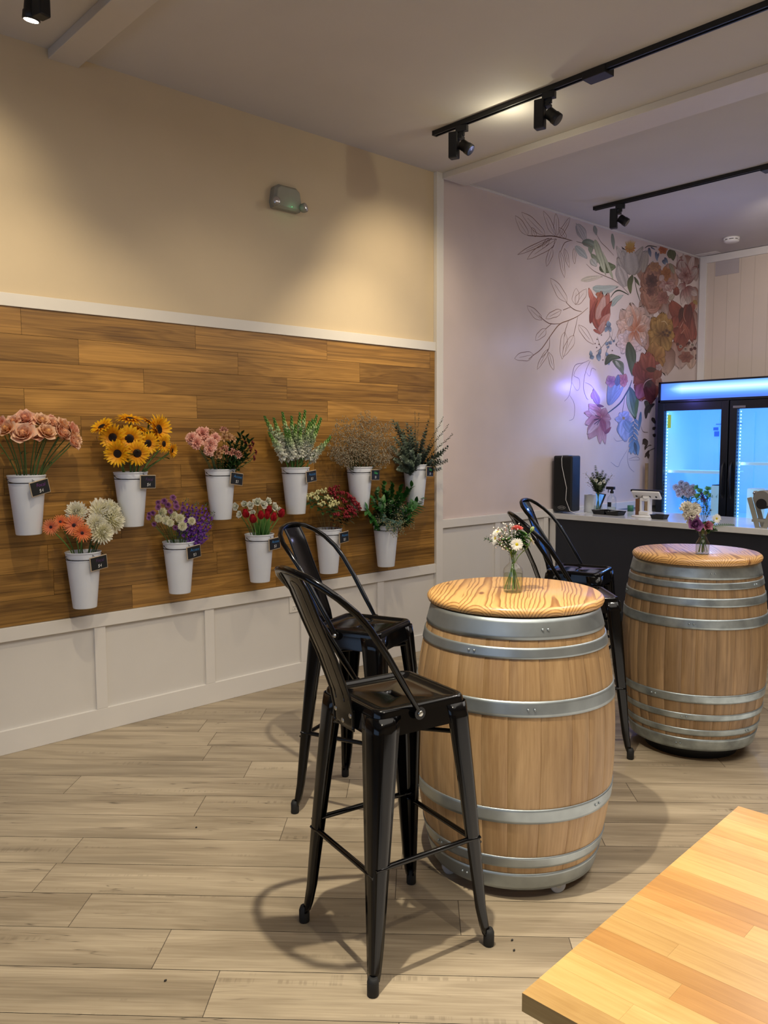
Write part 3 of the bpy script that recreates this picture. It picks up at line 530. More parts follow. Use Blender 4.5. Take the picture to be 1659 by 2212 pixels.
 ('l',[(6.254,3.324),(6.342,3.246),(6.456,3.203),(6.56,3.158)],0.004,'7a6560'),('l',[(6.522,2.784),(6.585,2.839),(6.675,2.864),(6.823,2.843)],0.009,'3d463c'),
 ('p',(6.83,3.032),(6.603,3.239),(6.782,3.163),(6.649,3.11),(6.715,3.137),'948a84','beb5ae'),
 ('p',(6.85,3.03),(6.692,3.221),(6.845,3.152),(6.697,3.101),(6.77,3.126),'948a84','beb5ae'),
 ('p',(6.921,3.045),(7.099,3.284),(7.092,3.156),(6.929,3.17),(7.01,3.163),'948a84','beb5ae'),
 ('p',(6.86,3.036),(7.056,3.298),(7.029,3.16),(6.887,3.173),(6.957,3.166),'948a84','beb5ae'),
 ('p',(6.74,3.01),(6.626,3.149),(6.756,3.105),(6.61,3.056),(6.683,3.08),'a39a96','b9b0aa'),
 ('p',(6.764,2.908),(6.638,3.089),(6.8,3.029),(6.604,2.97),(6.701,2.999),'b3a9a6','bfb5b1'),
 ('p',(7.066,3.075),(7.142,3.29),(7.161,3.184),(7.047,3.18),(7.104,3.182),'a59c90','b9b0a4'),
 ('p',(6.881,3.029),(6.691,3.247),(6.855,3.163),(6.716,3.115),(6.855,3.163),'9c938c','c3bab4'),
 ('p',(6.901,3.031),(7.056,3.304),(7.063,3.164),(6.895,3.169),(6.929,3.168),'9a9186','bdb4aa'),
 ('p',(6.871,3.032),(6.84,3.265),(6.993,3.172),(6.721,3.126),(6.855,3.149),'a8a09a','c8c1bc'),
 ('p',(6.83,3.263),(6.927,3.278),(6.879,3.258),(6.878,3.283),(6.878,3.271),'7a4a10','c98a2a'),
 ('p',(6.83,3.263),(6.912,3.25),(6.859,3.244),(6.883,3.27),(6.871,3.257),'7a4a10','c98a2a'),
 ('p',(6.83,3.263),(6.872,3.227),(6.83,3.237),(6.873,3.254),(6.851,3.245),'7a4a10','c98a2a'),
 ('p',(6.83,3.263),(6.819,3.215),(6.801,3.237),(6.848,3.241),(6.824,3.239),'7a4a10','c98a2a'),
 ('p',(6.83,3.263),(6.77,3.219),(6.782,3.247),(6.818,3.235),(6.8,3.241),'7a4a10','c98a2a'),
 ('p',(6.83,3.263),(6.74,3.236),(6.778,3.261),(6.792,3.239),(6.785,3.25),'7a4a10','c98a2a'),
 ('p',(6.83,3.263),(6.739,3.262),(6.79,3.276),(6.779,3.25),(6.784,3.263),'7a4a10','c98a2a'),
 ('p',(6.83,3.263),(6.767,3.289),(6.816,3.287),(6.781,3.265),(6.798,3.276),'7a4a10','c98a2a'),
 ('p',(6.83,3.263),(6.815,3.308),(6.846,3.291),(6.799,3.28),(6.823,3.286),'7a4a10','c98a2a'),
 ('p',(6.83,3.263),(6.868,3.312),(6.871,3.286),(6.828,3.29),(6.849,3.288),'7a4a10','c98a2a'),
 ('p',(6.83,3.263),(6.91,3.301),(6.883,3.274),(6.857,3.291),(6.87,3.282),'7a4a10','c98a2a'),
 ('p',(6.83,3.263),(6.895,3.26),(6.856,3.253),(6.868,3.271),(6.862,3.262),'7a4a10','c98a2a'),
 ('p',(6.83,3.263),(6.87,3.242),(6.837,3.245),(6.864,3.26),(6.85,3.253),'7a4a10','c98a2a'),
 ('p',(6.83,3.263),(6.834,3.23),(6.815,3.244),(6.849,3.25),(6.832,3.247),'7a4a10','c98a2a'),
 ('p',(6.83,3.263),(6.796,3.229),(6.799,3.249),(6.828,3.244),(6.813,3.246),'7a4a10','c98a2a'),
 ('p',(6.83,3.263),(6.769,3.239),(6.792,3.258),(6.807,3.244),(6.8,3.251),'7a4a10','c98a2a'),
 ('p',(6.83,3.263),(6.762,3.257),(6.798,3.269),(6.795,3.251),(6.796,3.26),'7a4a10','c98a2a'),
 ('p',(6.83,3.263),(6.776,3.276),(6.814,3.279),(6.793,3.261),(6.803,3.27),'7a4a10','c98a2a'),
 ('p',(6.83,3.263),(6.808,3.292),(6.835,3.283),(6.803,3.272),(6.819,3.278),'7a4a10','c98a2a'),
 ('p',(6.83,3.263),(6.846,3.299),(6.855,3.281),(6.822,3.281),(6.838,3.281),'7a4a10','c98a2a'),
 ('p',(6.83,3.263),(6.88,3.294),(6.867,3.274),(6.844,3.284),(6.855,3.279),'7a4a10','c98a2a'),
 ('p',(6.83,3.263),(6.898,3.28),(6.867,3.263),(6.861,3.28),(6.864,3.272),'7a4a10','c98a2a'),
 ('p',(6.807,3.244),(6.748,3.308),(6.787,3.28),(6.767,3.272),(6.777,3.276),'a8761f','d9b45a'),
 ('p',(6.813,3.245),(6.772,3.316),(6.803,3.284),(6.782,3.277),(6.792,3.281),'a8761f','d9b45a'),
 ('p',(6.819,3.246),(6.796,3.324),(6.818,3.287),(6.796,3.283),(6.807,3.285),'a8761f','d9b45a'),
 ('p',(6.825,3.247),(6.819,3.332),(6.833,3.291),(6.811,3.288),(6.822,3.289),'a8761f','d9b45a'),
 ('p',(6.831,3.248),(6.843,3.34),(6.848,3.295),(6.826,3.293),(6.837,3.294),'a8761f','d9b45a'),
 ('p',(6.837,3.249),(6.868,3.34),(6.863,3.295),(6.841,3.294),(6.852,3.294),'a8761f','d9b45a'),
 ('p',(6.843,3.25),(6.892,3.339),(6.878,3.294),(6.857,3.295),(6.868,3.294),'a8761f','d9b45a'),
 ('p',(6.849,3.251),(6.917,3.339),(6.893,3.294),(6.873,3.296),(6.883,3.295),'a8761f','d9b45a'),
 ('p',(6.881,3.029),(6.857,2.861),(6.821,2.941),(6.918,2.949),(6.838,2.943),'3c442c','66703f'),
 ('p',(6.912,3.017),(7.009,2.949),(6.941,2.974),(6.98,2.992),(6.96,2.983),'3c442c','55603c'),('l',[(6.923,3.002),(6.958,2.906),(7.025,2.811)],0.008,'454a36'),
 ('p',(7.162,3.32),(7.198,3.239),(7.153,3.273),(7.206,3.286),(7.18,3.28),'3f4c66','7f95b0'),
 ('p',(7.293,3.302),(7.319,3.219),(7.279,3.255),(7.333,3.266),(7.306,3.261),'3f4c66','7f95b0'),
 ('p',(7.429,3.246),(7.476,3.208),(7.423,3.215),(7.483,3.239),(7.453,3.227),'3f4c66','7f95b0'),
 ('p',(7.462,3.273),(7.521,3.226),(7.466,3.239),(7.516,3.259),(7.491,3.249),'3f4c66','7f95b0'),
 ('p',(7.193,3.331),(7.281,3.317),(7.23,3.317),(7.244,3.331),(7.237,3.324),'3f4c66','7f95b0'),
 ('p',(7.348,3.3),(7.318,3.23),(7.317,3.264),(7.349,3.265),(7.333,3.265),'3f4c66','7f95b0'),('l',[(7.088,3.303),(7.161,3.336),(7.313,3.349)],0.007,'3b3b33'),
 ('p',(7.424,3.344),(7.514,3.358),(7.47,3.329),(7.468,3.373),(7.469,3.351),'a84a20','cc7a3c'),
 ('p',(7.424,3.344),(7.471,3.308),(7.408,3.31),(7.487,3.343),(7.448,3.327),'a84a20','cc7a3c'),
 ('p',(7.424,3.344),(7.382,3.295),(7.363,3.324),(7.443,3.316),(7.403,3.32),'a84a20','cc7a3c'),
 ('p',(7.424,3.344),(7.336,3.331),(7.379,3.359),(7.381,3.316),(7.38,3.338),'a84a20','cc7a3c'),
 ('p',(7.424,3.344),(7.378,3.38),(7.44,3.379),(7.362,3.346),(7.401,3.362),'a84a20','cc7a3c'),
 ('p',(7.424,3.344),(7.467,3.394),(7.486,3.365),(7.405,3.373),(7.445,3.369),'a84a20','cc7a3c'),
 ('p',(7.515,3.336),(7.678,3.322),(7.555,3.28),(7.638,3.378),(7.596,3.329),'4a5230','69733f'),
 ('p',(7.606,3.367),(7.634,3.27),(7.557,3.306),(7.683,3.331),(7.62,3.318),'525b38','4a5230'),
 ('p',(7.213,3.138),(7.243,3.208),(7.26,3.173),(7.196,3.172),(7.228,3.173),'b9ae9a','aaa08c'),
 ('p',(7.567,3.232),(7.653,3.143),(7.572,3.175),(7.647,3.2),(7.61,3.188),'8f8a70','a39a80'),
 ('p',(7.244,2.951),(7.475,2.909),(7.283,2.858),(7.435,3.003),(7.358,2.93),'8a5a48','a8735c'),
 ('p',(7.244,2.951),(7.382,2.767),(7.174,2.822),(7.455,2.899),(7.313,2.86),'8a5a48','a8735c'),
 ('p',(7.244,2.951),(7.226,2.715),(7.09,2.822),(7.384,2.845),(7.235,2.833),'8a5a48','a8735c'),
 ('p',(7.244,2.951),(7.082,2.773),(7.035,2.882),(7.293,2.841),(7.163,2.862),'8a5a48','a8735c'),
 ('p',(7.244,2.951),(7.016,2.912),(7.112,3.002),(7.146,2.86),(7.129,2.931),'8a5a48','a8735c'),
 ('p',(7.244,2.951),(7.055,3.068),(7.268,3.066),(7.031,2.955),(7.149,3.01),'8a5a48','a8735c'),
 ('p',(7.244,2.951),(7.182,3.171),(7.359,3.09),(7.07,3.035),(7.213,3.062),'8a5a48','a8735c'),
 ('p',(7.244,2.951),(7.341,3.174),(7.438,3.063),(7.15,3.062),(7.293,3.062),'8a5a48','a8735c'),
 ('p',(7.244,2.951),(7.459,3.07),(7.45,2.965),(7.252,3.054),(7.35,3.01),'8a5a48','a8735c'),
 ('p',(7.238,2.967),(7.431,2.973),(7.314,2.908),(7.353,3.031),(7.334,2.97),'6e4238','b07c66'),
 ('p',(7.238,2.967),(7.366,2.841),(7.194,2.868),(7.411,2.942),(7.302,2.904),'6e4238','b07c66'),
 ('p',(7.238,2.967),(7.227,2.786),(7.116,2.866),(7.352,2.887),(7.233,2.876),'6e4238','b07c66'),
 ('p',(7.238,2.967),(7.098,2.836),(7.069,2.922),(7.268,2.881),(7.167,2.901),'6e4238','b07c66'),
 ('p',(7.238,2.967),(7.051,2.961),(7.163,3.025),(7.125,2.904),(7.144,2.964),'6e4238','b07c66'),
 ('p',(7.238,2.967),(7.113,3.089),(7.282,3.066),(7.07,2.991),(7.175,3.029),'6e4238','b07c66'),
 ('p',(7.238,2.967),(7.248,3.148),(7.363,3.07),(7.126,3.045),(7.243,3.057),'6e4238','b07c66'),
 ('p',(7.238,2.967),(7.381,3.1),(7.412,3.014),(7.208,3.052),(7.309,3.033),'6e4238','b07c66'),
 ('p',(7.232,2.977),(7.356,2.93),(7.234,2.916),(7.354,2.991),(7.294,2.953),'6e4238','b07c66'),
 ('p',(7.232,2.977),(7.277,2.857),(7.171,2.901),(7.339,2.934),(7.254,2.917),'6e4238','b07c66'),
 ('p',(7.232,2.977),(7.172,2.856),(7.121,2.919),(7.284,2.914),(7.202,2.916),'6e4238','b07c66'),
 ('p',(7.232,2.977),(7.104,2.925),(7.125,2.983),(7.21,2.919),(7.168,2.951),'6e4238','b07c66'),
 ('p',(7.232,2.977),(7.111,3.024),(7.23,3.038),(7.112,2.963),(7.171,3.0),'6e4238','b07c66'),
 ('p',(7.232,2.977),(7.188,3.096),(7.294,3.054),(7.127,3.019),(7.21,3.037),'6e4238','b07c66'),
 ('p',(7.232,2.977),(7.292,3.099),(7.345,3.037),(7.18,3.039),(7.262,3.038),'6e4238','b07c66'),
 ('p',(7.232,2.977),(7.363,3.03),(7.341,2.971),(7.254,3.036),(7.297,3.004),'6e4238','b07c66'),
 ('p',(7.255,2.716),(7.073,2.92),(7.253,2.847),(7.075,2.791),(7.207,2.832),'9c6450','b58068'),
 ('p',(7.255,2.727),(7.446,2.92),(7.428,2.809),(7.272,2.837),(7.298,2.832),'8f5a48','b98870'),
 ('p',(7.167,2.74),(7.396,2.798),(7.295,2.746),(7.266,2.791),(7.295,2.747),'b58470','a06a58'),
 ('p',(7.175,2.806),(7.403,2.876),(7.304,2.822),(7.271,2.86),(7.306,2.82),'bb8b76','8c5646'),
 ('p',(7.224,3.02),(7.345,3.035),(7.285,3.005),(7.283,3.05),(7.284,3.028),'3c2224','6e4542'),
 ('p',(7.224,3.02),(7.319,2.986),(7.24,2.983),(7.303,3.023),(7.271,3.003),'3c2224','6e4542'),
 ('p',(7.224,3.02),(7.248,2.953),(7.192,2.977),(7.281,2.995),(7.236,2.986),'3c2224','6e4542'),
 ('p',(7.224,3.02),(7.168,2.951),(7.155,2.99),(7.237,2.981),(7.196,2.986),'3c2224','6e4542'),
 ('p',(7.224,3.02),(7.115,2.982),(7.151,3.019),(7.188,2.982),(7.169,3.001),'3c2224','6e4542'),
 ('p',(7.224,3.02),(7.113,3.029),(7.185,3.048),(7.152,3.002),(7.168,3.025),'3c2224','6e4542'),
 ('p',(7.224,3.02),(7.162,3.073),(7.233,3.062),(7.153,3.031),(7.193,3.046),'3c2224','6e4542'),
 ('p',(7.224,3.02),(7.242,3.092),(7.278,3.058),(7.188,3.053),(7.233,3.056),'3c2224','6e4542'),
 ('p',(7.224,3.02),(7.314,3.077),(7.302,3.036),(7.236,3.06),(7.269,3.048),'3c2224','6e4542'),
 ('p',(7.224,3.02),(7.305,3.01),(7.251,2.998),(7.279,3.032),(7.265,3.015),'3c2224','6e4542'),
 ('p',(7.224,3.02),(7.266,2.979),(7.215,2.989),(7.275,3.01),(7.245,3.0),'3c2224','6e4542'),
 ('p',(7.224,3.02),(7.208,2.968),(7.184,2.993),(7.248,2.995),(7.216,2.994),'3c2224','6e4542'),
 ('p',(7.224,3.02),(7.158,2.981),(7.169,3.01),(7.213,2.991),(7.191,3.0),'3c2224','6e4542'),
 ('p',(7.224,3.02),(7.139,3.011),(7.183,3.032),(7.181,2.999),(7.182,3.016),'3c2224','6e4542'),
 ('p',(7.224,3.02),(7.16,3.046),(7.216,3.047),(7.169,3.019),(7.192,3.033),'3c2224','6e4542'),
 ('p',(7.224,3.02),(7.212,3.069),(7.25,3.05),(7.186,3.038),(7.218,3.044),'3c2224','6e4542'),
 ('p',(7.224,3.02),(7.269,3.069),(7.276,3.04),(7.218,3.048),(7.247,3.044),'3c2224','6e4542'),
 ('p',(7.224,3.02),(7.306,3.045),(7.277,3.019),(7.253,3.047),(7.265,3.033),'3c2224','6e4542'),
 ('p',(7.213,2.92),(7.3,2.931),(7.257,2.907),(7.255,2.944),(7.256,2.925),'5e3a36','85544c'),
 ('p',(7.213,2.92),(7.269,2.888),(7.211,2.89),(7.271,2.919),(7.241,2.904),'5e3a36','85544c'),
 ('p',(7.213,2.92),(7.196,2.87),(7.168,2.895),(7.241,2.896),(7.204,2.895),'5e3a36','85544c'),
 ('p',(7.213,2.92),(7.136,2.89),(7.156,2.919),(7.193,2.891),(7.175,2.905),'5e3a36','85544c'),
 ('p',(7.213,2.92),(7.135,2.932),(7.19,2.944),(7.157,2.908),(7.174,2.926),'5e3a36','85544c'),
 ('p',(7.213,2.92),(7.191,2.965),(7.238,2.951),(7.166,2.935),(7.202,2.943),'5e3a36','85544c'),
 ('p',(7.213,2.92),(7.265,2.965),(7.27,2.935),(7.208,2.95),(7.239,2.943),'5e3a36','85544c'),
 ('p',(7.278,3.158),(7.399,3.175),(7.339,3.141),(7.337,3.192),(7.338,3.167),'a3714c','b5835a'),
 ('p',(7.278,3.158),(7.34,3.124),(7.268,3.121),(7.351,3.162),(7.309,3.141),'a3714c','b5835a'),
 ('p',(7.278,3.158),(7.22,3.108),(7.207,3.142),(7.292,3.124),(7.249,3.133),'a3714c','b5835a'),
 ('p',(7.278,3.158),(7.159,3.142),(7.217,3.175),(7.219,3.124),(7.218,3.15),'a3714c','b5835a'),
 ('p',(7.278,3.158),(7.216,3.192),(7.288,3.196),(7.206,3.155),(7.247,3.175),'a3714c','b5835a'),
 ('p',(7.278,3.158),(7.336,3.209),(7.35,3.175),(7.264,3.192),(7.307,3.184),'a3714c','b5835a'),
 ('p',(7.531,3.026),(7.698,3.023),(7.597,2.991),(7.631,3.058),(7.614,3.025),'8f4a4a','c09a92'),
 ('p',(7.531,3.026),(7.598,2.961),(7.504,2.973),(7.626,3.014),(7.565,2.993),'8f4a4a','c09a92'),
 ('p',(7.531,3.026),(7.45,2.948),(7.434,2.997),(7.548,2.976),(7.491,2.987),'8f4a4a','c09a92'),
 ('p',(7.531,3.026),(7.365,2.993),(7.437,3.04),(7.459,2.978),(7.448,3.009),'8f4a4a','c09a92'),
 ('p',(7.531,3.026),(7.405,3.063),(7.51,3.074),(7.426,3.014),(7.468,3.044),'8f4a4a','c09a92'),
 ('p',(7.531,3.026),(7.54,3.105),(7.603,3.071),(7.47,3.06),(7.536,3.065),'8f4a4a','c09a92'),
 ('p',(7.531,3.026),(7.672,3.088),(7.639,3.034),(7.564,3.08),(7.601,3.057),'8f4a4a','c09a92'),
 ('p',(7.531,3.026),(7.628,3.001),(7.551,2.991),(7.609,3.036),(7.58,3.014),'8f4a4a','c09a92'),
 ('p',(7.531,3.026),(7.531,2.969),(7.483,2.992),(7.58,3.003),(7.531,2.997),'8f4a4a','c09a92'),
 ('p',(7.531,3.026),(7.436,2.98),(7.455,3.018),(7.512,2.987),(7.483,3.003),'8f4a4a','c09a92'),
 ('p',(7.531,3.026),(7.413,3.025),(7.482,3.049),(7.462,3.001),(7.472,3.025),'8f4a4a','c09a92'),
 ('p',(7.531,3.026),(7.479,3.07),(7.548,3.064),(7.463,3.033),(7.505,3.048),'8f4a4a','c09a92'),
 ('p',(7.531,3.026),(7.585,3.083),(7.601,3.048),(7.516,3.06),(7.558,3.054),'8f4a4a','c09a92'),
 ('p',(7.531,3.026),(7.653,3.052),(7.602,3.017),(7.582,3.061),(7.592,3.039),'8f4a4a','c09a92'),
 ('p',(7.492,3.121),(7.588,3.106),(7.511,3.085),(7.57,3.142),(7.54,3.114),'9c5a2c','b8783c'),
 ('p',(7.492,3.121),(7.509,3.051),(7.442,3.076),(7.559,3.097),(7.5,3.086),'9c5a2c','b8783c'),
 ('p',(7.492,3.121),(7.414,3.067),(7.409,3.108),(7.497,3.081),(7.453,3.094),'9c5a2c','b8783c'),
 ('p',(7.492,3.121),(7.398,3.137),(7.474,3.158),(7.416,3.101),(7.445,3.129),'9c5a2c','b8783c'),
 ('p',(7.492,3.121),(7.476,3.191),(7.543,3.167),(7.426,3.146),(7.484,3.156),'9c5a2c','b8783c'),
 ('p',(7.492,3.121),(7.572,3.176),(7.577,3.135),(7.487,3.162),(7.532,3.149),'9c5a2c','b8783c'),
 ('p',(7.436,3.103),(7.383,3.04),(7.365,3.077),(7.456,3.066),(7.41,3.071),'b59a94','c6aca6'),
 ('p',(7.568,2.98),(7.497,3.021),(7.584,3.024),(7.482,2.977),(7.533,3.001),'a87a74','cdb5ae'),
 ('p',(7.447,2.887),(7.573,2.901),(7.511,2.864),(7.508,2.924),(7.51,2.894),'8a504a','a46e62'),
 ('p',(7.447,2.887),(7.513,2.836),(7.427,2.841),(7.534,2.882),(7.48,2.862),'8a504a','a46e62'),
 ('p',(7.447,2.887),(7.389,2.822),(7.364,2.863),(7.473,2.847),(7.418,2.855),'8a504a','a46e62'),
 ('p',(7.447,2.887),(7.325,2.873),(7.384,2.91),(7.387,2.85),(7.386,2.88),'8a504a','a46e62'),
 ('p',(7.447,2.887),(7.383,2.937),(7.468,2.933),(7.362,2.892),(7.415,2.912),'8a504a','a46e62'),
 ('p',(7.447,2.887),(7.507,2.952),(7.532,2.912),(7.422,2.927),(7.477,2.919),'8a504a','a46e62'),
 ('p',(7.895,3.077),(7.713,3.332),(7.872,3.225),(7.736,3.187),(7.803,3.206),'7c2c2c','c3aca8'),
 ('p',(7.803,3.206),(7.713,3.332),(7.805,3.283),(7.711,3.256),(7.758,3.269),'b79c98','cdbcb8'),
 ('p',(7.895,3.077),(7.831,3.361),(7.935,3.233),(7.791,3.207),(7.863,3.22),'7c2c2c','c3aca8'),
 ('p',(7.863,3.22),(7.831,3.361),(7.897,3.3),(7.797,3.282),(7.847,3.291),'b79c98','cdbcb8'),
 ('p',(7.907,3.079),(8.038,3.381),(8.051,3.231),(7.895,3.228),(7.972,3.229),'7c2c2c','c3aca8'),
 ('p',(7.972,3.229),(8.038,3.381),(8.06,3.307),(7.95,3.303),(8.005,3.305),'b79c98','cdbcb8'),
 ('p',(7.907,3.079),(8.133,3.266),(8.086,3.159),(7.953,3.185),(8.019,3.172),'7c2c2c','c3aca8'),
 ('p',(8.019,3.172),(8.133,3.266),(8.123,3.21),(8.029,3.228),(8.076,3.219),'b79c98','cdbcb8'),
 ('p',(7.894,3.106),(7.674,3.191),(7.834,3.179),(7.731,3.119),(7.783,3.149),'7c2c2c','c3aca8'),
 ('p',(7.783,3.149),(7.674,3.191),(7.764,3.191),(7.692,3.149),(7.728,3.17),'b79c98','cdbcb8'),
 ('p',(7.909,3.05),(8.137,2.99),(7.965,2.98),(8.08,3.061),(8.022,3.02),'7c2c2c','c3aca8'),
 ('p',(8.022,3.02),(8.137,2.99),(8.039,2.977),(8.12,3.034),(8.079,3.005),'b79c98','cdbcb8'),
 ('p',(7.897,3.049),(7.823,2.867),(7.783,2.957),(7.937,2.958),(7.86,2.957),'7c2c2c','c3aca8'),
 ('p',(7.86,2.957),(7.823,2.867),(7.788,2.912),(7.895,2.912),(7.841,2.912),'b79c98','cdbcb8'),
 ('p',(7.897,3.049),(7.981,2.872),(7.862,2.945),(8.017,2.977),(7.939,2.961),'7c2c2c','c3aca8'),
 ('p',(7.939,2.961),(7.981,2.872),(7.906,2.906),(8.015,2.928),(7.96,2.917),'b79c98','cdbcb8'),
 ('p',(7.883,3.076),(7.731,3.0),(7.762,3.059),(7.852,3.016),(7.807,3.037),'7c2c2c','c3aca8'),
 ('p',(7.807,3.037),(7.731,3.0),(7.738,3.034),(7.801,3.003),(7.769,3.018),'b79c98','cdbcb8'),
 ('p',(7.89,3.163),(8.022,3.136),(7.921,3.122),(7.991,3.178),(7.956,3.15),'6e1f22','b58f8a'),
 ('p',(7.89,3.163),(7.921,3.076),(7.846,3.108),(7.966,3.131),(7.906,3.12),'6e1f22','b58f8a'),
 ('p',(7.89,3.163),(7.799,3.082),(7.794,3.132),(7.896,3.113),(7.844,3.123),'6e1f22','b58f8a'),
 ('p',(7.89,3.163),(7.747,3.149),(7.821,3.185),(7.816,3.127),(7.818,3.156),'6e1f22','b58f8a'),
 ('p',(7.89,3.163),(7.802,3.226),(7.899,3.216),(7.794,3.174),(7.846,3.195),'6e1f22','b58f8a'),
 ('p',(7.89,3.163),(7.925,3.257),(7.968,3.212),(7.848,3.208),(7.908,3.21),'6e1f22','b58f8a'),
 ('p',(7.89,3.163),(8.023,3.217),(7.988,3.169),(7.925,3.211),(7.957,3.19),'6e1f22','b58f8a'),
 ('p',(7.89,3.163),(7.959,3.12),(7.887,3.126),(7.962,3.157),(7.924,3.142),'6e1f22','b58f8a'),
 ('p',(7.89,3.163),(7.871,3.096),(7.837,3.128),(7.924,3.132),(7.881,3.13),'6e1f22','b58f8a'),
 ('p',(7.89,3.163),(7.799,3.123),(7.82,3.157),(7.869,3.129),(7.844,3.143),'6e1f22','b58f8a'),
 ('p',(7.89,3.163),(7.796,3.179),(7.865,3.192),(7.82,3.151),(7.843,3.171),'6e1f22','b58f8a'),
 ('p',(7.89,3.163),(7.864,3.224),(7.92,3.203),(7.834,3.185),(7.877,3.194),'6e1f22','b58f8a'),
 ('p',(7.89,3.163),(7.953,3.224),(7.96,3.188),(7.883,3.199),(7.922,3.193),'6e1f22','b58f8a'),
 ('p',(7.89,3.163),(7.996,3.177),(7.944,3.149),(7.942,3.191),(7.943,3.17),'6e1f22','b58f8a'),('l',[(7.714,3.106),(7.707,3.218),(7.751,3.287),(7.834,3.299)],0.006,'7a2a2c'),
 ('l',[(7.859,3.285),(7.935,3.239),(7.988,3.176)],0.008,'7a2a2c'),('l',[(8.02,3.256),(8.119,3.276),(8.162,3.2)],0.006,'7a2a2c'),
 ('p',(7.804,2.772),(7.576,2.84),(7.77,2.863),(7.609,2.75),(7.689,2.806),'6e2620','a04f3c'),
 ('p',(7.808,2.692),(7.632,2.885),(7.846,2.826),(7.595,2.753),(7.719,2.79),'6e2620','a04f3c'),
 ('p',(7.836,2.637),(7.701,2.481),(7.628,2.579),(7.911,2.538),(7.768,2.558),'6e2620','a04f3c'),
 ('p',(7.886,2.816),(7.931,2.47),(7.764,2.628),(8.056,2.659),(7.908,2.643),'6e2620','a04f3c'),
 ('p',(7.926,2.762),(8.09,2.926),(8.09,2.83),(7.926,2.856),(8.008,2.843),'6e2620','a04f3c'),
 ('p',(7.966,2.707),(8.126,2.544),(7.943,2.598),(8.149,2.655),(8.046,2.626),'6e2620','a04f3c'),
 ('p',(7.919,2.877),(8.065,2.51),(7.871,2.675),(8.114,2.715),(7.992,2.695),'6e2620','a04f3c'),
 ('p',(7.699,2.939),(7.718,3.026),(7.773,2.986),(7.645,2.979),(7.709,2.983),'6e2620','a04f3c'),
 ('p',(7.875,2.582),(7.801,2.401),(7.732,2.495),(7.945,2.488),(7.838,2.492),'6e2620','a04f3c'),
 ('p',(7.746,2.743),(7.646,2.619),(7.609,2.692),(7.783,2.671),(7.696,2.681),'6e2620','a04f3c'),
 ('p',(7.836,2.839),(7.784,2.69),(7.757,2.764),(7.864,2.765),(7.81,2.764),'42181a','5a2220'),
 ('p',(7.993,2.885),(7.936,2.587),(7.891,2.733),(8.038,2.739),(7.964,2.736),'4e1f1e','7a3028'),
 ('p',(7.989,2.533),(7.881,2.687),(7.993,2.624),(7.877,2.597),(7.935,2.611),'8a3e30','b0604a'),
 ('p',(7.663,2.946),(7.562,2.878),(7.573,2.924),(7.652,2.899),(7.613,2.912),'b5a99a','a3917c'),('l',[(7.873,2.826),(7.865,2.756),(7.917,2.702)],0.005,'c99a88'),
 ('l',[(7.868,2.704),(7.8,2.633)],0.005,'d0a898'),('l',[(8.102,2.732),(8.145,2.653)],0.005,'d0a898'),('l',[(7.897,2.631),(7.827,2.578)],0.005,'c99a88'),
 ('p',(7.761,2.468),(7.799,2.471),(7.78,2.459),(7.779,2.48),(7.78,2.47),'3d1c1c','7a3a34'),
 ('p',(7.761,2.468),(7.774,2.451),(7.747,2.455),(7.788,2.465),(7.767,2.46),'3d1c1c','7a3a34'),
 ('p',(7.761,2.468),(7.731,2.455),(7.733,2.469),(7.759,2.454),(7.746,2.461),'3d1c1c','7a3a34'),
 ('p',(7.761,2.468),(7.729,2.476),(7.757,2.482),(7.733,2.463),(7.745,2.472),'3d1c1c','7a3a34'),
 ('p',(7.761,2.468),(7.772,2.487),(7.787,2.476),(7.746,2.479),(7.766,2.477),'3d1c1c','7a3a34'),
 ('p',(7.822,2.45),(7.861,2.452),(7.842,2.441),(7.841,2.462),(7.841,2.451),'3d1c1c','c9b8a8'),
 ('p',(7.822,2.45),(7.835,2.433),(7.808,2.436),(7.849,2.446),(7.828,2.441),'3d1c1c','c9b8a8'),
 ('p',(7.822,2.45),(7.791,2.436),(7.793,2.45),(7.82,2.435),(7.807,2.443),'3d1c1c','c9b8a8'),
 ('p',(7.822,2.45),(7.79,2.458),(7.818,2.463),(7.794,2.444),(7.806,2.454),'3d1c1c','c9b8a8'),
 ('p',(7.822,2.45),(7.833,2.468),(7.848,2.457),(7.807,2.46),(7.827,2.459),'3d1c1c','c9b8a8'),
 ('p',(7.991,2.498),(8.031,2.501),(8.011,2.489),(8.01,2.51),(8.011,2.499),'3d1c1c','7a3a34'),
 ('p',(7.991,2.498),(8.004,2.481),(7.976,2.484),(8.019,2.494),(7.997,2.489),'3d1c1c','7a3a34'),
 ('p',(7.991,2.498),(7.96,2.484),(7.962,2.499),(7.989,2.483),(7.975,2.491),'3d1c1c','7a3a34'),
 ('p',(7.991,2.498),(7.958,2.506),(7.987,2.512),(7.962,2.492),(7.974,2.502),'3d1c1c','7a3a34'),
 ('p',(7.991,2.498),(8.002,2.517),(8.018,2.506),(7.975,2.509),(7.996,2.507),'3d1c1c','7a3a34'),
 ('p',(8.067,2.486),(8.107,2.489),(8.087,2.477),(8.086,2.498),(8.087,2.487),'3d1c1c','c9b8a8'),
 ('p',(8.067,2.486),(8.08,2.469),(8.052,2.472),(8.095,2.482),(8.073,2.477),'3d1c1c','c9b8a8'),
 ('p',(8.067,2.486),(8.035,2.472),(8.037,2.487),(8.065,2.471),(8.051,2.479),'3d1c1c','c9b8a8'),
 ('p',(8.067,2.486),(8.034,2.494),(8.063,2.5),(8.037,2.481),(8.05,2.49),'3d1c1c','c9b8a8'),
 ('p',(8.067,2.486),(8.078,2.505),(8.094,2.494),(8.05,2.497),(8.072,2.495),'3d1c1c','c9b8a8'),
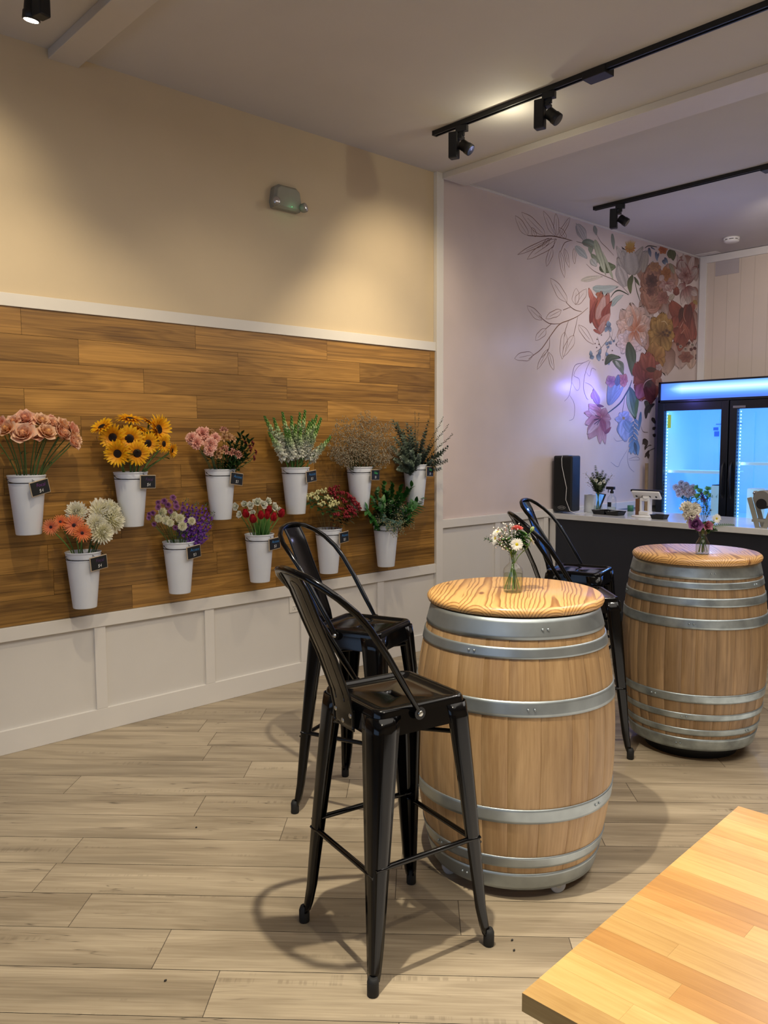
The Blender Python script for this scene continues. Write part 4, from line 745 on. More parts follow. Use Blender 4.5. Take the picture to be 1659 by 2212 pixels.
 ('p',(8.119,2.454),(8.16,2.457),(8.14,2.445),(8.139,2.466),(8.139,2.456),'3d1c1c','7a3a34'),
 ('p',(8.119,2.454),(8.133,2.437),(8.104,2.441),(8.147,2.451),(8.126,2.446),'3d1c1c','7a3a34'),
 ('p',(8.119,2.454),(8.087,2.441),(8.089,2.455),(8.117,2.44),(8.103,2.447),'3d1c1c','7a3a34'),
 ('p',(8.119,2.454),(8.086,2.463),(8.115,2.468),(8.089,2.449),(8.102,2.459),'3d1c1c','7a3a34'),
 ('p',(8.119,2.454),(8.13,2.473),(8.147,2.462),(8.103,2.465),(8.125,2.464),'3d1c1c','7a3a34'),
 ('p',(7.92,2.434),(7.96,2.436),(7.941,2.424),(7.939,2.446),(7.94,2.435),'3d1c1c','c9b8a8'),
 ('p',(7.92,2.434),(7.934,2.417),(7.906,2.42),(7.948,2.43),(7.927,2.425),'3d1c1c','c9b8a8'),
 ('p',(7.92,2.434),(7.889,2.42),(7.891,2.434),(7.918,2.419),(7.905,2.427),'3d1c1c','c9b8a8'),
 ('p',(7.92,2.434),(7.888,2.442),(7.917,2.447),(7.892,2.428),(7.904,2.438),'3d1c1c','c9b8a8'),
 ('p',(7.92,2.434),(7.931,2.452),(7.947,2.441),(7.905,2.445),(7.926,2.443),'3d1c1c','c9b8a8'),
 ('p',(8.044,2.437),(8.084,2.44),(8.065,2.428),(8.064,2.449),(8.064,2.438),'3d1c1c','7a3a34'),
 ('p',(8.044,2.437),(8.058,2.42),(8.03,2.423),(8.072,2.433),(8.051,2.428),'3d1c1c','7a3a34'),
 ('p',(8.044,2.437),(8.013,2.423),(8.015,2.438),(8.042,2.422),(8.029,2.43),'3d1c1c','7a3a34'),
 ('p',(8.044,2.437),(8.011,2.446),(8.041,2.451),(8.015,2.432),(8.028,2.441),'3d1c1c','7a3a34'),
 ('p',(8.044,2.437),(8.056,2.456),(8.072,2.445),(8.028,2.448),(8.05,2.446),'3d1c1c','7a3a34'),
 ('p',(6.922,2.553),(7.236,2.536),(7.037,2.465),(7.116,2.626),(7.076,2.545),'c98a64','c8aba0'),
 ('p',(6.922,2.553),(7.143,2.404),(6.905,2.426),(7.16,2.534),(7.031,2.479),'c98a64','c8aba0'),
 ('p',(6.922,2.553),(6.967,2.332),(6.795,2.425),(7.098,2.462),(6.944,2.443),'c98a64','c8aba0'),
 ('p',(6.922,2.553),(6.78,2.346),(6.712,2.467),(6.992,2.431),(6.85,2.449),'c98a64','c8aba0'),
 ('p',(6.922,2.553),(6.651,2.437),(6.703,2.553),(6.868,2.436),(6.785,2.495),'c98a64','c8aba0'),
 ('p',(6.922,2.553),(6.625,2.57),(6.809,2.64),(6.734,2.484),(6.771,2.562),'c98a64','c8aba0'),
 ('p',(6.922,2.553),(6.71,2.697),(6.939,2.681),(6.694,2.572),(6.815,2.626),'c98a64','c8aba0'),
 ('p',(6.922,2.553),(6.877,2.772),(7.052,2.685),(6.751,2.642),(6.899,2.663),'c98a64','c8aba0'),
 ('p',(6.922,2.553),(7.067,2.765),(7.139,2.643),(6.852,2.674),(6.994,2.659),'c98a64','c8aba0'),
 ('p',(6.922,2.553),(7.206,2.675),(7.15,2.554),(6.976,2.672),(7.062,2.614),'c98a64','c8aba0'),
 ('p',(6.932,2.56),(7.196,2.584),(7.065,2.517),(7.06,2.626),(7.062,2.572),'c07a50','d6b8a8'),
 ('p',(6.932,2.56),(7.139,2.462),(6.957,2.468),(7.112,2.555),(7.034,2.512),'c07a50','d6b8a8'),
 ('p',(6.932,2.56),(6.985,2.389),(6.855,2.459),(7.063,2.491),(6.958,2.475),'c07a50','d6b8a8'),
 ('p',(6.932,2.56),(6.81,2.396),(6.776,2.491),(6.967,2.464),(6.871,2.478),'c07a50','d6b8a8'),
 ('p',(6.932,2.56),(6.697,2.479),(6.767,2.563),(6.86,2.474),(6.813,2.519),'c07a50','d6b8a8'),
 ('p',(6.932,2.56),(6.692,2.597),(6.853,2.631),(6.768,2.526),(6.811,2.579),'c07a50','d6b8a8'),
 ('p',(6.932,2.56),(6.798,2.699),(6.959,2.661),(6.772,2.599),(6.865,2.63),'c07a50','d6b8a8'),
 ('p',(6.932,2.56),(6.969,2.738),(7.056,2.652),(6.847,2.646),(6.951,2.649),'c07a50','d6b8a8'),
 ('p',(6.932,2.56),(7.128,2.693),(7.11,2.597),(6.949,2.655),(7.029,2.626),'c07a50','d6b8a8'),
 ('p',(6.932,2.56),(7.108,2.525),(6.984,2.505),(7.055,2.58),(7.019,2.543),'c07a50','d6b8a8'),
 ('p',(6.932,2.56),(7.022,2.453),(6.907,2.487),(7.047,2.527),(6.977,2.507),'c07a50','d6b8a8'),
 ('p',(6.932,2.56),(6.896,2.432),(6.84,2.496),(6.989,2.496),(6.914,2.496),'c07a50','d6b8a8'),
 ('p',(6.932,2.56),(6.789,2.471),(6.806,2.538),(6.914,2.492),(6.86,2.515),'c07a50','d6b8a8'),
 ('p',(6.932,2.56),(6.749,2.549),(6.843,2.594),(6.836,2.515),(6.84,2.555),'c07a50','d6b8a8'),
 ('p',(6.932,2.56),(6.794,2.633),(6.919,2.627),(6.806,2.567),(6.862,2.597),'c07a50','d6b8a8'),
 ('p',(6.932,2.56),(6.904,2.683),(6.993,2.633),(6.844,2.611),(6.918,2.622),'c07a50','d6b8a8'),
 ('p',(6.932,2.56),(7.029,2.677),(7.05,2.607),(6.912,2.629),(6.98,2.618),'c07a50','d6b8a8'),
 ('p',(6.932,2.56),(7.111,2.614),(7.051,2.553),(6.99,2.62),(7.021,2.587),'c07a50','d6b8a8'),
 ('p',(6.856,2.414),(7.056,2.359),(6.899,2.338),(7.011,2.435),(6.955,2.387),'cfa48e','d8c4c4'),
 ('p',(6.856,2.414),(6.904,2.296),(6.781,2.338),(6.98,2.372),(6.88,2.355),'cfa48e','d8c4c4'),
 ('p',(6.856,2.414),(6.729,2.303),(6.708,2.382),(6.876,2.334),(6.792,2.358),'cfa48e','d8c4c4'),
 ('p',(6.856,2.414),(6.63,2.374),(6.722,2.444),(6.762,2.343),(6.742,2.394),'cfa48e','d8c4c4'),
 ('p',(6.856,2.414),(6.663,2.467),(6.813,2.489),(6.704,2.393),(6.758,2.441),'cfa48e','d8c4c4'),
 ('p',(6.856,2.414),(6.808,2.53),(6.931,2.491),(6.734,2.454),(6.832,2.472),'cfa48e','d8c4c4'),
 ('p',(6.856,2.414),(6.985,2.527),(7.007,2.447),(6.835,2.493),(6.92,2.47),'cfa48e','d8c4c4'),
 ('p',(6.856,2.414),(7.09,2.456),(6.993,2.383),(6.95,2.485),(6.972,2.434),'cfa48e','d8c4c4'),
 ('p',(6.856,2.414),(6.951,2.346),(6.842,2.355),(6.964,2.406),(6.903,2.38),'cfa48e','d8c4c4'),
 ('p',(6.856,2.414),(6.823,2.325),(6.768,2.372),(6.911,2.366),(6.839,2.369),'cfa48e','d8c4c4'),
 ('p',(6.856,2.414),(6.717,2.356),(6.746,2.413),(6.826,2.355),(6.786,2.384),'cfa48e','d8c4c4'),
 ('p',(6.856,2.414),(6.692,2.419),(6.787,2.455),(6.759,2.378),(6.773,2.417),'cfa48e','d8c4c4'),
 ('p',(6.856,2.414),(6.762,2.48),(6.869,2.473),(6.749,2.422),(6.809,2.447),'cfa48e','d8c4c4'),
 ('p',(6.856,2.414),(6.888,2.503),(6.944,2.456),(6.8,2.461),(6.872,2.458),'cfa48e','d8c4c4'),
 ('p',(6.856,2.414),(6.998,2.474),(6.968,2.414),(6.885,2.472),(6.926,2.443),'cfa48e','d8c4c4'),
 ('p',(6.856,2.414),(7.024,2.408),(6.925,2.372),(6.953,2.45),(6.939,2.411),'cfa48e','d8c4c4'),
 ('p',(6.953,2.556),(6.841,2.764),(6.926,2.668),(6.867,2.654),(6.93,2.669),'b8643a','d4ab94'),
 ('p',(6.963,2.563),(7.04,2.727),(7.027,2.643),(6.976,2.646),(7.026,2.643),'b8643a','d4ab94'),
 ('p',(6.933,2.538),(6.845,2.674),(6.923,2.615),(6.855,2.598),(6.911,2.612),'b8643a','d4ab94'),
 ('p',(6.954,2.529),(7.075,2.404),(6.972,2.454),(7.057,2.48),(6.994,2.461),'b8643a','d4ab94'),
 ('p',(6.923,2.516),(6.856,2.414),(6.846,2.47),(6.933,2.46),(6.875,2.467),'b8643a','d4ab94'),
 ('p',(6.996,2.533),(7.152,2.602),(7.11,2.543),(7.037,2.591),(7.082,2.562),'b8643a','d4ab94'),
 ('p',(6.923,2.527),(6.79,2.526),(6.86,2.542),(6.852,2.51),(6.857,2.532),'b8643a','d4ab94'),
 ('p',(6.829,2.556),(6.896,2.669),(6.907,2.608),(6.819,2.616),(6.863,2.612),'c9b3a8','bfa294'),
 ('p',(7.431,2.544),(7.696,2.546),(7.542,2.468),(7.582,2.621),(7.562,2.545),'6e4a20','ab7d34'),
 ('p',(7.431,2.544),(7.606,2.4),(7.386,2.427),(7.652,2.518),(7.518,2.472),'6e4a20','ab7d34'),
 ('p',(7.431,2.544),(7.415,2.341),(7.275,2.436),(7.575,2.449),(7.423,2.442),'6e4a20','ab7d34'),
 ('p',(7.431,2.544),(7.24,2.401),(7.217,2.508),(7.455,2.435),(7.335,2.472),'6e4a20','ab7d34'),
 ('p',(7.431,2.544),(7.178,2.542),(7.322,2.617),(7.284,2.468),(7.303,2.543),'6e4a20','ab7d34'),
 ('p',(7.431,2.544),(7.262,2.683),(7.476,2.661),(7.218,2.568),(7.346,2.614),'6e4a20','ab7d34'),
 ('p',(7.431,2.544),(7.447,2.746),(7.591,2.654),(7.291,2.636),(7.439,2.645),'6e4a20','ab7d34'),
 ('p',(7.431,2.544),(7.628,2.691),(7.653,2.581),(7.408,2.651),(7.529,2.617),'6e4a20','ab7d34'),
 ('p',(7.431,2.544),(7.646,2.498),(7.474,2.463),(7.601,2.58),(7.537,2.521),'5e3a1a','b58a42'),
 ('p',(7.431,2.544),(7.5,2.392),(7.345,2.447),(7.589,2.49),(7.465,2.468),'5e3a1a','b58a42'),
 ('p',(7.431,2.544),(7.307,2.402),(7.259,2.491),(7.481,2.454),(7.369,2.473),'5e3a1a','b58a42'),
 ('p',(7.431,2.544),(7.21,2.517),(7.308,2.59),(7.331,2.47),(7.32,2.53),'5e3a1a','b58a42'),
 ('p',(7.431,2.544),(7.278,2.651),(7.458,2.639),(7.252,2.557),(7.354,2.598),'5e3a1a','b58a42'),
 ('p',(7.431,2.544),(7.462,2.707),(7.571,2.629),(7.324,2.621),(7.447,2.625),'5e3a1a','b58a42'),
 ('p',(7.431,2.544),(7.628,2.64),(7.61,2.549),(7.449,2.633),(7.529,2.591),'5e3a1a','b58a42'),
 ('p',(7.431,2.544),(7.549,2.469),(7.417,2.476),(7.564,2.538),(7.49,2.506),'5e3a1a','b58a42'),
 ('p',(7.431,2.544),(7.416,2.426),(7.335,2.482),(7.513,2.488),(7.424,2.485),'5e3a1a','b58a42'),
 ('p',(7.431,2.544),(7.297,2.472),(7.304,2.536),(7.424,2.479),(7.364,2.508),'5e3a1a','b58a42'),
 ('p',(7.431,2.544),(7.279,2.57),(7.394,2.6),(7.315,2.515),(7.354,2.557),'5e3a1a','b58a42'),
 ('p',(7.431,2.544),(7.374,2.649),(7.489,2.615),(7.317,2.579),(7.403,2.597),'5e3a1a','b58a42'),
 ('p',(7.431,2.544),(7.515,2.65),(7.556,2.586),(7.39,2.607),(7.473,2.597),'5e3a1a','b58a42'),
 ('p',(7.431,2.544),(7.594,2.569),(7.527,2.513),(7.497,2.599),(7.512,2.556),'5e3a1a','b58a42'),
 ('p',(7.43,2.555),(7.368,2.683),(7.481,2.636),(7.318,2.603),(7.399,2.619),'7c5522','b88f48'),
 ('p',(7.442,2.556),(7.512,2.743),(7.555,2.648),(7.399,2.65),(7.477,2.649),'7c5522','b88f48'),
 ('p',(7.421,2.515),(7.428,2.368),(7.352,2.436),(7.498,2.447),(7.425,2.441),'7c5522','b88f48'),
 ('p',(7.466,2.519),(7.565,2.385),(7.424,2.43),(7.608,2.474),(7.515,2.452),'7c5522','b88f48'),
 ('p',(7.376,2.511),(7.248,2.417),(7.25,2.483),(7.374,2.444),(7.312,2.464),'7c5522','b88f48'),
 ('p',(7.519,2.608),(7.587,2.625),(7.575,2.589),(7.531,2.644),(7.553,2.617),'7c5522','b88f48'),
 ('p',(7.464,2.558),(7.503,2.561),(7.484,2.55),(7.483,2.568),(7.484,2.559),'3a2016','7a5230'),
 ('p',(7.464,2.558),(7.484,2.543),(7.459,2.545),(7.49,2.556),(7.474,2.55),'3a2016','7a5230'),
 ('p',(7.464,2.558),(7.446,2.54),(7.439,2.552),(7.471,2.546),(7.455,2.549),'3a2016','7a5230'),
 ('p',(7.464,2.558),(7.426,2.554),(7.445,2.565),(7.445,2.547),(7.445,2.556),'3a2016','7a5230'),
 ('p',(7.464,2.558),(7.444,2.573),(7.47,2.571),(7.439,2.559),(7.454,2.565),'3a2016','7a5230'),
 ('p',(7.464,2.558),(7.483,2.576),(7.489,2.564),(7.458,2.57),(7.473,2.567),'3a2016','7a5230'),
 ('p',(7.532,2.581),(7.571,2.584),(7.552,2.573),(7.551,2.591),(7.551,2.582),'3a2016','7a5230'),
 ('p',(7.532,2.581),(7.552,2.566),(7.526,2.567),(7.558,2.579),(7.542,2.573),'3a2016','7a5230'),
 ('p',(7.532,2.581),(7.513,2.562),(7.506,2.575),(7.539,2.568),(7.522,2.572),'3a2016','7a5230'),
 ('p',(7.532,2.581),(7.493,2.577),(7.512,2.588),(7.513,2.57),(7.512,2.579),'3a2016','7a5230'),
 ('p',(7.532,2.581),(7.511,2.596),(7.537,2.594),(7.506,2.582),(7.522,2.588),'3a2016','7a5230'),
 ('p',(7.532,2.581),(7.55,2.599),(7.557,2.587),(7.525,2.593),(7.541,2.59),'3a2016','7a5230'),
 ('p',(7.59,2.569),(7.63,2.572),(7.61,2.561),(7.609,2.58),(7.61,2.571),'3a2016','7a5230'),
 ('p',(7.59,2.569),(7.611,2.554),(7.585,2.555),(7.616,2.567),(7.6,2.561),'3a2016','7a5230'),
 ('p',(7.59,2.569),(7.571,2.55),(7.565,2.563),(7.597,2.556),(7.581,2.56),'3a2016','7a5230'),
 ('p',(7.59,2.569),(7.551,2.565),(7.57,2.576),(7.571,2.558),(7.571,2.567),'3a2016','7a5230'),
 ('p',(7.59,2.569),(7.57,2.584),(7.596,2.582),(7.564,2.57),(7.58,2.576),'3a2016','7a5230'),
 ('p',(7.59,2.569),(7.609,2.587),(7.616,2.575),(7.583,2.581),(7.6,2.578),'3a2016','7a5230'),
 ('p',(7.5,2.538),(7.538,2.542),(7.519,2.531),(7.518,2.549),(7.519,2.54),'3a2016','7a5230'),
 ('p',(7.5,2.538),(7.52,2.523),(7.494,2.525),(7.525,2.537),(7.51,2.531),'3a2016','7a5230'),
 ('p',(7.5,2.538),(7.481,2.52),(7.474,2.532),(7.506,2.526),(7.49,2.529),'3a2016','7a5230'),
 ('p',(7.5,2.538),(7.461,2.535),(7.48,2.546),(7.481,2.528),(7.48,2.537),'3a2016','7a5230'),
 ('p',(7.5,2.538),(7.479,2.553),(7.505,2.552),(7.474,2.54),(7.489,2.546),'3a2016','7a5230'),
 ('p',(7.5,2.538),(7.518,2.557),(7.525,2.544),(7.493,2.551),(7.509,2.547),'3a2016','7a5230'),
 ('p',(7.557,2.538),(7.596,2.541),(7.577,2.53),(7.576,2.548),(7.577,2.539),'3a2016','7a5230'),
 ('p',(7.557,2.538),(7.578,2.522),(7.552,2.524),(7.583,2.536),(7.567,2.53),'3a2016','7a5230'),
 ('p',(7.557,2.538),(7.538,2.519),(7.532,2.532),(7.564,2.525),(7.548,2.528),'3a2016','7a5230'),
 ('p',(7.557,2.538),(7.518,2.534),(7.537,2.545),(7.538,2.527),(7.538,2.536),'3a2016','7a5230'),
 ('p',(7.557,2.538),(7.537,2.552),(7.563,2.551),(7.531,2.539),(7.547,2.545),'3a2016','7a5230'),
 ('p',(7.557,2.538),(7.576,2.556),(7.583,2.544),(7.55,2.55),(7.566,2.547),'3a2016','7a5230'),('l',[(7.425,2.655),(7.493,2.667),(7.552,2.633)],0.005,'d8c09a'),
 ('l',[(7.427,2.51),(7.42,2.43),(7.434,2.368)],0.006,'5a3a1c'),('p',(7.33,2.309),(7.516,2.276),(7.363,2.225),(7.482,2.361),(7.422,2.293),'8c5a24','b08242'),
 ('p',(7.33,2.309),(7.38,2.165),(7.217,2.219),(7.496,2.256),(7.355,2.237),'8c5a24','b08242'),
 ('p',(7.33,2.309),(7.198,2.199),(7.148,2.286),(7.382,2.221),(7.264,2.254),'8c5a24','b08242'),
 ('p',(7.33,2.309),(7.151,2.341),(7.298,2.393),(7.182,2.259),(7.24,2.326),'8c5a24','b08242'),
 ('p',(7.33,2.309),(7.282,2.453),(7.446,2.402),(7.169,2.361),(7.306,2.381),'8c5a24','b08242'),
 ('p',(7.33,2.309),(7.465,2.422),(7.518,2.334),(7.279,2.397),(7.397,2.366),'8c5a24','b08242'),
 ('p',(8.065,2.934),(8.142,2.902),(8.071,2.901),(8.136,2.935),(8.103,2.918),'9c7a34','b08c42'),
 ('p',(6.356,2.486),(6.212,2.761),(6.397,2.653),(6.173,2.598),(6.31,2.631),'8a3c34','a8584a'),
 ('p',(6.368,2.494),(6.47,2.812),(6.544,2.652),(6.297,2.653),(6.391,2.653),'7c3430','b0685a'),
 ('p',(6.355,2.52),(6.37,2.813),(6.469,2.676),(6.258,2.658),(6.362,2.667),'9c4a3e','b0604a'),
 ('p',(6.238,2.724),(6.174,2.823),(6.24,2.784),(6.172,2.764),(6.206,2.774),'b0584a','c98070'),
 ('p',(6.334,2.762),(6.37,2.807),(6.42,2.774),(6.286,2.794),(6.352,2.784),'b06a4a','a85c48'),
 ('p',(6.304,2.57),(6.408,2.784),(6.422,2.673),(6.291,2.68),(6.375,2.675),'c08a80','d0a8a0'),
 ('p',(6.416,2.553),(6.536,2.751),(6.53,2.646),(6.423,2.657),(6.442,2.655),'8a3a34','a04c42'),
 ('p',(6.367,2.521),(6.515,2.645),(6.487,2.569),(6.395,2.597),(6.441,2.583),'b0685c','c48a80'),
 ('p',(6.345,2.445),(6.428,2.568),(6.433,2.5),(6.34,2.512),(6.387,2.506),'b87a74','c89a94'),
 ('p',(6.258,2.478),(6.37,2.453),(6.302,2.453),(6.325,2.478),(6.313,2.466),'a85048','b0685c'),
 ('p',(6.207,2.527),(6.262,2.72),(6.271,2.623),(6.199,2.623),(6.235,2.623),'782e2a','9c4a40'),('l',[(6.279,2.574),(6.264,2.653),(6.323,2.74)],0.005,'5c2422'),
 ('p',(6.506,2.52),(6.479,2.573),(6.53,2.555),(6.456,2.538),(6.493,2.547),'4a5c78','8ea4bc'),
 ('p',(6.481,2.525),(6.444,2.474),(6.433,2.503),(6.492,2.495),(6.463,2.499),'4a5c78','8ea4bc'),
 ('p',(6.506,2.527),(6.533,2.481),(6.495,2.498),(6.544,2.51),(6.52,2.504),'4a5c78','8ea4bc'),
 ('p',(6.499,2.368),(6.448,2.378),(6.487,2.389),(6.46,2.356),(6.473,2.373),'4a5c78','8ea4bc'),
 ('p',(6.512,2.376),(6.549,2.4),(6.554,2.377),(6.507,2.398),(6.531,2.388),'4a5c78','8ea4bc'),
 ('p',(6.487,2.353),(6.5,2.333),(6.47,2.337),(6.518,2.35),(6.494,2.343),'4a5c78','8ea4bc'),
 ('p',(6.229,2.246),(6.215,2.292),(6.246,2.273),(6.198,2.265),(6.222,2.269),'4a5c78','8ea4bc'),
 ('p',(6.228,2.252),(6.254,2.22),(6.208,2.227),(6.275,2.246),(6.241,2.236),'4a5c78','8ea4bc'),
 ('p',(6.351,2.268),(6.374,2.317),(6.387,2.29),(6.339,2.295),(6.363,2.292),'4a5c78','8ea4bc'),
 ('p',(6.338,2.274),(6.353,2.213),(6.309,2.239),(6.383,2.248),(6.346,2.243),'4a5c78','8ea4bc'),
 ('p',(6.49,2.264),(6.463,2.296),(6.5,2.287),(6.453,2.273),(6.477,2.28),'4a5c78','8ea4bc'),
 ('p',(6.491,2.236),(6.518,2.189),(6.474,2.206),(6.535,2.219),(6.505,2.212),'4a5c78','8ea4bc'),
 ('p',(6.575,2.395),(6.601,2.418),(6.604,2.402),(6.572,2.411),(6.588,2.406),'4a5c78','8ea4bc'),
 ('l',[(6.495,2.492),(6.522,2.446),(6.448,2.378),(6.374,2.324),(6.301,2.285)],0.003,'4a4444'),('l',[(6.522,2.446),(6.588,2.403),(6.613,2.447)],0.003,'4a4444'),
 ('l',[(6.321,2.422),(6.348,2.37),(6.387,2.311),(6.364,2.248)],0.003,'4a4444'),('l',[(6.571,2.513),(6.537,2.399),(6.476,2.311),(6.441,2.226)],0.003,'4a4444'),
 ('p',(6.315,2.404),(6.316,2.392),(6.307,2.397),(6.324,2.399),(6.316,2.398),'4a2a2a','6e4040'),
 ('p',(6.286,2.364),(6.286,2.352),(6.278,2.358),(6.295,2.359),(6.286,2.358),'4a2a2a','6e4040'),
 ('p',(6.312,2.332),(6.312,2.32),(6.303,2.326),(6.321,2.327),(6.312,2.326),'4a2a2a','6e4040'),
 ('p',(6.382,2.447),(6.383,2.435),(6.374,2.44),(6.391,2.442),(6.383,2.441),'4a2a2a','6e4040'),
 ('p',(6.348,2.362),(6.348,2.35),(6.339,2.356),(6.357,2.357),(6.348,2.356),'4a2a2a','6e4040'),
 ('p',(6.565,2.324),(6.566,2.311),(6.556,2.317),(6.574,2.318),(6.565,2.317),'4a2a2a','6e4040'),
 ('p',(6.672,2.279),(6.672,2.266),(6.663,2.272),(6.681,2.273),(6.672,2.272),'4a2a2a','6e4040'),
 ('p',(6.415,2.23),(6.416,2.218),(6.407,2.223),(6.424,2.225),(6.415,2.224),'4a2a2a','6e4040'),
 ('p',(6.628,2.384),(6.629,2.372),(6.619,2.377),(6.637,2.379),(6.628,2.378),'4a2a2a','6e4040'),
 ('p',(6.554,2.288),(6.554,2.276),(6.545,2.281),(6.563,2.282),(6.554,2.282),'4a2a2a','6e4040'),
 ('p',(6.835,2.415),(6.92,2.12),(6.791,2.257),(6.964,2.28),(6.894,2.271),'3c4a38','5c6e52'),
 ('p',(6.961,2.127),(6.904,2.254),(6.963,2.196),(6.902,2.186),(6.932,2.191),'70806a','5c6e56'),
 ('p',(6.449,2.188),(6.7,2.262),(6.597,2.197),(6.55,2.252),(6.545,2.257),'3c4638','5c6a52'),
 ('p',(6.583,2.233),(6.756,2.116),(6.617,2.152),(6.721,2.198),(6.704,2.191),'5a6852','7a8468'),
 ('p',(6.622,2.23),(6.704,2.172),(6.642,2.193),(6.683,2.21),(6.663,2.201),'a8aa92','8c9278'),
 ('p',(6.873,2.004),(6.984,1.707),(6.852,1.847),(7.005,1.865),(6.957,1.86),'4a6472','6a8c68'),
 ('p',(6.853,1.981),(6.979,1.712),(6.885,1.843),(6.946,1.852),(6.864,1.84),'8fa8a0','9cb090'),
 ('p',(7.022,1.933),(6.984,1.712),(6.972,1.824),(7.035,1.822),(7.003,1.823),'55784f','6a8c5a'),
 ('p',(6.52,1.831),(6.706,2.103),(6.687,1.953),(6.539,1.979),(6.612,1.966),'6a82b4','8aa0cc'),
 ('p',(6.53,1.826),(6.531,2.052),(6.574,1.94),(6.487,1.938),(6.531,1.939),'6a80b4','92a4d0'),
 ('p',(6.539,1.832),(6.77,2.01),(6.69,1.907),(6.618,1.933),(6.654,1.92),'8098c8','98a8d8'),
 ('l',[(6.911,2.07),(6.873,2.004),(6.814,1.942),(6.706,1.847),(6.513,1.757)],0.012,'4a5c74'),('l',[(6.795,1.903),(6.768,1.816),(6.76,1.762)],0.004,'5a5c6c'),
 ('p',(7.163,1.888),(7.234,1.773),(7.142,1.821),(7.256,1.841),(7.221,1.835),'3a3c34','5c6248'),
 ('p',(7.33,1.865),(7.182,1.721),(7.212,1.804),(7.299,1.781),(7.2,1.807),'2c2a2c','44403c'),
 ('p',(6.551,2.042),(6.633,2.024),(6.567,2.006),(6.616,2.061),(6.592,2.033),'8a5aa0','c090b8'),
 ('p',(6.551,2.042),(6.546,1.985),(6.494,2.013),(6.603,2.014),(6.548,2.014),'8a5aa0','c090b8'),
 ('p',(6.551,2.042),(6.467,2.025),(6.493,2.062),(6.525,2.006),(6.509,2.034),'8a5aa0','c090b8'),
 ('p',(6.551,2.042),(6.504,2.089),(6.576,2.082),(6.479,2.051),(6.528,2.066),'8a5aa0','c090b8'),
 ('p',(6.551,2.042),(6.607,2.089),(6.625,2.051),(6.533,2.081),(6.579,2.066),'8a5aa0','c090b8'),
 ('p',(6.758,2.063),(6.838,2.054),(6.783,2.029),(6.814,2.088),(6.798,2.059),'a8607c','c08088'),
 ('p',(6.758,2.063),(6.77,2.0),(6.708,2.026),(6.821,2.036),(6.764,2.031),'a8607c','c08088'),
 ('p',(6.758,2.063),(6.686,2.033),(6.689,2.071),(6.755,2.025),(6.722,2.048),'a8607c','c08088'),
 ('p',(6.758,2.063),(6.702,2.107),(6.778,2.103),(6.683,2.067),(6.73,2.085),'a8607c','c08088'),
 ('p',(6.758,2.063),(6.796,2.121),(6.831,2.084),(6.723,2.1),(6.777,2.092),'a8607c','c08088'),
 ('p',(6.65,2.005),(6.676,2.107),(6.708,2.054),(6.619,2.057),(6.663,2.056),'5a6a98','6a7ca8'),
 ('p',(7.186,2.106),(7.438,2.07),(7.246,1.992),(7.376,2.185),(7.311,2.088),'5c1e22','96443c'),
 ('p',(7.186,2.106),(7.311,1.897),(7.064,1.969),(7.438,2.037),(7.248,2.002),'5c1e22','96443c'),
 ('p',(7.186,2.106),(7.094,1.885),(6.955,2.01),(7.33,1.979),(7.14,1.995),'5c1e22','96443c'),
 ('p',(7.186,2.106),(6.951,2.036),(6.983,2.154),(7.153,1.986),(7.067,2.071),'5c1e22','96443c'),
 ('p',(7.186,2.106),(6.984,2.237),(7.238,2.238),(6.934,2.108),(7.084,2.172),'5c1e22','96443c'),
 ('p',(7.186,2.106),(7.169,2.343),(7.373,2.238),(6.988,2.212),(7.177,2.225),'5c1e22','96443c'),
 ('p',(7.186,2.106),(7.373,2.271),(7.449,2.143),(7.113,2.231),(7.279,2.188),'5c1e22','96443c'),
 ('p',(7.165,2.083),(7.342,1.986),(7.148,1.984),(7.36,2.086),(7.253,2.035),'6a2228','9c4c42'),
 ('p',(7.165,2.083),(7.189,1.901),(7.04,1.983),(7.318,2.001),(7.177,1.992),'6a2228','9c4c42'),
 ('p',(7.165,2.083),(7.022,1.953),(6.976,2.049),(7.212,1.985),(7.093,2.017),'6a2228','9c4c42'),
 ('p',(7.165,2.083),(6.964,2.1),(7.096,2.161),(7.032,2.022),(7.064,2.091),'6a2228','9c4c42'),
 ('p',(7.165,2.083),(7.057,2.234),(7.242,2.189),(6.983,2.13),(7.111,2.159),'6a2228','9c4c42'),
 ('p',(7.165,2.083),(7.233,2.257),(7.338,2.161),(7.064,2.178),(7.199,2.17),'6a2228','9c4c42'),
 ('p',(7.165,2.083),(7.362,2.147),(7.333,2.054),(7.194,2.174),(7.263,2.114),'6a2228','9c4c42'),
 ('p',(7.205,2.162),(7.079,2.331),(7.238,2.27),(7.046,2.224),(7.141,2.247),'7a2e2a','a85c48'),
 ('p',(7.227,2.164),(7.263,2.333),(7.344,2.248),(7.148,2.249),(7.245,2.248),'7c302a','a0523e'),
 ('p',(7.124,2.047),(7.023,1.9),(6.964,1.991),(7.185,1.956),(7.073,1.974),'8a3a4a','b06a8a'),
 ('p',(7.22,2.08),(7.263,1.858),(7.123,1.96),(7.363,1.978),(7.241,1.969),'3a1024','6e2230'),
 ('p',(7.22,2.08),(7.326,1.944),(7.191,1.994),(7.355,2.031),(7.273,2.012),'4a1428','7a3040'),
 ('p',(7.057,2.099),(6.998,2.244),(7.09,2.181),(6.966,2.162),(7.027,2.172),'7a3030','8e4038'),
 ('p',(7.16,2.188),(7.404,2.185),(7.275,2.161),(7.286,2.211),(7.281,2.186),'4a2c26','5c3a30'),
 ('p',(7.21,2.057),(7.292,2.061),(7.252,2.043),(7.25,2.075),(7.251,2.059),'1c0c16','4a2836'),
 ('p',(7.21,2.057),(7.27,2.024),(7.216,2.029),(7.264,2.052),(7.24,2.041),'1c0c16','4a2836'),
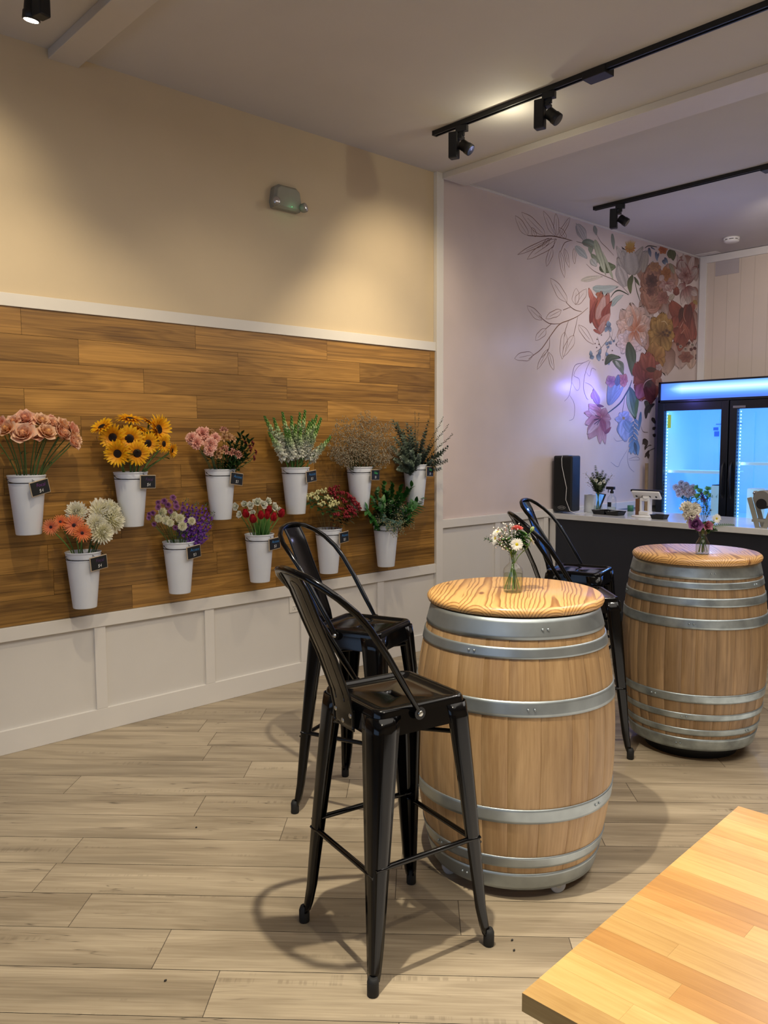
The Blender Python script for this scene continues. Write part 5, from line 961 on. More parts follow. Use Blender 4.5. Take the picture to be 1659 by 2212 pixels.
 ('p',(7.21,2.057),(7.212,2.007),(7.179,2.031),(7.243,2.033),(7.211,2.032),'1c0c16','4a2836'),
 ('p',(7.21,2.057),(7.154,2.019),(7.157,2.047),(7.207,2.029),(7.182,2.038),'1c0c16','4a2836'),
 ('p',(7.21,2.057),(7.129,2.053),(7.168,2.071),(7.17,2.039),(7.169,2.055),'1c0c16','4a2836'),
 ('p',(7.21,2.057),(7.151,2.09),(7.204,2.085),(7.157,2.062),(7.18,2.073),'1c0c16','4a2836'),
 ('p',(7.21,2.057),(7.208,2.107),(7.241,2.084),(7.177,2.08),(7.209,2.082),'1c0c16','4a2836'),
 ('p',(7.21,2.057),(7.266,2.095),(7.263,2.067),(7.213,2.085),(7.238,2.076),'1c0c16','4a2836'),
 ('p',(7.21,2.057),(7.265,2.045),(7.228,2.04),(7.247,2.062),(7.237,2.051),'1c0c16','4a2836'),
 ('p',(7.21,2.057),(7.234,2.025),(7.2,2.036),(7.243,2.046),(7.222,2.041),'1c0c16','4a2836'),
 ('p',(7.21,2.057),(7.189,2.023),(7.178,2.043),(7.221,2.037),(7.199,2.04),'1c0c16','4a2836'),
 ('p',(7.21,2.057),(7.156,2.041),(7.173,2.059),(7.194,2.039),(7.183,2.049),'1c0c16','4a2836'),
 ('p',(7.21,2.057),(7.155,2.068),(7.192,2.074),(7.173,2.052),(7.183,2.063),'1c0c16','4a2836'),
 ('p',(7.21,2.057),(7.186,2.089),(7.22,2.078),(7.177,2.068),(7.198,2.073),'1c0c16','4a2836'),
 ('p',(7.21,2.057),(7.231,2.091),(7.243,2.071),(7.199,2.077),(7.221,2.074),'1c0c16','4a2836'),
 ('p',(7.21,2.057),(7.264,2.073),(7.248,2.055),(7.226,2.075),(7.237,2.065),'1c0c16','4a2836'),('l',[(7.126,2.003),(7.134,2.048),(7.198,2.084),(7.285,2.1)],0.005,'c8a8a8'),
 ('p',(7.341,2.091),(7.425,2.22),(7.458,2.146),(7.309,2.165),(7.383,2.155),'8c4a3a','9c5a48'),
 ('p',(6.408,1.734),(6.201,1.822),(6.358,1.818),(6.249,1.739),(6.303,1.778),'9c4a5a','c49aa4'),
 ('p',(6.409,1.729),(6.14,1.749),(6.284,1.783),(6.26,1.696),(6.272,1.739),'9c4a5a','c49aa4'),
 ('p',(6.399,1.718),(6.161,1.648),(6.236,1.728),(6.322,1.637),(6.279,1.682),'9c4a5a','c49aa4'),
 ('p',(6.39,1.702),(6.21,1.525),(6.207,1.642),(6.394,1.583),(6.3,1.613),'9c4a5a','c49aa4'),
 ('p',(6.391,1.692),(6.398,1.483),(6.328,1.587),(6.461,1.588),(6.394,1.588),'9c4a5a','c49aa4'),
 ('p',(6.409,1.713),(6.528,1.599),(6.39,1.632),(6.548,1.681),(6.468,1.656),'9c4a5a','c49aa4'),
 ('p',(6.418,1.724),(6.563,1.705),(6.471,1.671),(6.51,1.758),(6.49,1.715),'9c4a5a','c49aa4'),
 ('p',(6.418,1.729),(6.482,1.798),(6.506,1.749),(6.395,1.778),(6.45,1.764),'9c4a5a','c49aa4'),
 ('p',(6.409,1.703),(6.475,1.477),(6.39,1.586),(6.494,1.595),(6.442,1.59),'9c4a5a','c49aa4'),
 ('p',(6.391,1.692),(6.191,1.566),(6.252,1.647),(6.328,1.609),(6.29,1.628),'b88a90','cbb0b8'),
 ('p',(6.409,1.703),(6.471,1.577),(6.39,1.633),(6.491,1.648),(6.44,1.64),'8c3c50','a4566a'),
 ('p',(6.333,1.727),(6.202,1.786),(6.291,1.773),(6.244,1.741),(6.267,1.757),'c09a9c','cdb2b6'),
 ('p',(6.472,1.567),(6.566,1.631),(6.541,1.589),(6.496,1.609),(6.519,1.599),'7c3444','984c5c'),
 ('p',(6.358,1.826),(6.27,1.957),(6.362,1.903),(6.266,1.881),(6.314,1.892),'a880b8','b088c4'),
 ('p',(6.33,1.82),(6.444,1.813),(6.383,1.804),(6.39,1.83),(6.387,1.817),'6a3a58','7a4868'),
 ('p',(6.263,1.875),(6.252,1.931),(6.281,1.905),(6.235,1.901),(6.258,1.903),'b070b0','b080c0'),('l',[(6.39,1.713),(6.305,1.732)],0.006,'38242c'),
 ('l',[(6.386,1.702),(6.288,1.69)],0.006,'38242c'),('l',[(6.391,1.697),(6.289,1.652)],0.006,'38242c'),('l',[(6.4,1.708),(6.336,1.644)],0.006,'38242c'),
 ('p',(6.783,1.704),(6.937,1.706),(6.861,1.669),(6.858,1.741),(6.859,1.705),'8c94b8','a4acd0'),
 ('p',(6.783,1.704),(6.862,1.643),(6.767,1.653),(6.878,1.694),(6.822,1.674),'8c94b8','a4acd0'),
 ('p',(6.783,1.704),(6.709,1.642),(6.69,1.691),(6.802,1.654),(6.746,1.673),'8c94b8','a4acd0'),
 ('p',(6.783,1.704),(6.632,1.701),(6.706,1.738),(6.708,1.667),(6.707,1.702),'8c94b8','a4acd0'),
 ('p',(6.783,1.704),(6.705,1.763),(6.798,1.754),(6.689,1.713),(6.744,1.733),'8c94b8','a4acd0'),
 ('p',(6.783,1.704),(6.857,1.766),(6.877,1.716),(6.763,1.753),(6.82,1.735),'8c94b8','a4acd0'),
 ('p',(6.773,1.698),(6.832,1.503),(6.678,1.591),(6.929,1.611),(6.802,1.601),'8498c4','a0aad0'),
 ('p',(6.783,1.698),(6.728,1.546),(6.686,1.629),(6.825,1.615),(6.755,1.622),'92a4d0','a4b0d8'),
 ('p',(6.771,1.73),(6.862,1.775),(6.862,1.727),(6.771,1.778),(6.816,1.753),'9aa8d4','a8b4dc'),
 ('p',(6.803,1.693),(6.932,1.569),(6.8,1.612),(6.936,1.651),(6.868,1.631),'7e98c0','94a8cc'),
 ('p',(6.777,1.714),(6.806,1.715),(6.792,1.707),(6.791,1.722),(6.791,1.714),'8a7448','c0aa70'),
 ('p',(6.777,1.714),(6.792,1.701),(6.773,1.704),(6.796,1.712),(6.785,1.708),'8a7448','c0aa70'),
 ('p',(6.777,1.714),(6.763,1.701),(6.759,1.711),(6.782,1.704),(6.77,1.708),'8a7448','c0aa70'),
 ('p',(6.777,1.714),(6.749,1.714),(6.763,1.721),(6.763,1.707),(6.763,1.714),'8a7448','c0aa70'),
 ('p',(6.777,1.714),(6.762,1.727),(6.781,1.724),(6.758,1.717),(6.77,1.721),'8a7448','c0aa70'),
 ('p',(6.777,1.714),(6.791,1.728),(6.796,1.718),(6.772,1.724),(6.784,1.721),'8a7448','c0aa70'),
 ('p',(6.968,1.712),(7.072,1.653),(7.002,1.674),(7.037,1.691),(7.02,1.682),'5a7ca0','82a4c8'),
 ('p',(6.966,1.689),(6.873,1.628),(6.901,1.666),(6.938,1.65),(6.919,1.658),'5a7ca0','82a4c8'),
 ('p',(6.964,1.666),(7.061,1.606),(6.994,1.628),(7.03,1.644),(7.012,1.636),'5a7ca0','82a4c8'),
 ('p',(6.962,1.643),(6.875,1.582),(6.899,1.619),(6.937,1.605),(6.918,1.612),'5a7ca0','82a4c8'),
 ('p',(6.96,1.62),(7.05,1.559),(6.986,1.582),(7.023,1.597),(7.005,1.59),'5a7ca0','82a4c8'),
 ('p',(6.957,1.596),(6.877,1.536),(6.898,1.573),(6.936,1.559),(6.917,1.566),'5a7ca0','82a4c8'),
 ('p',(6.955,1.573),(7.039,1.513),(6.978,1.536),(7.016,1.55),(6.997,1.543),'5a7ca0','82a4c8'),
 ('p',(6.953,1.55),(6.879,1.49),(6.896,1.527),(6.936,1.513),(6.916,1.52),'5a7ca0','82a4c8'),
 ('p',(6.951,1.527),(7.029,1.466),(6.97,1.49),(7.009,1.503),(6.99,1.497),'5a7ca0','82a4c8'),
 ('p',(6.949,1.504),(6.881,1.444),(6.894,1.48),(6.935,1.467),(6.915,1.474),'5a7ca0','82a4c8'),
 ('p',(6.947,1.481),(7.018,1.419),(6.962,1.444),(7.002,1.456),(6.982,1.45),'5a7ca0','82a4c8'),
 ('p',(6.945,1.458),(6.882,1.398),(6.893,1.434),(6.934,1.421),(6.913,1.428),'5a7ca0','82a4c8'),
 ('p',(6.942,1.434),(7.007,1.373),(6.954,1.398),(6.995,1.409),(6.975,1.404),'5a7ca0','82a4c8'),
 ('p',(6.977,1.519),(6.919,1.382),(6.902,1.456),(6.994,1.444),(6.948,1.45),'6a8cb0','8cb0d0'),
 ('p',(7.008,1.514),(7.047,1.369),(6.98,1.439),(7.075,1.444),(7.028,1.442),'5c80a4','7ca4c8'),
 ('p',(6.978,1.492),(7.025,1.38),(6.975,1.434),(7.027,1.439),(7.001,1.436),'4a5a64','64788c'),
 ('p',(7.082,1.78),(7.058,1.603),(7.043,1.692),(7.097,1.691),(7.07,1.692),'4c7498','6c94b8'),
 ('p',(7.147,1.525),(7.216,1.457),(7.138,1.48),(7.225,1.502),(7.182,1.491),'2e241e','54463a'),
 ('p',(7.17,1.514),(7.128,1.469),(7.129,1.496),(7.169,1.486),(7.149,1.491),'2e241e','54463a'),
 ('p',(7.194,1.463),(7.174,1.418),(7.163,1.443),(7.205,1.438),(7.184,1.44),'2e241e','54463a'),
 ('p',(7.292,1.729),(7.361,1.673),(7.298,1.692),(7.355,1.71),(7.326,1.701),'2e241e','54463a'),
 ('p',(7.323,1.548),(7.366,1.571),(7.369,1.547),(7.32,1.571),(7.344,1.559),'2e241e','54463a'),
 ('p',(7.251,1.412),(7.177,1.345),(7.19,1.385),(7.238,1.371),(7.214,1.378),'2e241e','54463a'),
 ('p',(7.23,1.389),(7.244,1.332),(7.21,1.36),(7.264,1.362),(7.237,1.361),'2e241e','54463a'),
 ('p',(7.308,1.616),(7.363,1.639),(7.354,1.616),(7.318,1.638),(7.336,1.627),'2e241e','54463a'),('l',[(7.174,1.418),(7.238,1.457),(7.293,1.462)],0.005,'3c3028'),
 ('l',[(7.176,1.379),(7.284,1.417),(7.362,1.433)],0.004,'4c4036'),('l',[(7.088,1.647),(7.133,1.592),(7.221,1.587)],0.003,'5c5048'),
 ('p',(7.409,2.072),(7.477,2.075),(7.445,2.049),(7.442,2.097),(7.443,2.073),'8a5a4a','a87868'),
 ('p',(7.409,2.072),(7.433,2.024),(7.375,2.041),(7.468,2.055),(7.421,2.048),'8a5a4a','a87868'),
 ('p',(7.409,2.072),(7.356,2.04),(7.347,2.07),(7.419,2.041),(7.383,2.056),'8a5a4a','a87868'),
 ('p',(7.409,2.072),(7.353,2.099),(7.416,2.103),(7.347,2.068),(7.381,2.085),'8a5a4a','a87868'),
 ('p',(7.409,2.072),(7.428,2.121),(7.466,2.094),(7.372,2.099),(7.419,2.097),'8a5a4a','a87868'),
 ('p',(7.937,2.352),(8.099,2.363),(8.02,2.326),(8.016,2.39),(8.018,2.358),'7a3c34','a46a58'),
 ('p',(7.937,2.352),(8.021,2.307),(7.927,2.307),(8.032,2.352),(7.979,2.33),'7a3c34','a46a58'),
 ('p',(7.937,2.352),(7.861,2.297),(7.845,2.34),(7.953,2.309),(7.899,2.324),'7a3c34','a46a58'),
 ('p',(7.937,2.352),(7.78,2.342),(7.856,2.379),(7.86,2.316),(7.858,2.347),'7a3c34','a46a58'),
 ('p',(7.937,2.352),(7.855,2.398),(7.948,2.398),(7.845,2.353),(7.896,2.375),'7a3c34','a46a58'),
 ('p',(7.937,2.352),(8.015,2.409),(8.031,2.365),(7.922,2.396),(7.976,2.381),'7a3c34','a46a58'),
 ('p',(7.402,2.218),(7.47,2.222),(7.437,2.201),(7.435,2.24),(7.436,2.22),'a88a84','b8a098'),
 ('p',(7.402,2.218),(7.425,2.187),(7.377,2.195),(7.449,2.211),(7.413,2.203),'a88a84','b8a098'),
 ('p',(7.402,2.218),(7.349,2.195),(7.352,2.221),(7.398,2.193),(7.375,2.207),'a88a84','b8a098'),
 ('p',(7.402,2.218),(7.347,2.235),(7.396,2.243),(7.353,2.21),(7.374,2.227),'a88a84','b8a098'),
 ('p',(7.402,2.218),(7.421,2.252),(7.448,2.231),(7.375,2.239),(7.412,2.235),'a88a84','b8a098')]
# ------------------------------------------------------------------ camera
YW, XF, ZC = 4.07, 8.18, 3.38
cam = bpy.data.cameras.new('camera'); co = bpy.data.objects.new('camera', cam); COL.objects.link(co); scene.camera = co
cam.sensor_fit = 'HORIZONTAL'; cam.sensor_width = 36; cam.lens = 1754.47/1659*36; cam.clip_start = .02
yaw, pit, rol = R(47.3315), R(4.9069), R(-.2212)
fw = Vector((math.cos(yaw)*math.cos(pit), math.sin(yaw)*math.cos(pit), -math.sin(pit)))
rt = Vector((math.sin(yaw), -math.cos(yaw), 0)); up = rt.cross(fw)
rt2 = rt*math.cos(rol)+up*math.sin(rol); up2 = up*math.cos(rol)-rt*math.sin(rol)
co.matrix_world = Matrix(((rt2.x, up2.x, -fw.x, 0), (rt2.y, up2.y, -fw.y, 0), (rt2.z, up2.z, -fw.z, 1.5), (0, 0, 0, 1)))

# ------------------------------------------------------------------ room shell
X0, Y0 = -2.4, -2.8
struct(MB().box2((X0-.1, YW, -.02), (4.275, YW+.12, ZC+.1)).build('wall_left', M['beige']))
struct(MB().box2((4.275, YW, -.02), (XF+.1, YW+.12, ZC+.1)).build('wall_left_rear', M['pink']))
struct(MB().box2((XF, Y0-.1, -.02), (XF+.12, YW, ZC+.1)).build('wall_far', pbr('cream beadboard paint', 'd0c2b2', .55, noise=.015, nscale=4)))
struct(MB().box2((X0, Y0-.12, -.02), (XF, Y0, ZC+.1)).build('wall_right', M['beige']))
wb = MB()
for a, b in (((Y0, 0), (YW, .7)), ((Y0, 2.5), (YW, ZC)), ((Y0, .7), (-1.9, 2.5)), ((3.1, .7), (YW, 2.5))):
    wb.box2((X0-.12, a[0], a[1]), (X0, b[0], b[1]))
struct(wb.build('wall_back', M['beige']))
wn = MB()
for y in (-1.9, -.65, .6, 1.85, 3.1): wn.box((X0-.06, y, 1.6), (.08, .06, 1.8))
wn.box((X0-.06, .6, .73), (.08, 5.0, .06)); wn.box((X0-.06, .6, 2.47), (.08, 5.0, .06))
wf = struct(wn.build('window_1', M['rail']))
o = MB().box((X0-.09, .6, 1.6), (.01, 5., 1.8)).build('pane', emit('evening daylight', 'a4bfe6', 1.95), wf)
struct(MB().box2((X0-.1, Y0-.1, ZC), (XF+.1, YW+.1, ZC+.1)).build('ceiling', M['ceil']))
# floor: diagonal vinyl planks
fl = struct(MB().box2((X0-.1, Y0-.1, -.12), (XF+.1, YW+.1, -.0015)).build('floor', M['floorgap']))
rects = []; rf = random.Random(5); PL = 1.22
known = {11: -.76, 12: -1.086, 14: -1.274, 15: -.52, 16: -.9, 17: -1.52}
n0 = .086
for k in range(-24, 50):
    v0 = n0+k*.19; off = known.get(k, rf.uniform(0, PL))
    for j in range(-9, 9): rects.append((off+j*PL, off+(j+1)*PL, v0, v0+.19))
s2 = math.sqrt(.5)
clip = [((X0, 0, 0), (-1, 0, 0)), ((XF, 0, 0), (1, 0, 0)), ((0, Y0, 0), (0, -1, 0)), ((0, YW, 0), (0, 1, 0))]
rects = [r for r in rects if X0-1.3 < (r[0]+r[2])*s2 < XF+1.3 and Y0-1.3 < (r[2]-r[0])*s2 < YW+1.3]
planks_mesh('floor_planks', rects, M['floor'], lambda u, v, h: ((u+v)*s2, (v-u)*s2, h), gap=.0022, clip=clip, seed=11, parent=fl)
# wall cladding of planks
rects = []; zt = 2.145; offs = (1.395, 1.667, 2.011)
zr = zt; k = 0; rc = random.Random(8)
while zr > .63:
    z0 = max(zr-.127, .62); off = offs[k % 3] if k < 6 else offs[k % 3]+rc.uniform(-.2, .2)
    for j in range(-5, 5):
        a, b = off+j*.93, off+(j+1)*.93
        a = max(a, X0+.02); b = min(b, 4.235)
        if b-a > .02: rects.append((a, b, z0, zr))
    zr -= .127; k += 1
wl = bpy.data.objects['wall_left']
MB().box2((X0, YW-.009, .6), (4.236, YW, 2.15)).build('cladding_backing', M['gap'], wl)
planks_mesh('plank_cladding', rects, M['clad'], lambda u, v, h: (u, YW-.014-h, v), gap=.0014, seed=21, parent=wl)

ti = 0
def trim(a, b, m='trim', bevel=.002, name=None):
    global ti
    ti += 1
    return struct(MB().box2(a, b).build(name or 'trim_%d' % ti, M[m], bevel=bevel))
T = YW-.022
# wainscot panel faces, rails, stiles and baseboards
struct(MB().box2((X0, YW-.008, 0), (4.26, YW, .6)).build('trim_90', M['panelw']))
struct(MB().box2((4.26, YW-.008, 0), (XF, YW, .9)).build('trim_91', M['panelw']))
trim((X0, T-.006, .553), (4.236, YW, .62))
trim((X0, T-.002, 2.145), (4.236, YW, 2.206))
trim((X0, T, 0), (4.236, YW, .118), name='baseboard_left')
for x in (-1.52, -.87, -.22, .43, 1.08, 1.725, 2.37, 3.05, 3.70): trim((x-.03, T, .118), (x+.03, YW, .553))
trim((4.236, T-.012, 0), (4.305, YW, ZC))
trim((4.305, T-.006, .873), (5.60, YW, .935)); trim((5.6, T-.006, .873), (XF, YW, .935))
trim((4.305, T, 0), (XF, YW, .118), name='baseboard_left_rear')
for x in (4.945, 5.575, 6.6, 7.2, 7.8): trim((x-.03, T, .118), (x+.03, YW, .873))
trim((4.55, YW-.012, ZC-.014), (XF, YW, ZC), bevel=.001)
# far wall trim and beadboard grooves
FX = XF-.02
trim((FX, YW-.085, 0), (XF, YW-.012, ZC-.0)); trim((FX-.002, Y0, ZC-.075), (XF, YW-.085, ZC-.004))
trim((FX, Y0, 0), (XF, YW-.085, .12), name='baseboard_far')
wfar = bpy.data.objects['wall_far']
gb = MB()
y = YW-.16
while y > Y0: gb.box((XF-.0015, y, ZC/2), (.002, .004, ZC-.1)); y -= .135
gb.build('beadboard_grooves', pbr('groove shade', 'c2b5a6', .7), wfar)
MB().box((XF-.0035, 3.78, 3.245), (.002, .24, .165)).build('primer_patch', pbr('grey primer patch', 'b3aaa8', .7), wfar)
MB().box((XF-.11, 3.93, ZC-.004), (.10, .22, .006)).build('ceiling_patch', M['trim'], bpy.data.objects['ceiling'])
# ceiling beams
tb = trim((1.575, Y0, ZC-.045), (1.722, YW, ZC), 'ceil', .003); tb.data.materials[0] = pbr('beam paint', 'c4bdb4', .6, noise=.01)
tb = trim((4.29, Y0, ZC-.042), (4.53, YW-.034, ZC), 'ceil', .003); tb.data.materials[0] = pbr('white beam paint', 'cbc4bd', .55, noise=.01)

# ------------------------------------------------------------------ floral mural (flat paint on the rear part of the left wall)
mur = MB()
rm = random.Random(4)
YM = YW-.0006
def desat(c):
    g_ = .3*c[0]+.5*c[1]+.2*c[2]; return tuple((q*.92+g_*.08)*.93+w*.04 for q, w in zip(c, (.6, .52, .5)))
def wmix(a, b, t): return tuple(x*(1-t)+y*t for x, y in zip(a, b))
lay = 0
for it in MURAL:
    lay += 1; Y = YM-lay*.0000035
    if it[0] == 'p':
        _, pa, pb, p1, p2, cb, c1, c2 = it
        c1, c2 = desat(lin(c1)), desat(lin(c2)); mid = ((pa[0]+pb[0])/2, (pa[1]+pb[1])/2)
        h1 = (p1[0]-mid[0], p1[1]-mid[1]); bd = (cb[0]-mid[0], cb[1]-mid[1])
        NU, NV = 12, 8; pts = []; cols = []; ph = rm.uniform(0, 6); jit = rm.uniform(.85, 1.12); rag = rm.uniform(0, 6)
        for i in range(NU+1):
            u = i/NU; w = math.sin(PI*min(1, u*.96+.02)**.8)**.72*(1+.06*math.sin(11*u+rag)); bb = math.sin(PI*u); r1 = []; r2 = []
            for j in range(NV+1):
                v = j/NV*2-1; e = u+.05*math.sin(5*v+rag)*u*u
                r1.append((pa[0]+(pb[0]-pa[0])*e+h1[0]*w*v+bd[0]*bb, Y, pa[1]+(pb[1]-pa[1])*e+h1[1]*w*v+bd[1]*bb))
                t = u**.9; c = wmix(c1, c2, t)
                st = 1+.16*math.sin(v*7+ph+u*2)+.08*math.sin(v*17+ph*3)
                if abs(v) > .9 or i == NU: st *= .74
                elif u > .6: st *= 1+.16*(u-.6)
                r2.append(tuple(min(1, q*st*jit) for q in c))
            pts.append(r1); cols.append(r2)
        mur.grid(pts, cols=cols)
    else:
        _, pl, w, c = it; c = lin(c); P = []
        # smooth the polyline
        for i in range(len(pl)-1):
            p0 = pl[max(0, i-1)]; p1 = pl[i]; p2 = pl[i+1]; p3 = pl[min(len(pl)-1, i+2)]
            for k in range(4):
                t = k/4
                P.append(tuple(.5*((2*p1[q])+(-p0[q]+p2[q])*t+(2*p0[q]-5*p1[q]+4*p2[q]-p3[q])*t*t+(-p0[q]+3*p1[q]-3*p2[q]+p3[q])*t**3) for q in (0, 1)))
        P.append(pl[-1]); pts = []; n = len(P)
        for i, q in enumerate(P):
            a = P[max(0, i-1)]; b = P[min(n-1, i+1)]; dx, dz = b[0]-a[0], b[1]-a[1]; L = math.hypot(dx, dz) or 1
            ww = w*.62*(.5+.6*math.sin(PI*i/n))
            pts.append([(q[0]-dz/L*ww, Y, q[1]+dx/L*ww), (q[0]+dz/L*ww, Y, q[1]-dx/L*ww)])
        mur.grid(pts, cols=[[c, c]]*n)
for i, v in enumerate(mur.v):
    if v.z > ZC-.015: v.z = ZC-.015
    if v.x > XF-.02: v.x = XF-.02
mur.build('floral_mural', M['mural'], bpy.data.objects['wall_left_rear'], color=True)

# ------------------------------------------------------------------ counter
ct = thing('sales_counter', (5.60, 2.0, 0), 'long dark charcoal counter with a pale marble top in front of the fridge', 'counter')
MB().box2((0, -2.4, .862), (.72, 2.045, .905)).build('worktop', M['marble'], ct, bevel=.003)
MB().box2((.03, -2.38, 0), (.66, 1.99, .862)).build('front_panel', M['dark'], ct, bevel=.002)
MB().box2((.02, 1.992, 0), (.66, 2.045, .862)).build('end_filler', M['trim'], ct, bevel=.002)

# ------------------------------------------------------------------ display fridge
FX0 = 7.2
fr = thing('display_fridge', (FX0, 3.26, 0), 'tall black double glass door display fridge glowing blue behind the counter', 'fridge')
W = .69; H = 2.055; D = .80
b = MB()
b.box2((.03, W-.035, .05), (D, W, H)); b.box2((.03, -W, .05), (D, -W+.035, H)); b.box2((.03, -W+.035, H-.03), (D, W-.035, H)); b.box2((.03, -W+.035, .05), (D, W-.035, .2))
b.box2((D-.03, -W+.035, .2), (D, W-.035, H-.03)); b.box2((.03, -.03, .2), (.06, .03, 1.86)); b.box2((.06, -W+.035, 1.83), (D-.03, W-.035, H-.03))
b.build('cabinet', M['fridge'], fr, bevel=.003)
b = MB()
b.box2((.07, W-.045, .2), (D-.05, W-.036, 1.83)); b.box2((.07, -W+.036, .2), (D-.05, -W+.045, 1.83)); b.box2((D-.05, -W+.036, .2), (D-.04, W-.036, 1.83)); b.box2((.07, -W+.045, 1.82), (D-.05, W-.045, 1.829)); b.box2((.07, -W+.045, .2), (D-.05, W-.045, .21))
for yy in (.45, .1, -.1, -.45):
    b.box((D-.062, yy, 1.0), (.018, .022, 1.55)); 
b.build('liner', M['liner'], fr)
# header lightbox: lit panel, brighter towards its middle
m, nt, out = newmat('lit header panel'); g = NT(nt)
tc = g.n('ShaderNodeTexCoord'); sp = g.n('ShaderNodeSeparateXYZ'); g.l(tc.outputs['Object'], sp.inputs[0])
hz = g.math('SUBTRACT', 1, g.math('MULTIPLY', g.math('ABSOLUTE', g.math('SUBTRACT', sp.outputs[2], 1.985)), 12.))
hy = g.math('MINIMUM', g.math('MULTIPLY', g.math('SUBTRACT', .66, sp.outputs[1]), 5.), 1.)
k = g.math('MULTIPLY', g.math('MAXIMUM', hz, 0.), g.math('MAXIMUM', hy, 0.))
e = g.n('ShaderNodeEmission'); g.l(g.ramp(k, [(0., lin('5a86f4')), (.35, lin('6aa8ff')), (.75, lin('b4f0ff')), (1., lin('e8ffff'))]), e.inputs[0]); e.inputs[1].default_value = 1.15
g.l(e.outputs[0], out.inputs[0])
MB().box2((-.005, -W+.022, 1.885), (.03, W-.022, H-.016)).build('header_panel', m, fr, bevel=.004)
b = MB(); b.box2((-.012, -W, H-.016), (.03, W, H)); b.box2((-.012, -W, 1.862), (.03, W, 1.885)); b.box2((-.012, W-.022, 1.862), (.03, W, H)); b.box2((-.012, -W, 1.862), (.03, -W+.022, H))
b.build('header_frame', M['fridge'], fr, bevel=.002)
led = emit('led dots', '9fe6ff', 4.)
for s, nm in ((1, 'l'), (-1, 'r')):
    y0, y1 = (.006, W-.002) if s == 1 else (-W+.002, -.006)
    dr = MB(); za, zb = .2, 1.858; g1, g2 = .066, .075
    dr.box2((-.022, y0, za), (.028, y0+g1, zb)); dr.box2((-.022, y1-g1, za), (.028, y1, zb)); dr.box2((-.022, y0+g1, zb-g2), (.028, y1-g1, zb)); dr.box2((-.022, y0+g1, za), (.028, y1-g1, za+g2))
    d = dr.build('door', M['fridge'], fr, bevel=.003)
    MB().box2((-.002, y0+g1, za+g2), (.004, y1-g1, zb-g2)).build('glass_pane', M['door_glass'], d)
    yh = y0+.03 if s == 1 else y1-.03
    MB().tube([(-.022, yh, .99), (-.05, yh, 1.03), (-.062, yh, 1.15), (-.05, yh, 1.27), (-.022, yh, 1.31)], [.008, .011, .012, .011, .008], 8).build('handle', M['rail'], d)
    st = MB(); yl = (W-.072) if s == 1 else -.012-.066
    q = .32
    while q < 1.77: st.box((.036, yl-.004, q), (.006, .007, .012)); q += .03
    st.build('led_strip', led, fr)
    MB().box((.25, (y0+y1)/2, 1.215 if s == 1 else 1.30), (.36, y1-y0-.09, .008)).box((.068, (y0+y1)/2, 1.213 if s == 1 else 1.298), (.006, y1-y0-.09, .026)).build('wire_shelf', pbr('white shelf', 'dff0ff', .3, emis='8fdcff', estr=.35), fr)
yl = MB().box((-.004, .575, 1.685), (.002, .035, .125)).build('energy_sticker', pbr('yellow green sticker', 'b4d84a', .5, emis='a0d040', estr=.12), fr)
nb = MB()
nb.box((.71, .33, 1.665), (.002, .26, .008))
for q in ((.46, 1.62, .05, .03), (.45, 1.57, .05, .05), (.37, 1.61, .04, .03), (.31, 1.57, .03, .07)): nb.box((.71, q[0], q[1]), (.002, q[2], q[3]))
nb.build('rating_label', pbr('faint blue print', '4a7cc0', .6), fr)
MB().box((-.0235, -.09, 1.80), (.003, .11, .02)).build('maker_strip', M['steel'], fr)
MB().tube([(.3, -.35, 1.82), (.3, -.35, 1.72), (.3, -.36, 1.68), (.3, -.385, 1.675), (.3, -.395, 1.70)], .004, 6).build('hanging_hook', M['steel'], fr)

def area(name, loc, target, size, energy, color, shape='DISK', sy=None, spread=None):
    L = bpy.data.lights.new(name, 'AREA'); L.shape = shape; L.size = size
    if sy: L.size_y = sy
    L.energy = energy; L.color = color
    if spread: L.spread = spread
    o = bpy.data.objects.new(name, L); COL.objects.link(o); o.location = loc
    o.rotation_euler = (Vector(target)-Vector(loc)).to_track_quat('-Z', 'Y').to_euler(); return o
def spot(name, loc, target, energy, color, ang=60, blend=.6, r=.02):
    L = bpy.data.lights.new(name, 'SPOT'); L.energy = energy; L.color = color; L.spot_size = R(ang); L.spot_blend = blend; L.shadow_soft_size = r
    o = bpy.data.objects.new(name, L); COL.objects.link(o); o.location = loc
    o.rotation_euler = (Vector(target)-Vector(loc)).to_track_quat('-Z', 'Y').to_euler(); return o
def point(name, loc, energy, color, r=.05):
    L = bpy.data.lights.new(name, 'POINT'); L.energy = energy; L.color = color; L.shadow_soft_size = r
    o = bpy.data.objects.new(name, L); COL.objects.link(o); o.location = loc; return o
for yy in (.33, -.34):
    area('fridge_light', (7.32, 3.26+yy, 1.81), (7.55, 3.26+yy, 0), .5, 2.0, (.16, .45, 1.), 'RECTANGLE', .08)
for yy, ty in ((3.86, 3.3), (3.30, 3.8), (3.17, 2.7), (2.66, 3.2)):
    area('fridge_led_light', (7.245, yy, 1.05), (7.9, ty, 1.05), .02, .65, (.3, .58, 1.), 'RECTANGLE', 1.5)

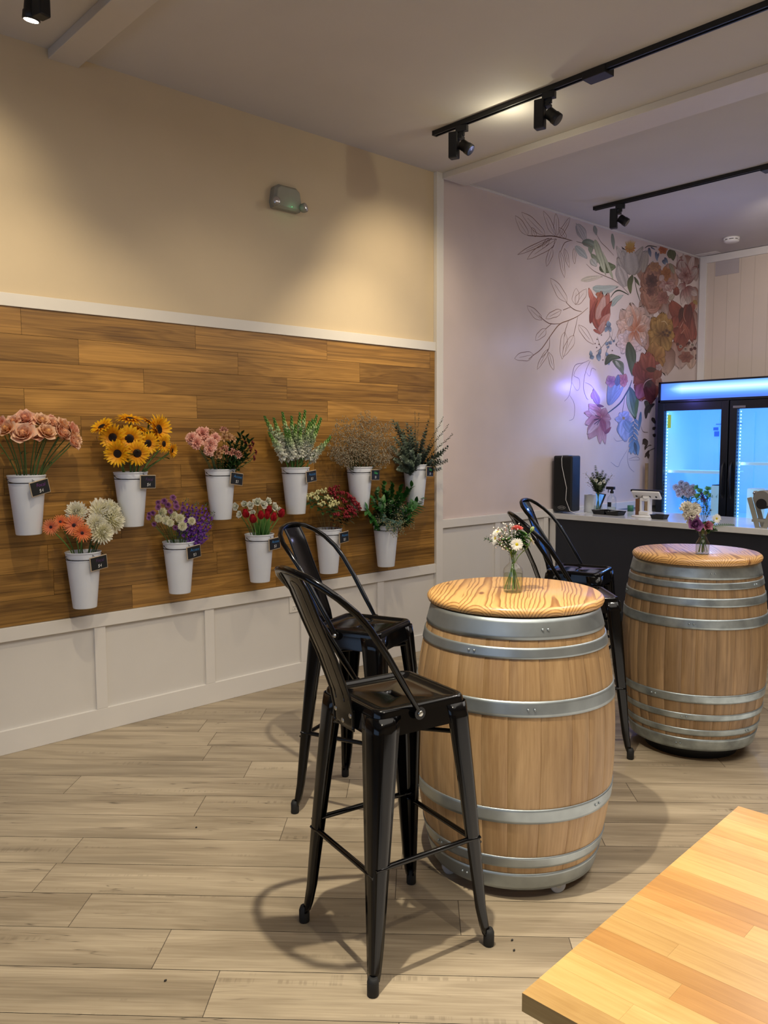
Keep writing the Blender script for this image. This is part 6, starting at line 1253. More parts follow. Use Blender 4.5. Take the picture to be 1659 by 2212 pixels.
# ------------------------------------------------------------------ wine barrels
CAST, CR = R(-106.5), .262
def barrel(loc, zb, zt, rb, rm, hoops, staves, hmat, label, rot, n_st=30, casters=False, lid=None, lidz=None):
    t = thing('wine_barrel', loc, label, 'barrel', rot)
    def rr(z): q = (z-(zb+zt)/2)/((zt-zb)/2); return rb+(rm-rb)*(1-abs(q)**2.1)
    rnd = random.Random(n_st); bm = bmesh.new(); uvl = bm.loops.layers.uv.new('UVMap'); cl = bm.loops.layers.float_color.new('rnd')
    edges = [0]
    for i in range(n_st): edges.append(edges[-1]+rnd.uniform(.75, 1.25))
    edges = [e/edges[-1]*2*PI for e in edges]
    NZ = 18
    for i in range(n_st):
        a0, a1 = edges[i], edges[i+1]; g_ = .0035; r = (rnd.random(), rnd.random(), rnd.random(), 1); prev = None
        for k in range(NZ+1):
            z = zb+(zt-zb)*k/NZ; row = []
            for q, rad in ((a0+.0001, -.0018), (a0+g_*1.6, 0), (a0+(a1-a0)*.35, .0), (a0+(a1-a0)*.65, .0), (a1-g_*1.6, 0), (a1-.0001, -.0018)):
                rd = rr(z)+rad; row.append((bm.verts.new((rd*math.cos(q), rd*math.sin(q), z)), q*rm))
            if prev:
                for j in range(5):
                    f = bm.faces.new((prev[j][0], prev[j+1][0], row[j+1][0], row[j][0])); f.smooth = True
                    for lp, uvv in zip(f.loops, ((zp, prev[j][1]), (zp, prev[j+1][1]), (z, row[j+1][1]), (z, row[j][1]))): lp[uvl].uv = uvv; lp[cl] = r
            prev = row; zp = z
    me = bpy.data.meshes.new('staves'); bm.to_mesh(me); bm.free(); me.materials.append(staves); put('staves', me, t)
    MB().lathe([(rb-.01, zb+.02), (rb-.01, zb+.04)], 32).build('bottom_head', M['pole'], t); MB().lathe([(rb-.01, zt-.03), (rb-.01, zt-.012)], 32).build('top_head', M['pole'], t)
    for a, b_ in hoops:
        pr = []
        for k in range(6):
            z = a+(b_-a)*k/5; pr.append((rr(z)+.0035, z))
        pr = [(rr(a)-.004, a)]+pr+[(rr(b_)-.004, b_)]
        ho = MB().lathe(pr, 72, capb=False, capt=False)
        # riveted overlap on the hoop
        zc_ = (a+b_)/2; rr_ = rr(zc_)+.005; aa = rnd.uniform(2.2, 5.0)-rot
        for q in (-.03, .03): ho.ball((rr_*math.cos(aa+q), rr_*math.sin(aa+q), zc_), .0045, 6, 4)
        ho.build('hoop', hmat, t)
    if casters:
        for k in range(4):
            a = k*PI/2+CAST-rot; c = MB(); x, y = CR*math.cos(a), CR*math.sin(a)
            wm = MB(); Mx = Matrix.Translation((x, y, .027)) @ Matrix.Rotation(R(150)-rot, 4, 'Z') @ Matrix.Rotation(PI/2, 4, 'X')
            w_ = MB(); w_.lathe([(.015, -.011), (.024, -.011), (.027, -.008), (.027, .008), (.024, .011), (.015, .011)], 20); w_.m = 1; w_.lathe([(.009, -.0125), (.009, .0125)], 12); w_.m = 2; w_.lathe([(.0155, -.009), (.0155, .009)], 16)
            wm.add(w_, Mx); o = wm.build('caster', [pbr('grey caster tyre', 'a0a2a8', .5), M['steel'], M['rubber']], t)
            MB().box((x*.93, y*.93, .058), (.03, .03, .012)).build('caster_plate', M['rubber'], t)
    else:
        MB().lathe([(rb-.07, 0), (rb-.07, zb+.01)], 40).build('dolly', M['rubber'], t)
    return t
b1 = barrel((2.258, 1.772, 0), .045, .936, .290, .352, [(.874, .9375), (.816, .850), (.636, .686), (.286, .334), (.124, .162), (.038, .100)], M['stave'], M['hoop'],
       'honey oak wine barrel on casters with six steel hoops, beside the nearest stool', .4, 24, True)
b2 = barrel((3.80, 1.87, 0), .066, .932, .287, .338, [(.870, .928), (.826, .856), (.748, .786), (.646, .692), (.300, .340), (.216, .246), (.140, .170), (.064, .122)], M['stave2'], M['hoop2'],
       'darker oak wine barrel with eight narrow hoops, in front of the counter', 0., 27, False)
def lid(loc, r, th, rot, label):
    pr = [(0, 0), (r-.012, 0), (r-.004, .004), (r, th*.4), (r, th*.6), (r-.005, th-.006), (r-.014, th), (0, th)]
    o = MB().lathe(pr, 96, capb=False, capt=False).build('table_top', M['pine']); o.location = loc; o.rotation_euler = (0, 0, rot)
    return tag(o, label, 'table top', 'round pine tops on the barrels')
lid((2.275, 1.785, .9385), .310, .034, R(36), 'round knotty pine table top on the nearest barrel')
lid((3.782, 1.858, .9325), .298, .034, R(38), 'round knotty pine table top on the farther barrel by the counter')

# ------------------------------------------------------------------ butcher block table, near corner
tt = thing('butcher_block_table', (.859, .654, 0), 'butcher block table of glued maple strips, cut off at the lower right corner', 'table', R(3.6))
rects = []; rb_ = random.Random(3); x = 0
while x < .79:
    w = .0425; y = -rb_.uniform(.1, .45)-0.0
    ys = [0, y]
    while ys[-1] > -1.5: ys.append(ys[-1]-rb_.uniform(.25, .5))
    for a, c in zip(ys, ys[1:]): rects.append((-a, -max(c, -1.5), x, min(x+w, .795)))
    x += w
top = planks_mesh('table_top', rects, M['block'], lambda u, v, h: (v, -u, .74+h), gap=.0002, thick=.027, seed=31, parent=tt)
for lx, ly in ((.06, -.06), (.735, -.06), (.06, -1.44), (.735, -1.44)): MB().box((lx, ly, .3565), (.05, .05, .713)).build('leg', M['rail'], tt, bevel=.003)
MB().box2((.05, -1.45, .65), (.745, -.05, .712)).build('apron', M['rail'], tt)
# ------------------------------------------------------------------ bar stools
def rsq(h, r, z, n=8):
    pts = []
    for cx, cy, a0 in ((h-r, h-r, 0), (-(h-r), h-r, PI/2), (-(h-r), -(h-r), PI), (h-r, -(h-r), 1.5*PI)):
        for k in range(n+1):
            a = a0+k/n*PI/2; pts.append(Vector((cx+r*math.cos(a), cy+r*math.sin(a), z)))
    return pts
def slot(z, n, a=.034, b=.013):
    return [Vector((a*math.copysign(abs(math.cos(t))**.7, math.cos(t)), b*math.copysign(abs(math.sin(t))**.7, math.sin(t)), z)) for t in [PI/4*0+2*PI*(k+.5)/n for k in range(n)]]
def make_stool(label):
    t = thing('bar_stool', (0, 0, 0), label, 'bar stool', 0, 'black metal bar stools with looped backs')
    s = MB()
    rings = [rsq(.166, .035, .692), rsq(.163, .035, .700), rsq(.158, .034, .742), rsq(.156, .034, .758), rsq(.151, .032, .765), rsq(.144, .028, .766), rsq(.138, .024, .762), rsq(.134, .022, .756), rsq(.10, .02, .7535)]
    n = len(rings[0])
    sl = [Vector((y, x, z)) for x, y, z in slot(0, n, .034, .014)]
    # order the slot ring by angle so that it matches the seat rings
    def match(ring, zz, a, b):
        o = []
        for p in ring:
            an = math.atan2(p.y, p.x); c, q = math.cos(an), math.sin(an)
            o.append(Vector((b*math.copysign(abs(c)**.8, c), a*math.copysign(abs(q)**.8, q), zz)))
        return o
    rings += [match(rings[0], .752, .042, .020), match(rings[0], .750, .036, .015), match(rings[0], .738, .034, .013)]
    s.grid(rings, closed_v=True)
    s.build('seat', M['black'], t)
    def leg(sx, sy):
        b = MB(); secs = []
        for z, c, w in ((.745, .160, .078), (.70, .165, .074), (.5, .178, .060), (.3, .190, .046), (.12, .200, .033), (.06, .206, .027), (.035, .210, .023)):
            pts = []; r = w*.34; ins = .009
            # folded angle section: lip, flank, rounded corner, flank, lip
            for x, y in ((-w, -ins-.004), (-w, 0), (-w*.66, .0), (-r, 0)): pts.append((c+x, c+y))
            for k in range(1, 5):
                a = PI/2-k/5*PI/2; pts.append((c-r+r*math.cos(a), c-r+r*math.sin(a)))
            for x, y in ((0, -r), (0, -w*.66), (0, -w), (-ins-.004, -w)): pts.append((c+x, c+y))
            secs.append([Vector((p[0]*sx, p[1]*sy, z)) for p in pts])
        b.grid(secs)
        l = b.build('leg', M['black'], t, solid=.0025)
        MB().lathe([(.0145, 0), (.0165, .003), (.0165, .04), (.012, .052)], 14, (.204*sx, .204*sy, 0)).build('rubber_foot', M['rubber'], l)
        return l
    for sx, sy in ((1, 1), (1, -1), (-1, 1), (-1, -1)): leg(sx, sy)
    e = .182
    for a, c, z in (((-e, -e), (-e, e), .315), ((e, -e), (e, e), .315), ((-e, -e), (e, -e), .335), ((-e, e), (e, e), .335)):
        a3, c3 = Vector((*a, z)), Vector((*c, z)); d = (c3-a3).normalized()
        MB().tube([a3, a3+d*.03, a3+d*.05, c3-d*.05, c3-d*.03, c3], [.011, .011, .0085, .0085, .011, .011], 10, flat=[.5, .5, 1, 1, .5, .5]).build('footrest_bar', M['black'], t)
    xb = MB()
    for sg in (1, -1): xb.tube([(-.15, -.15*sg, .655), (.15, .15*sg, .655+.006*sg)], .007, 8)
    xb.build('cross_brace', M['black'], t)
    # looped tube back
    P0 = (-.02, .168, .735)
    side = [(-.024, .167, .738), (-.030, .169, .755), (-.08, .172, .835), (-.135, .174, .925), (-.19, .174, 1.005), (-.228, .171, 1.05), (-.274, .158, 1.093), (-.308, .130, 1.123), (-.331, .088, 1.144), (-.342, .040, 1.153)]
    path = side+[(-.344, 0, 1.155)]+[(x, -y, z) for x, y, z in side[::-1]]
    rr_ = [.010]*len(path); fl = [.45, .7]+[1]*(len(path)-4)+[.7, .45]
    MB().tube(path, rr_, 12, flat=fl).build('back_loop', M['black'], t)
    for sg in (1, -1):
        bo = MB(); bo.lathe([(.0085, 0), (.0085, .003), (.006, .005), (.0, .005)], 14, capt=False)
        o = bo.build('bolt', M['bolt'], t); o.location = (-.026, sg*.175, .745); o.rotation_euler = (-sg*PI/2, 0, 0)
        p = MB().lathe([(.018, 0), (.018, .003)], 16).build('arm_plate', M['black'], t); p.location = (-.026, sg*.1725, .745); p.rotation_euler = (-sg*PI/2, 0, 0)
    # splat: pressed sheet with rolled edges and an embossed arch line
    def cl(u):   # centre line of the splat from the seat skirt to the loop
        P = [(-.170, .690), (-.172, .735), (-.184, .79), (-.225, .90), (-.270, 1.00), (-.312, 1.10), (-.340, 1.148)]
        f = u*(len(P)-1); i = min(int(f), len(P)-2); q = f-i
        return P[i][0]*(1-q)+P[i+1][0]*q, P[i][1]*(1-q)+P[i+1][1]*q
    rows = []
    for i in range(25):
        u = i/24; x, z = cl(u); w = .052+.006*u; row = []
        for j in range(-6, 7):
            v = j/6; row.append((x-.004*(1-v*v), v*w, z))
        rows.append(row)
    sp = MB(); sp.grid(rows)
    b = sp.build('splat', M['black'], t, solid=.003)
    ed = MB()
    for sg in (1, -1): ed.tube([(r[0][0]-.001, sg*r[-1][1], r[0][2]) for r in rows], .0042, 6)
    ed.build('splat_edge', M['black'], b)
    em = []
    for u in [k/12*.62+.26 for k in range(13)]: x, z = cl(u); em.append((x-.004, .024-.002*math.sin(u), z))
    x, z = cl(.915); arch = em+[(cl(.905)[0]-.004, .016, cl(.905)[1]), (x-.005, 0, z), (cl(.905)[0]-.004, -.016, cl(.905)[1])]+[(p[0], -p[1], p[2]) for p in em[::-1]]
    MB().tube(arch, .0022, 6).build('embossed_arch', M['black'], b)
    MB().box((-.171, 0, .715), (.004, .118, .062)).build('bracket', M['black'], t, bevel=.008)
    for y, z in ((.042, .728), (-.042, .728), (0, .704)):
        o = MB().lathe([(.0075, 0), (.0075, .003), (.005, .0045), (.0, .0045)], 14, capt=False).build('bolt', M['bolt'], t); o.location = (-.173, y, z); o.rotation_euler = (0, -PI/2, 0)
    return t
stool = make_stool('nearest black metal bar stool, front left of the nearest barrel')
for i, (x, y, rz, lb) in enumerate(((1.628, 1.727, -10, None), (2.152, 2.470, -70, 'black metal bar stool behind the nearest one, by the white wainscot'),
        (3.372, 2.247, -42, 'black metal bar stool half hidden behind the nearest barrel, between the two barrels'), (4.017, 2.677, -72, 'farthest black metal bar stool, its seat in front of the counter panel'))):
    s = stool if i == 0 else copy_tree(stool)
    s.location = (x, y, 0); s.rotation_euler = (0, 0, R(rz))
    if lb: s['label'] = lb

# ------------------------------------------------------------------ track lights
def rail_(x, y0, y1, label, feed=None):
    t = thing('lighting_track', (x, (y0+y1)/2, ZC), label, 'track', 0)
    L = (y1-y0)
    b = MB(); b.box((0, 0, -.009), (.036, L, .018)); b.box((-.013, 0, -.022), (.009, L, .01)); b.box((.013, 0, -.022), (.009, L, .01)); b.build('rail', M['rail'], t)
    MB().box((0, L/2, -.013), (.038, .012, .028)).build('end_cap', M['rail'], t)
    if feed: MB().box((.02, feed-(y0+y1)/2, -.022), (.085, .135, .04)).build('feed_box', M['rail'], t, bevel=.003)
    return t
rail_(3.70, -1.6, 3.545, 'long black ceiling track with a feed box, nearer of the two', 2.42)
rail_(5.81, -1.0, 3.785, 'shorter looking black ceiling track near the mural, farther of the two', 2.40)
rail_(1.27, -1.0, 3.60, 'black ceiling track along the left beam, mostly above the frame')
lamp_on = emit('lamp face lit', 'fff4d8', 40.); lamp_off = pbr('lamp glass dark', '1a1a1c', .2)
def head(x, y, yawd, label, lit=False, tilt=30, big=1.):
    t = thing('track_spotlight', (x, y, ZC-.026), label, 'track light', R(yawd), 'black track spotlights'); q = big
    b = MB(); b.box((0, 0, -.018*q), (.034*q, .07*q, .036*q)); b.box((0, 0, -.044*q), (.02*q, .03*q, .03*q)); b.box((.01*q, .012*q, -.064*q), (.05*q, .034*q, .018*q)); b.build('adapter', M['rail'], t, bevel=.002)
    MB().box((-.004*q, .048*q, -.108*q), (.05*q, .056*q, .150*q)).build('driver_box', M['rail'], t, bevel=.006)
    c = MB(); c.lathe([(.026*q, .0), (.031*q, .004), (.031*q, .045*q), (.034*q, .047*q), (.034*q, .075*q), (.030*q, .077*q)], 24, capt=True)
    o = c.build('lamp_barrel', M['rail'], t); o.location = (.0, .004*q, -.104*q); o.rotation_euler = (R(180-tilt), 0, 0)
    l = MB().lathe([(.028*q, .0775*q), (.0, .0785*q)], 24, capb=False, capt=False).build('lamp_face', lamp_on if lit else lamp_off, o)
    return t
head(3.70, 3.325, 20, 'black track spotlight nearest the track end above the post', tilt=52)
head(3.70, 2.705, 15, 'black track spotlight between the track end and the feed box', tilt=48)
head(5.81, 3.555, 20, 'black track spotlight near the mural, farthest one', tilt=52)
hl = head(1.27, 3.42, 195, 'lit track spotlight glowing at the top left corner', lit=True, tilt=12)
head(1.27, 1.47, 180, 'black track spotlight above the front stool', lit=True, tilt=5)

# ------------------------------------------------------------------ small wall and ceiling things
t = thing('smoke_detector', (7.62, 3.49, ZC), 'round white smoke detector on the ceiling near the far wall', 'smoke detector')
MB().lathe([(.072, 0), (.074, -.012), (.066, -.018)], 32, capt=False).build('base', M['white'], t); MB().lathe([(.062, -.016), (.062, -.024)], 32, capb=False, capt=False).build('vents', M['slot'], t)
c = MB().lathe([(.068, -.024), (.066, -.036), (.05, -.044), (0, -.045)], 32, capb=True, capt=False)
for k in range(8):
    a = k*PI/4; c.box((.064*math.cos(a), .064*math.sin(a), -.020), (.014, .014, .01), Matrix.Rotation(a, 3, 'Z'))
c.build('cover', M['white'], t)

t = thing('emergency_light', (2.945, YW, 2.945), 'grey two headed emergency light with a green indicator high on the beige wall', 'emergency light')
b = MB(); hw, hh = .105, .068
outl = [(-hw, -hh*.5), (-hw*.9, -hh), (hw*.9, -hh), (hw, -hh*.5), (hw*.86, hh*.7), (hw*.6, hh), (-hw*.6, hh), (-hw*.86, hh*.7)]
rings = [[(x, 0, z) for x, z in outl], [(x, -.04, z) for x, z in outl], [(x*.86, -.058, z*.82) for x, z in outl]]
b.grid(rings, closed_v=True, smooth=False); b.face([16+i for i in range(8)]); b.build('housing', M['grey'], t, bevel=.004)
for sx in (-1, 1):
    hb = MB().lathe([(.022, 0), (.027, .012), (.028, .03), (.024, .036)], 20).build('lamp_head', M['grey'], t); hb.location = (sx*.094, -.05, -.048); hb.rotation_euler = (R(78), 0, R(sx*22))
    MB().lathe([(.021, .0365), (.014, .041), (0, .043)], 16, capb=False, capt=False).build('lens', pbr('chrome reflector', 'd8d8e0', .12, 1.), hb)
MB().ball((.02, -.052, -.050), .0065, 8, 6).build('indicator', emit('green indicator', '30ff9a', 5.), t)
point('indicator_glow', (2.965, 3.985, 2.885), .015, (.2, 1., .45), .005)

t = thing('wall_outlet', (2.975, YW-.0085, .503), 'white double wall outlet in the wainscot panel', 'outlet')
MB().box((0, -.003, 0), (.072, .006, .117)).build('cover_plate', M['outlet'], t, bevel=.002)
for z in (.027, -.027):
    f = MB().box((0, -.0068, z), (.034, .003, .030)).build('socket', M['outlet'], t, bevel=.004)
    MB().box((-.006, -.0088, z+.004), (.002, .001, .009)).box((.006, -.0088, z+.004), (.002, .001, .007)).box((0, -.0088, z-.008), (.004, .001, .004)).build('slots', M['slot'], f)

# ------------------------------------------------------------------ flower heads (unit radius, facing +Z)
def hexc(h): return lin(h)
def cm(a, b, t): return tuple(x*(1-t)+y*t for x, y in zip(a, b))
def petal(mb, L, Wd, az, open_, c0, c1, cup=.25, curl=0., r0=0., z0=0., tip=.0, n=6, mw=4, ruffle=0., rs=0, prof=None, c2=None):
    """petal rooted at radius r0; open_ is its rise above flat (radians); curl bends the tip outwards"""
    ca, sa = math.cos(az), math.sin(az); pts = []; cols = []
    for i in range(n+1):
        u = i/n
        w = (prof(u) if prof else math.sin(PI*(.08+.84*u))**.6*(1-tip*u*u))
        ang = open_-curl*u*u; ro, co = [], []
        # integrate along the bent midline
        d = L*u; x = r0+L*(math.cos(open_)*u+curl*math.sin(open_)*u**3/3); z = z0+L*(math.sin(open_)*u-curl*math.cos(open_)*u**3/3)
        for j in range(mw+1):
            v = j/mw*2-1
            h = cup*Wd*v*v*w+ruffle*math.sin(v*5+rs+u*3)*u*u
            px = x-math.sin(ang)*h; pz = z+math.cos(ang)*h; py = v*Wd*w
            ro.append((px*ca-py*sa, px*sa+py*ca, pz)); c = cm(c0, c1, u)
            if c2: c = cm(c, c2, max(0, (u-.55)/.45)*.8)
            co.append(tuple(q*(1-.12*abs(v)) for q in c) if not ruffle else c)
        pts.append(ro); cols.append(co)
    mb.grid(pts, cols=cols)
GA = 2.39996
def jitc(c, r, k=.08): s = 1+r.uniform(-k, k); return tuple(min(1, q*s) for q in c)
def m_rose(inn, out, edge, seed, n=24):
    r = random.Random(seed); mb = MB()
    mb.ball((0, 0, .46), .33, 10, 6, (1, 1, 1.2), col=cm(inn, out, .2))
    for i in range(n):
        t = i/(n-1); az = i*GA+r.uniform(-.1, .1); op = R(98-50*t**1.6)
        petal(mb, .80+.14*t, .34+.34*t, az, op, jitc(cm(inn, out, t*.8), r), jitc(cm(inn, out, t), r), cup=.45-.15*t, curl=.25+.75*t*t, r0=.05+.26*t, z0=.05-.22*t, n=6, mw=5, c2=edge, prof=lambda u: math.sin(PI*(.12+.66*u))**.55)
    for k in range(5): petal(mb, .5, .10, k*1.256, R(-25), hexc('4a6a34'), hexc('6a8a48'), z0=-.02, r0=.05, n=3, mw=2, tip=.8)
    return mb.mesh('rose', M['petal'], True)
def m_ray(c0, c1, n, layers, w, center, rc, hc, seed, L0=.72, tip=.5, openv=(8, 22), curl=.3, dome=True, dots=None):
    r = random.Random(seed); mb = MB()
    for l in range(layers):
        for k in range(n):
            az = (k+.5*l)*2*PI/n+r.uniform(-.06, .06); L = L0*(1-.09*l)*r.uniform(.88, 1.08)
            petal(mb, L, w*r.uniform(.85, 1.15), az, R(openv[0]+(openv[1]-openv[0])*l/max(1, layers-1)+r.uniform(-7, 7)), jitc(c0, r), jitc(c1, r, .1), cup=.3, curl=curl*r.uniform(.4, 1.4), r0=rc*.8, z0=.02*l, n=5, mw=2, tip=tip)
    return mb.mesh('ray_petals', M['petal'], True)
def m_disc(rc, h, c0, c1, seed, bumps=120):
    r = random.Random(seed); mb = MB(); mb.cur = c0
    mb.lathe([(rc, -.03), (rc*1.02, .02), (rc*.85, h*.7), (rc*.5, h), (0, h*.9)], 18, capb=False, capt=False, cols=[c1, c1, c1, c0, c0])
    for i in range(bumps):
        q = math.sqrt(i/bumps)*rc; a = i*GA; z = h*(1-(q/rc)**3*.8)
        mb.ball((q*math.cos(a), q*math.sin(a), z), rc*.075, 5, 3, col=jitc(cm(c0, c1, (q/rc)**2), r, .3))
    return mb.mesh('flower_centre', M['petal'], True)
def m_pom(cA, cB, cE, n, seed, w=.12, L=.5, flat=.75, curl=-.6, tip=.4, base=-.35):
    """many petals over a dome: chrysanthemum, carnation, button mum"""
    r = random.Random(seed); mb = MB(); mb.ball((0, 0, .12), .42, 10, 6, (1, 1, flat), col=cA)
    for i in range(n):
        t = (i+.5)/n; el = PI/2-(PI/2-base)*t**.72; az = i*GA
        d = .36; petal(mb, L*r.uniform(.85, 1.1)*(.7+.45*t), w*r.uniform(.8, 1.2), az, max(-.6, el+r.uniform(-.15, .15)), jitc(cA, r), jitc(cB, r, .06), cup=.5, curl=curl, r0=math.cos(el)*d, z0=.12+math.sin(el)*d*flat, n=4, mw=2, tip=tip, c2=cE, ruffle=.02, rs=i)
    return mb.mesh('petal_dome', M['petal'], True)
def m_carn(c0, c1, seed):
    r = random.Random(seed); mb = MB()
    for i in range(34):
        t = (i+.5)/34; op = R(92-78*t); az = i*GA
        petal(mb, .85*r.uniform(.85, 1.1), .34, az, op, jitc(c0, r, .1), jitc(c1, r, .12), cup=.1, curl=.5+.6*t, r0=.04+.12*t, n=5, mw=7, ruffle=.11, rs=i*1.7, prof=lambda u: .15+.95*u**1.2)
    mb.lathe([(.06, -.5), (.17, -.35), (.2, .1)], 8, cols=[hexc('5c7a4c')]*3)
    return mb.mesh('ruffled_petals', M['petal'], True)
def m_tulip(c0, c1, seed):
    r = random.Random(seed); mb = MB()
    for i in range(6):
        L = 1.5; az = i*PI/3; rr0 = .12 if i % 2 else .08
        petal(mb, L, .62, az, R(74 if i % 2 else 80), jitc(c0, r), jitc(c1, r), cup=.5, curl=-.35, r0=rr0, z0=-.55, n=8, mw=5, prof=lambda u: (math.sin(PI*min(1, .12+.80*u))**.7)*(1-.25*u*u))
    return mb.mesh('tulip_petals', M['petal'], True)
def m_lily(c0, c1, seed):
    r = random.Random(seed); mb = MB()
    for f in range(3):
        sub = MB()
        for i in range(6): petal(sub, .62, .17, i*PI/3, R(48+r.uniform(-8, 8)), c0, jitc(c1, r, .12), cup=.3, curl=.7, r0=.03, z0=-.1, n=5, mw=2, tip=.2)
        for i in range(4): sub.tube([(0, 0, 0), (.05*math.cos(i*1.6), .05*math.sin(i*1.6), .35)], .012, 4, cols=[hexc('6a4a34')]*2)
        a = f*2.1; mb.add(sub, Matrix.Translation((.36*math.cos(a), .36*math.sin(a), .1)) @ Matrix.Rotation(.6, 4, Vector((-math.sin(a), math.cos(a), 0))))
    return mb.mesh('lily_petals', M['petal'], True)

G = hexc
me = {}
me['rose'] = [m_rose(G('fab478'), G('fac2a2'), G('fee0c8'), 1), m_rose(G('f6a878'), G('f9ba9e'), G('fcd6c2'), 2), m_rose(G('f8bc60'), G('fac6a0'), G('fee0c6'), 3)]
me['wrose'] = [m_rose(G('dfe0c8'), G('e8e8da'), G('f4f3ea'), 4, 18), m_rose(G('d8dcc0'), G('e2e4d2'), G('eeeee2'), 5, 18)]
me['sun_r'] = [m_ray(G('f09a08'), G('ffcc1c'), 21, 2, .125, None, .30, 0, 6, tip=.65), m_ray(G('f09c08'), G('ffc81a'), 20, 2, .125, None, .30, 0, 7, tip=.65, openv=(18, 40)), m_ray(G('ea9206'), G('ffc414'), 20, 2, .125, None, .3, 0, 8, tip=.65, openv=(-8, 12))]
me['sun_c'] = m_disc(.33, .09, G('1c100a'), G('3c2010'), 9)
me['gerb_r'] = [m_ray(G('e0704a'), G('f09a68'), 24, 2, .062, None, .2, 0, 10, L0=.84, tip=.25, openv=(4, 22)), m_ray(G('d8643c'), G('ec8c4c'), 22, 2, .068, None, .2, 0, 11, L0=.84, tip=.25, openv=(2, 26))]
me['gerb_c'] = m_disc(.2, .06, G('2a1218'), G('6a2a34'), 12, 70)
me['daisy_r'] = [m_ray(G('f0f0e2'), G('f6f4ec'), 22, 2, .075, None, .24, 0, 13, L0=.78, tip=.15, openv=(4, 14))]
me['daisy_c'] = m_disc(.25, .07, G('c8b81e'), G('e0cc2c'), 14, 60)
me['chrys'] = [m_pom(G('f0ecd0'), G('f6f4e4'), G('fcfbf4'), 120, 15, w=.105, L=.62, curl=-.7, tip=.35), m_pom(G('ece8c4'), G('f4f2dc'), G('faf9ee'), 120, 16, w=.11, L=.66, curl=-.5, tip=.35)]
me['mumw'] = [m_pom(G('eceac8'), G('f4f2dc'), G('faf9ea'), 90, 17, w=.10, L=.50, curl=-.8, tip=.1, flat=.6)]
me['mump'] = [m_ray(G('5a2a5c'), G('a86aa4'), 16, 3, .09, None, .22, 0, 18, L0=.75, tip=.1, openv=(0, 40), curl=.2), m_ray(G('522458'), G('9a5c9c'), 16, 3, .09, None, .22, 0, 19, L0=.75, tip=.1, openv=(-5, 45), curl=.2)]
me['mump_c'] = m_disc(.24, .08, G('4a1e44'), G('6a2f60'), 20, 30)
me['carn'] = [m_carn(G('e89c8e'), G('fac4b4'), 21), m_carn(G('eca698'), G('fcccbc'), 22)]
me['tulip'] = [m_tulip(G('a00c1c'), G('c8142a'), 23), m_tulip(G('8c0a1a'), G('b81024'), 24)]
me['alst'] = [m_lily(G('a06a3a'), G('e0b48a'), 25), m_lily(G('9c5a4a'), G('dca090'), 26)]
me['alstred'] = [m_lily(G('5a1020'), G('8c2434'), 27)]

def bez(a, b, c, d, n):
    o = []
    for i in range(n+1):
        t = i/n; o.append(a*(1-t)**3+b*3*t*(1-t)**2+c*3*t*t*(1-t)+d*t**3)
    return o
def leafgeo(mb, base, d, nrm, L, Wd, c0, c1, n=4, fold=.25, droop=0.):
    d = d.normalized(); s = d.cross(nrm)
    if s.length < 1e-4: s = d.orthogonal()
    s.normalize(); nn = s.cross(d).normalized(); pts = []; cols = []
    for i in range(n+1):
        u = i/n; w = math.sin(PI*(.04+.92*u)**.85)*Wd*.5; p = base+d*L*u-nn*droop*L*u*u; c = cm(c0, c1, u)
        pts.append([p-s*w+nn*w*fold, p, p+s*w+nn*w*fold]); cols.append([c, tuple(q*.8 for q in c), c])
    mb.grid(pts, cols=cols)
frnd = random.Random(77)
def stem_path(base, head, n=8, bow=.0):
    L = (head-base).length; c1 = base+Vector((0, 0, 1))*L*.42+(head-base)*.12; c2 = head-(head-base)*.25-Vector((0, 0, .0))
    return bez(base, c1, c2, head, n)
def facing(v, roll=0.):
    q = Vector((0, 0, 1)).rotation_difference(v.normalized()); return q @ Quaternion((0, 0, 1), roll)
def flower(kind, base, headp, r, face, label, cat, group, stem_r=.0022, stem_c=('3f5a2c', '55743c'), leaves=0, leaf_sz=.04, leaf_c=('2c4a20', '486a34'), centre=None, mesh=None, sepal=True):
    base = Vector(base); headp = Vector(headp); nm = kind
    t = thing(nm, base, label, cat, 0, group); h = headp-base; z = Vector((0, 0, 0))
    P = stem_path(z, h, 8); mb = MB(); cc = [cm(G(stem_c[0]), G(stem_c[1]), i/8) for i in range(9)]
    mb.tube(P, [stem_r]*9, 5, cols=cc); mb.build('stem', M['stemm'], t, color=True)
    if leaves:
        lf = MB()
        for k in range(leaves):
            u = frnd.uniform(.45, .9); i = int(u*8); p = P[i]; a = frnd.uniform(0, 6.28); d = Vector((math.cos(a), math.sin(a)-.2, frnd.uniform(.1, .8)))
            leafgeo(lf, p, d, Vector((0, 0, 1)), leaf_sz*frnd.uniform(.7, 1.2), leaf_sz*.42, G(leaf_c[0]), G(leaf_c[1]), droop=.3)
        lf.build('leaves', M['leafm'], t, color=True)
    q = facing(face, frnd.uniform(0, 6.28))
    if mesh:
        put('bloom', mesh, t, h, q, r)
        if centre: put('centre', centre, t, h, q, r)
    return t
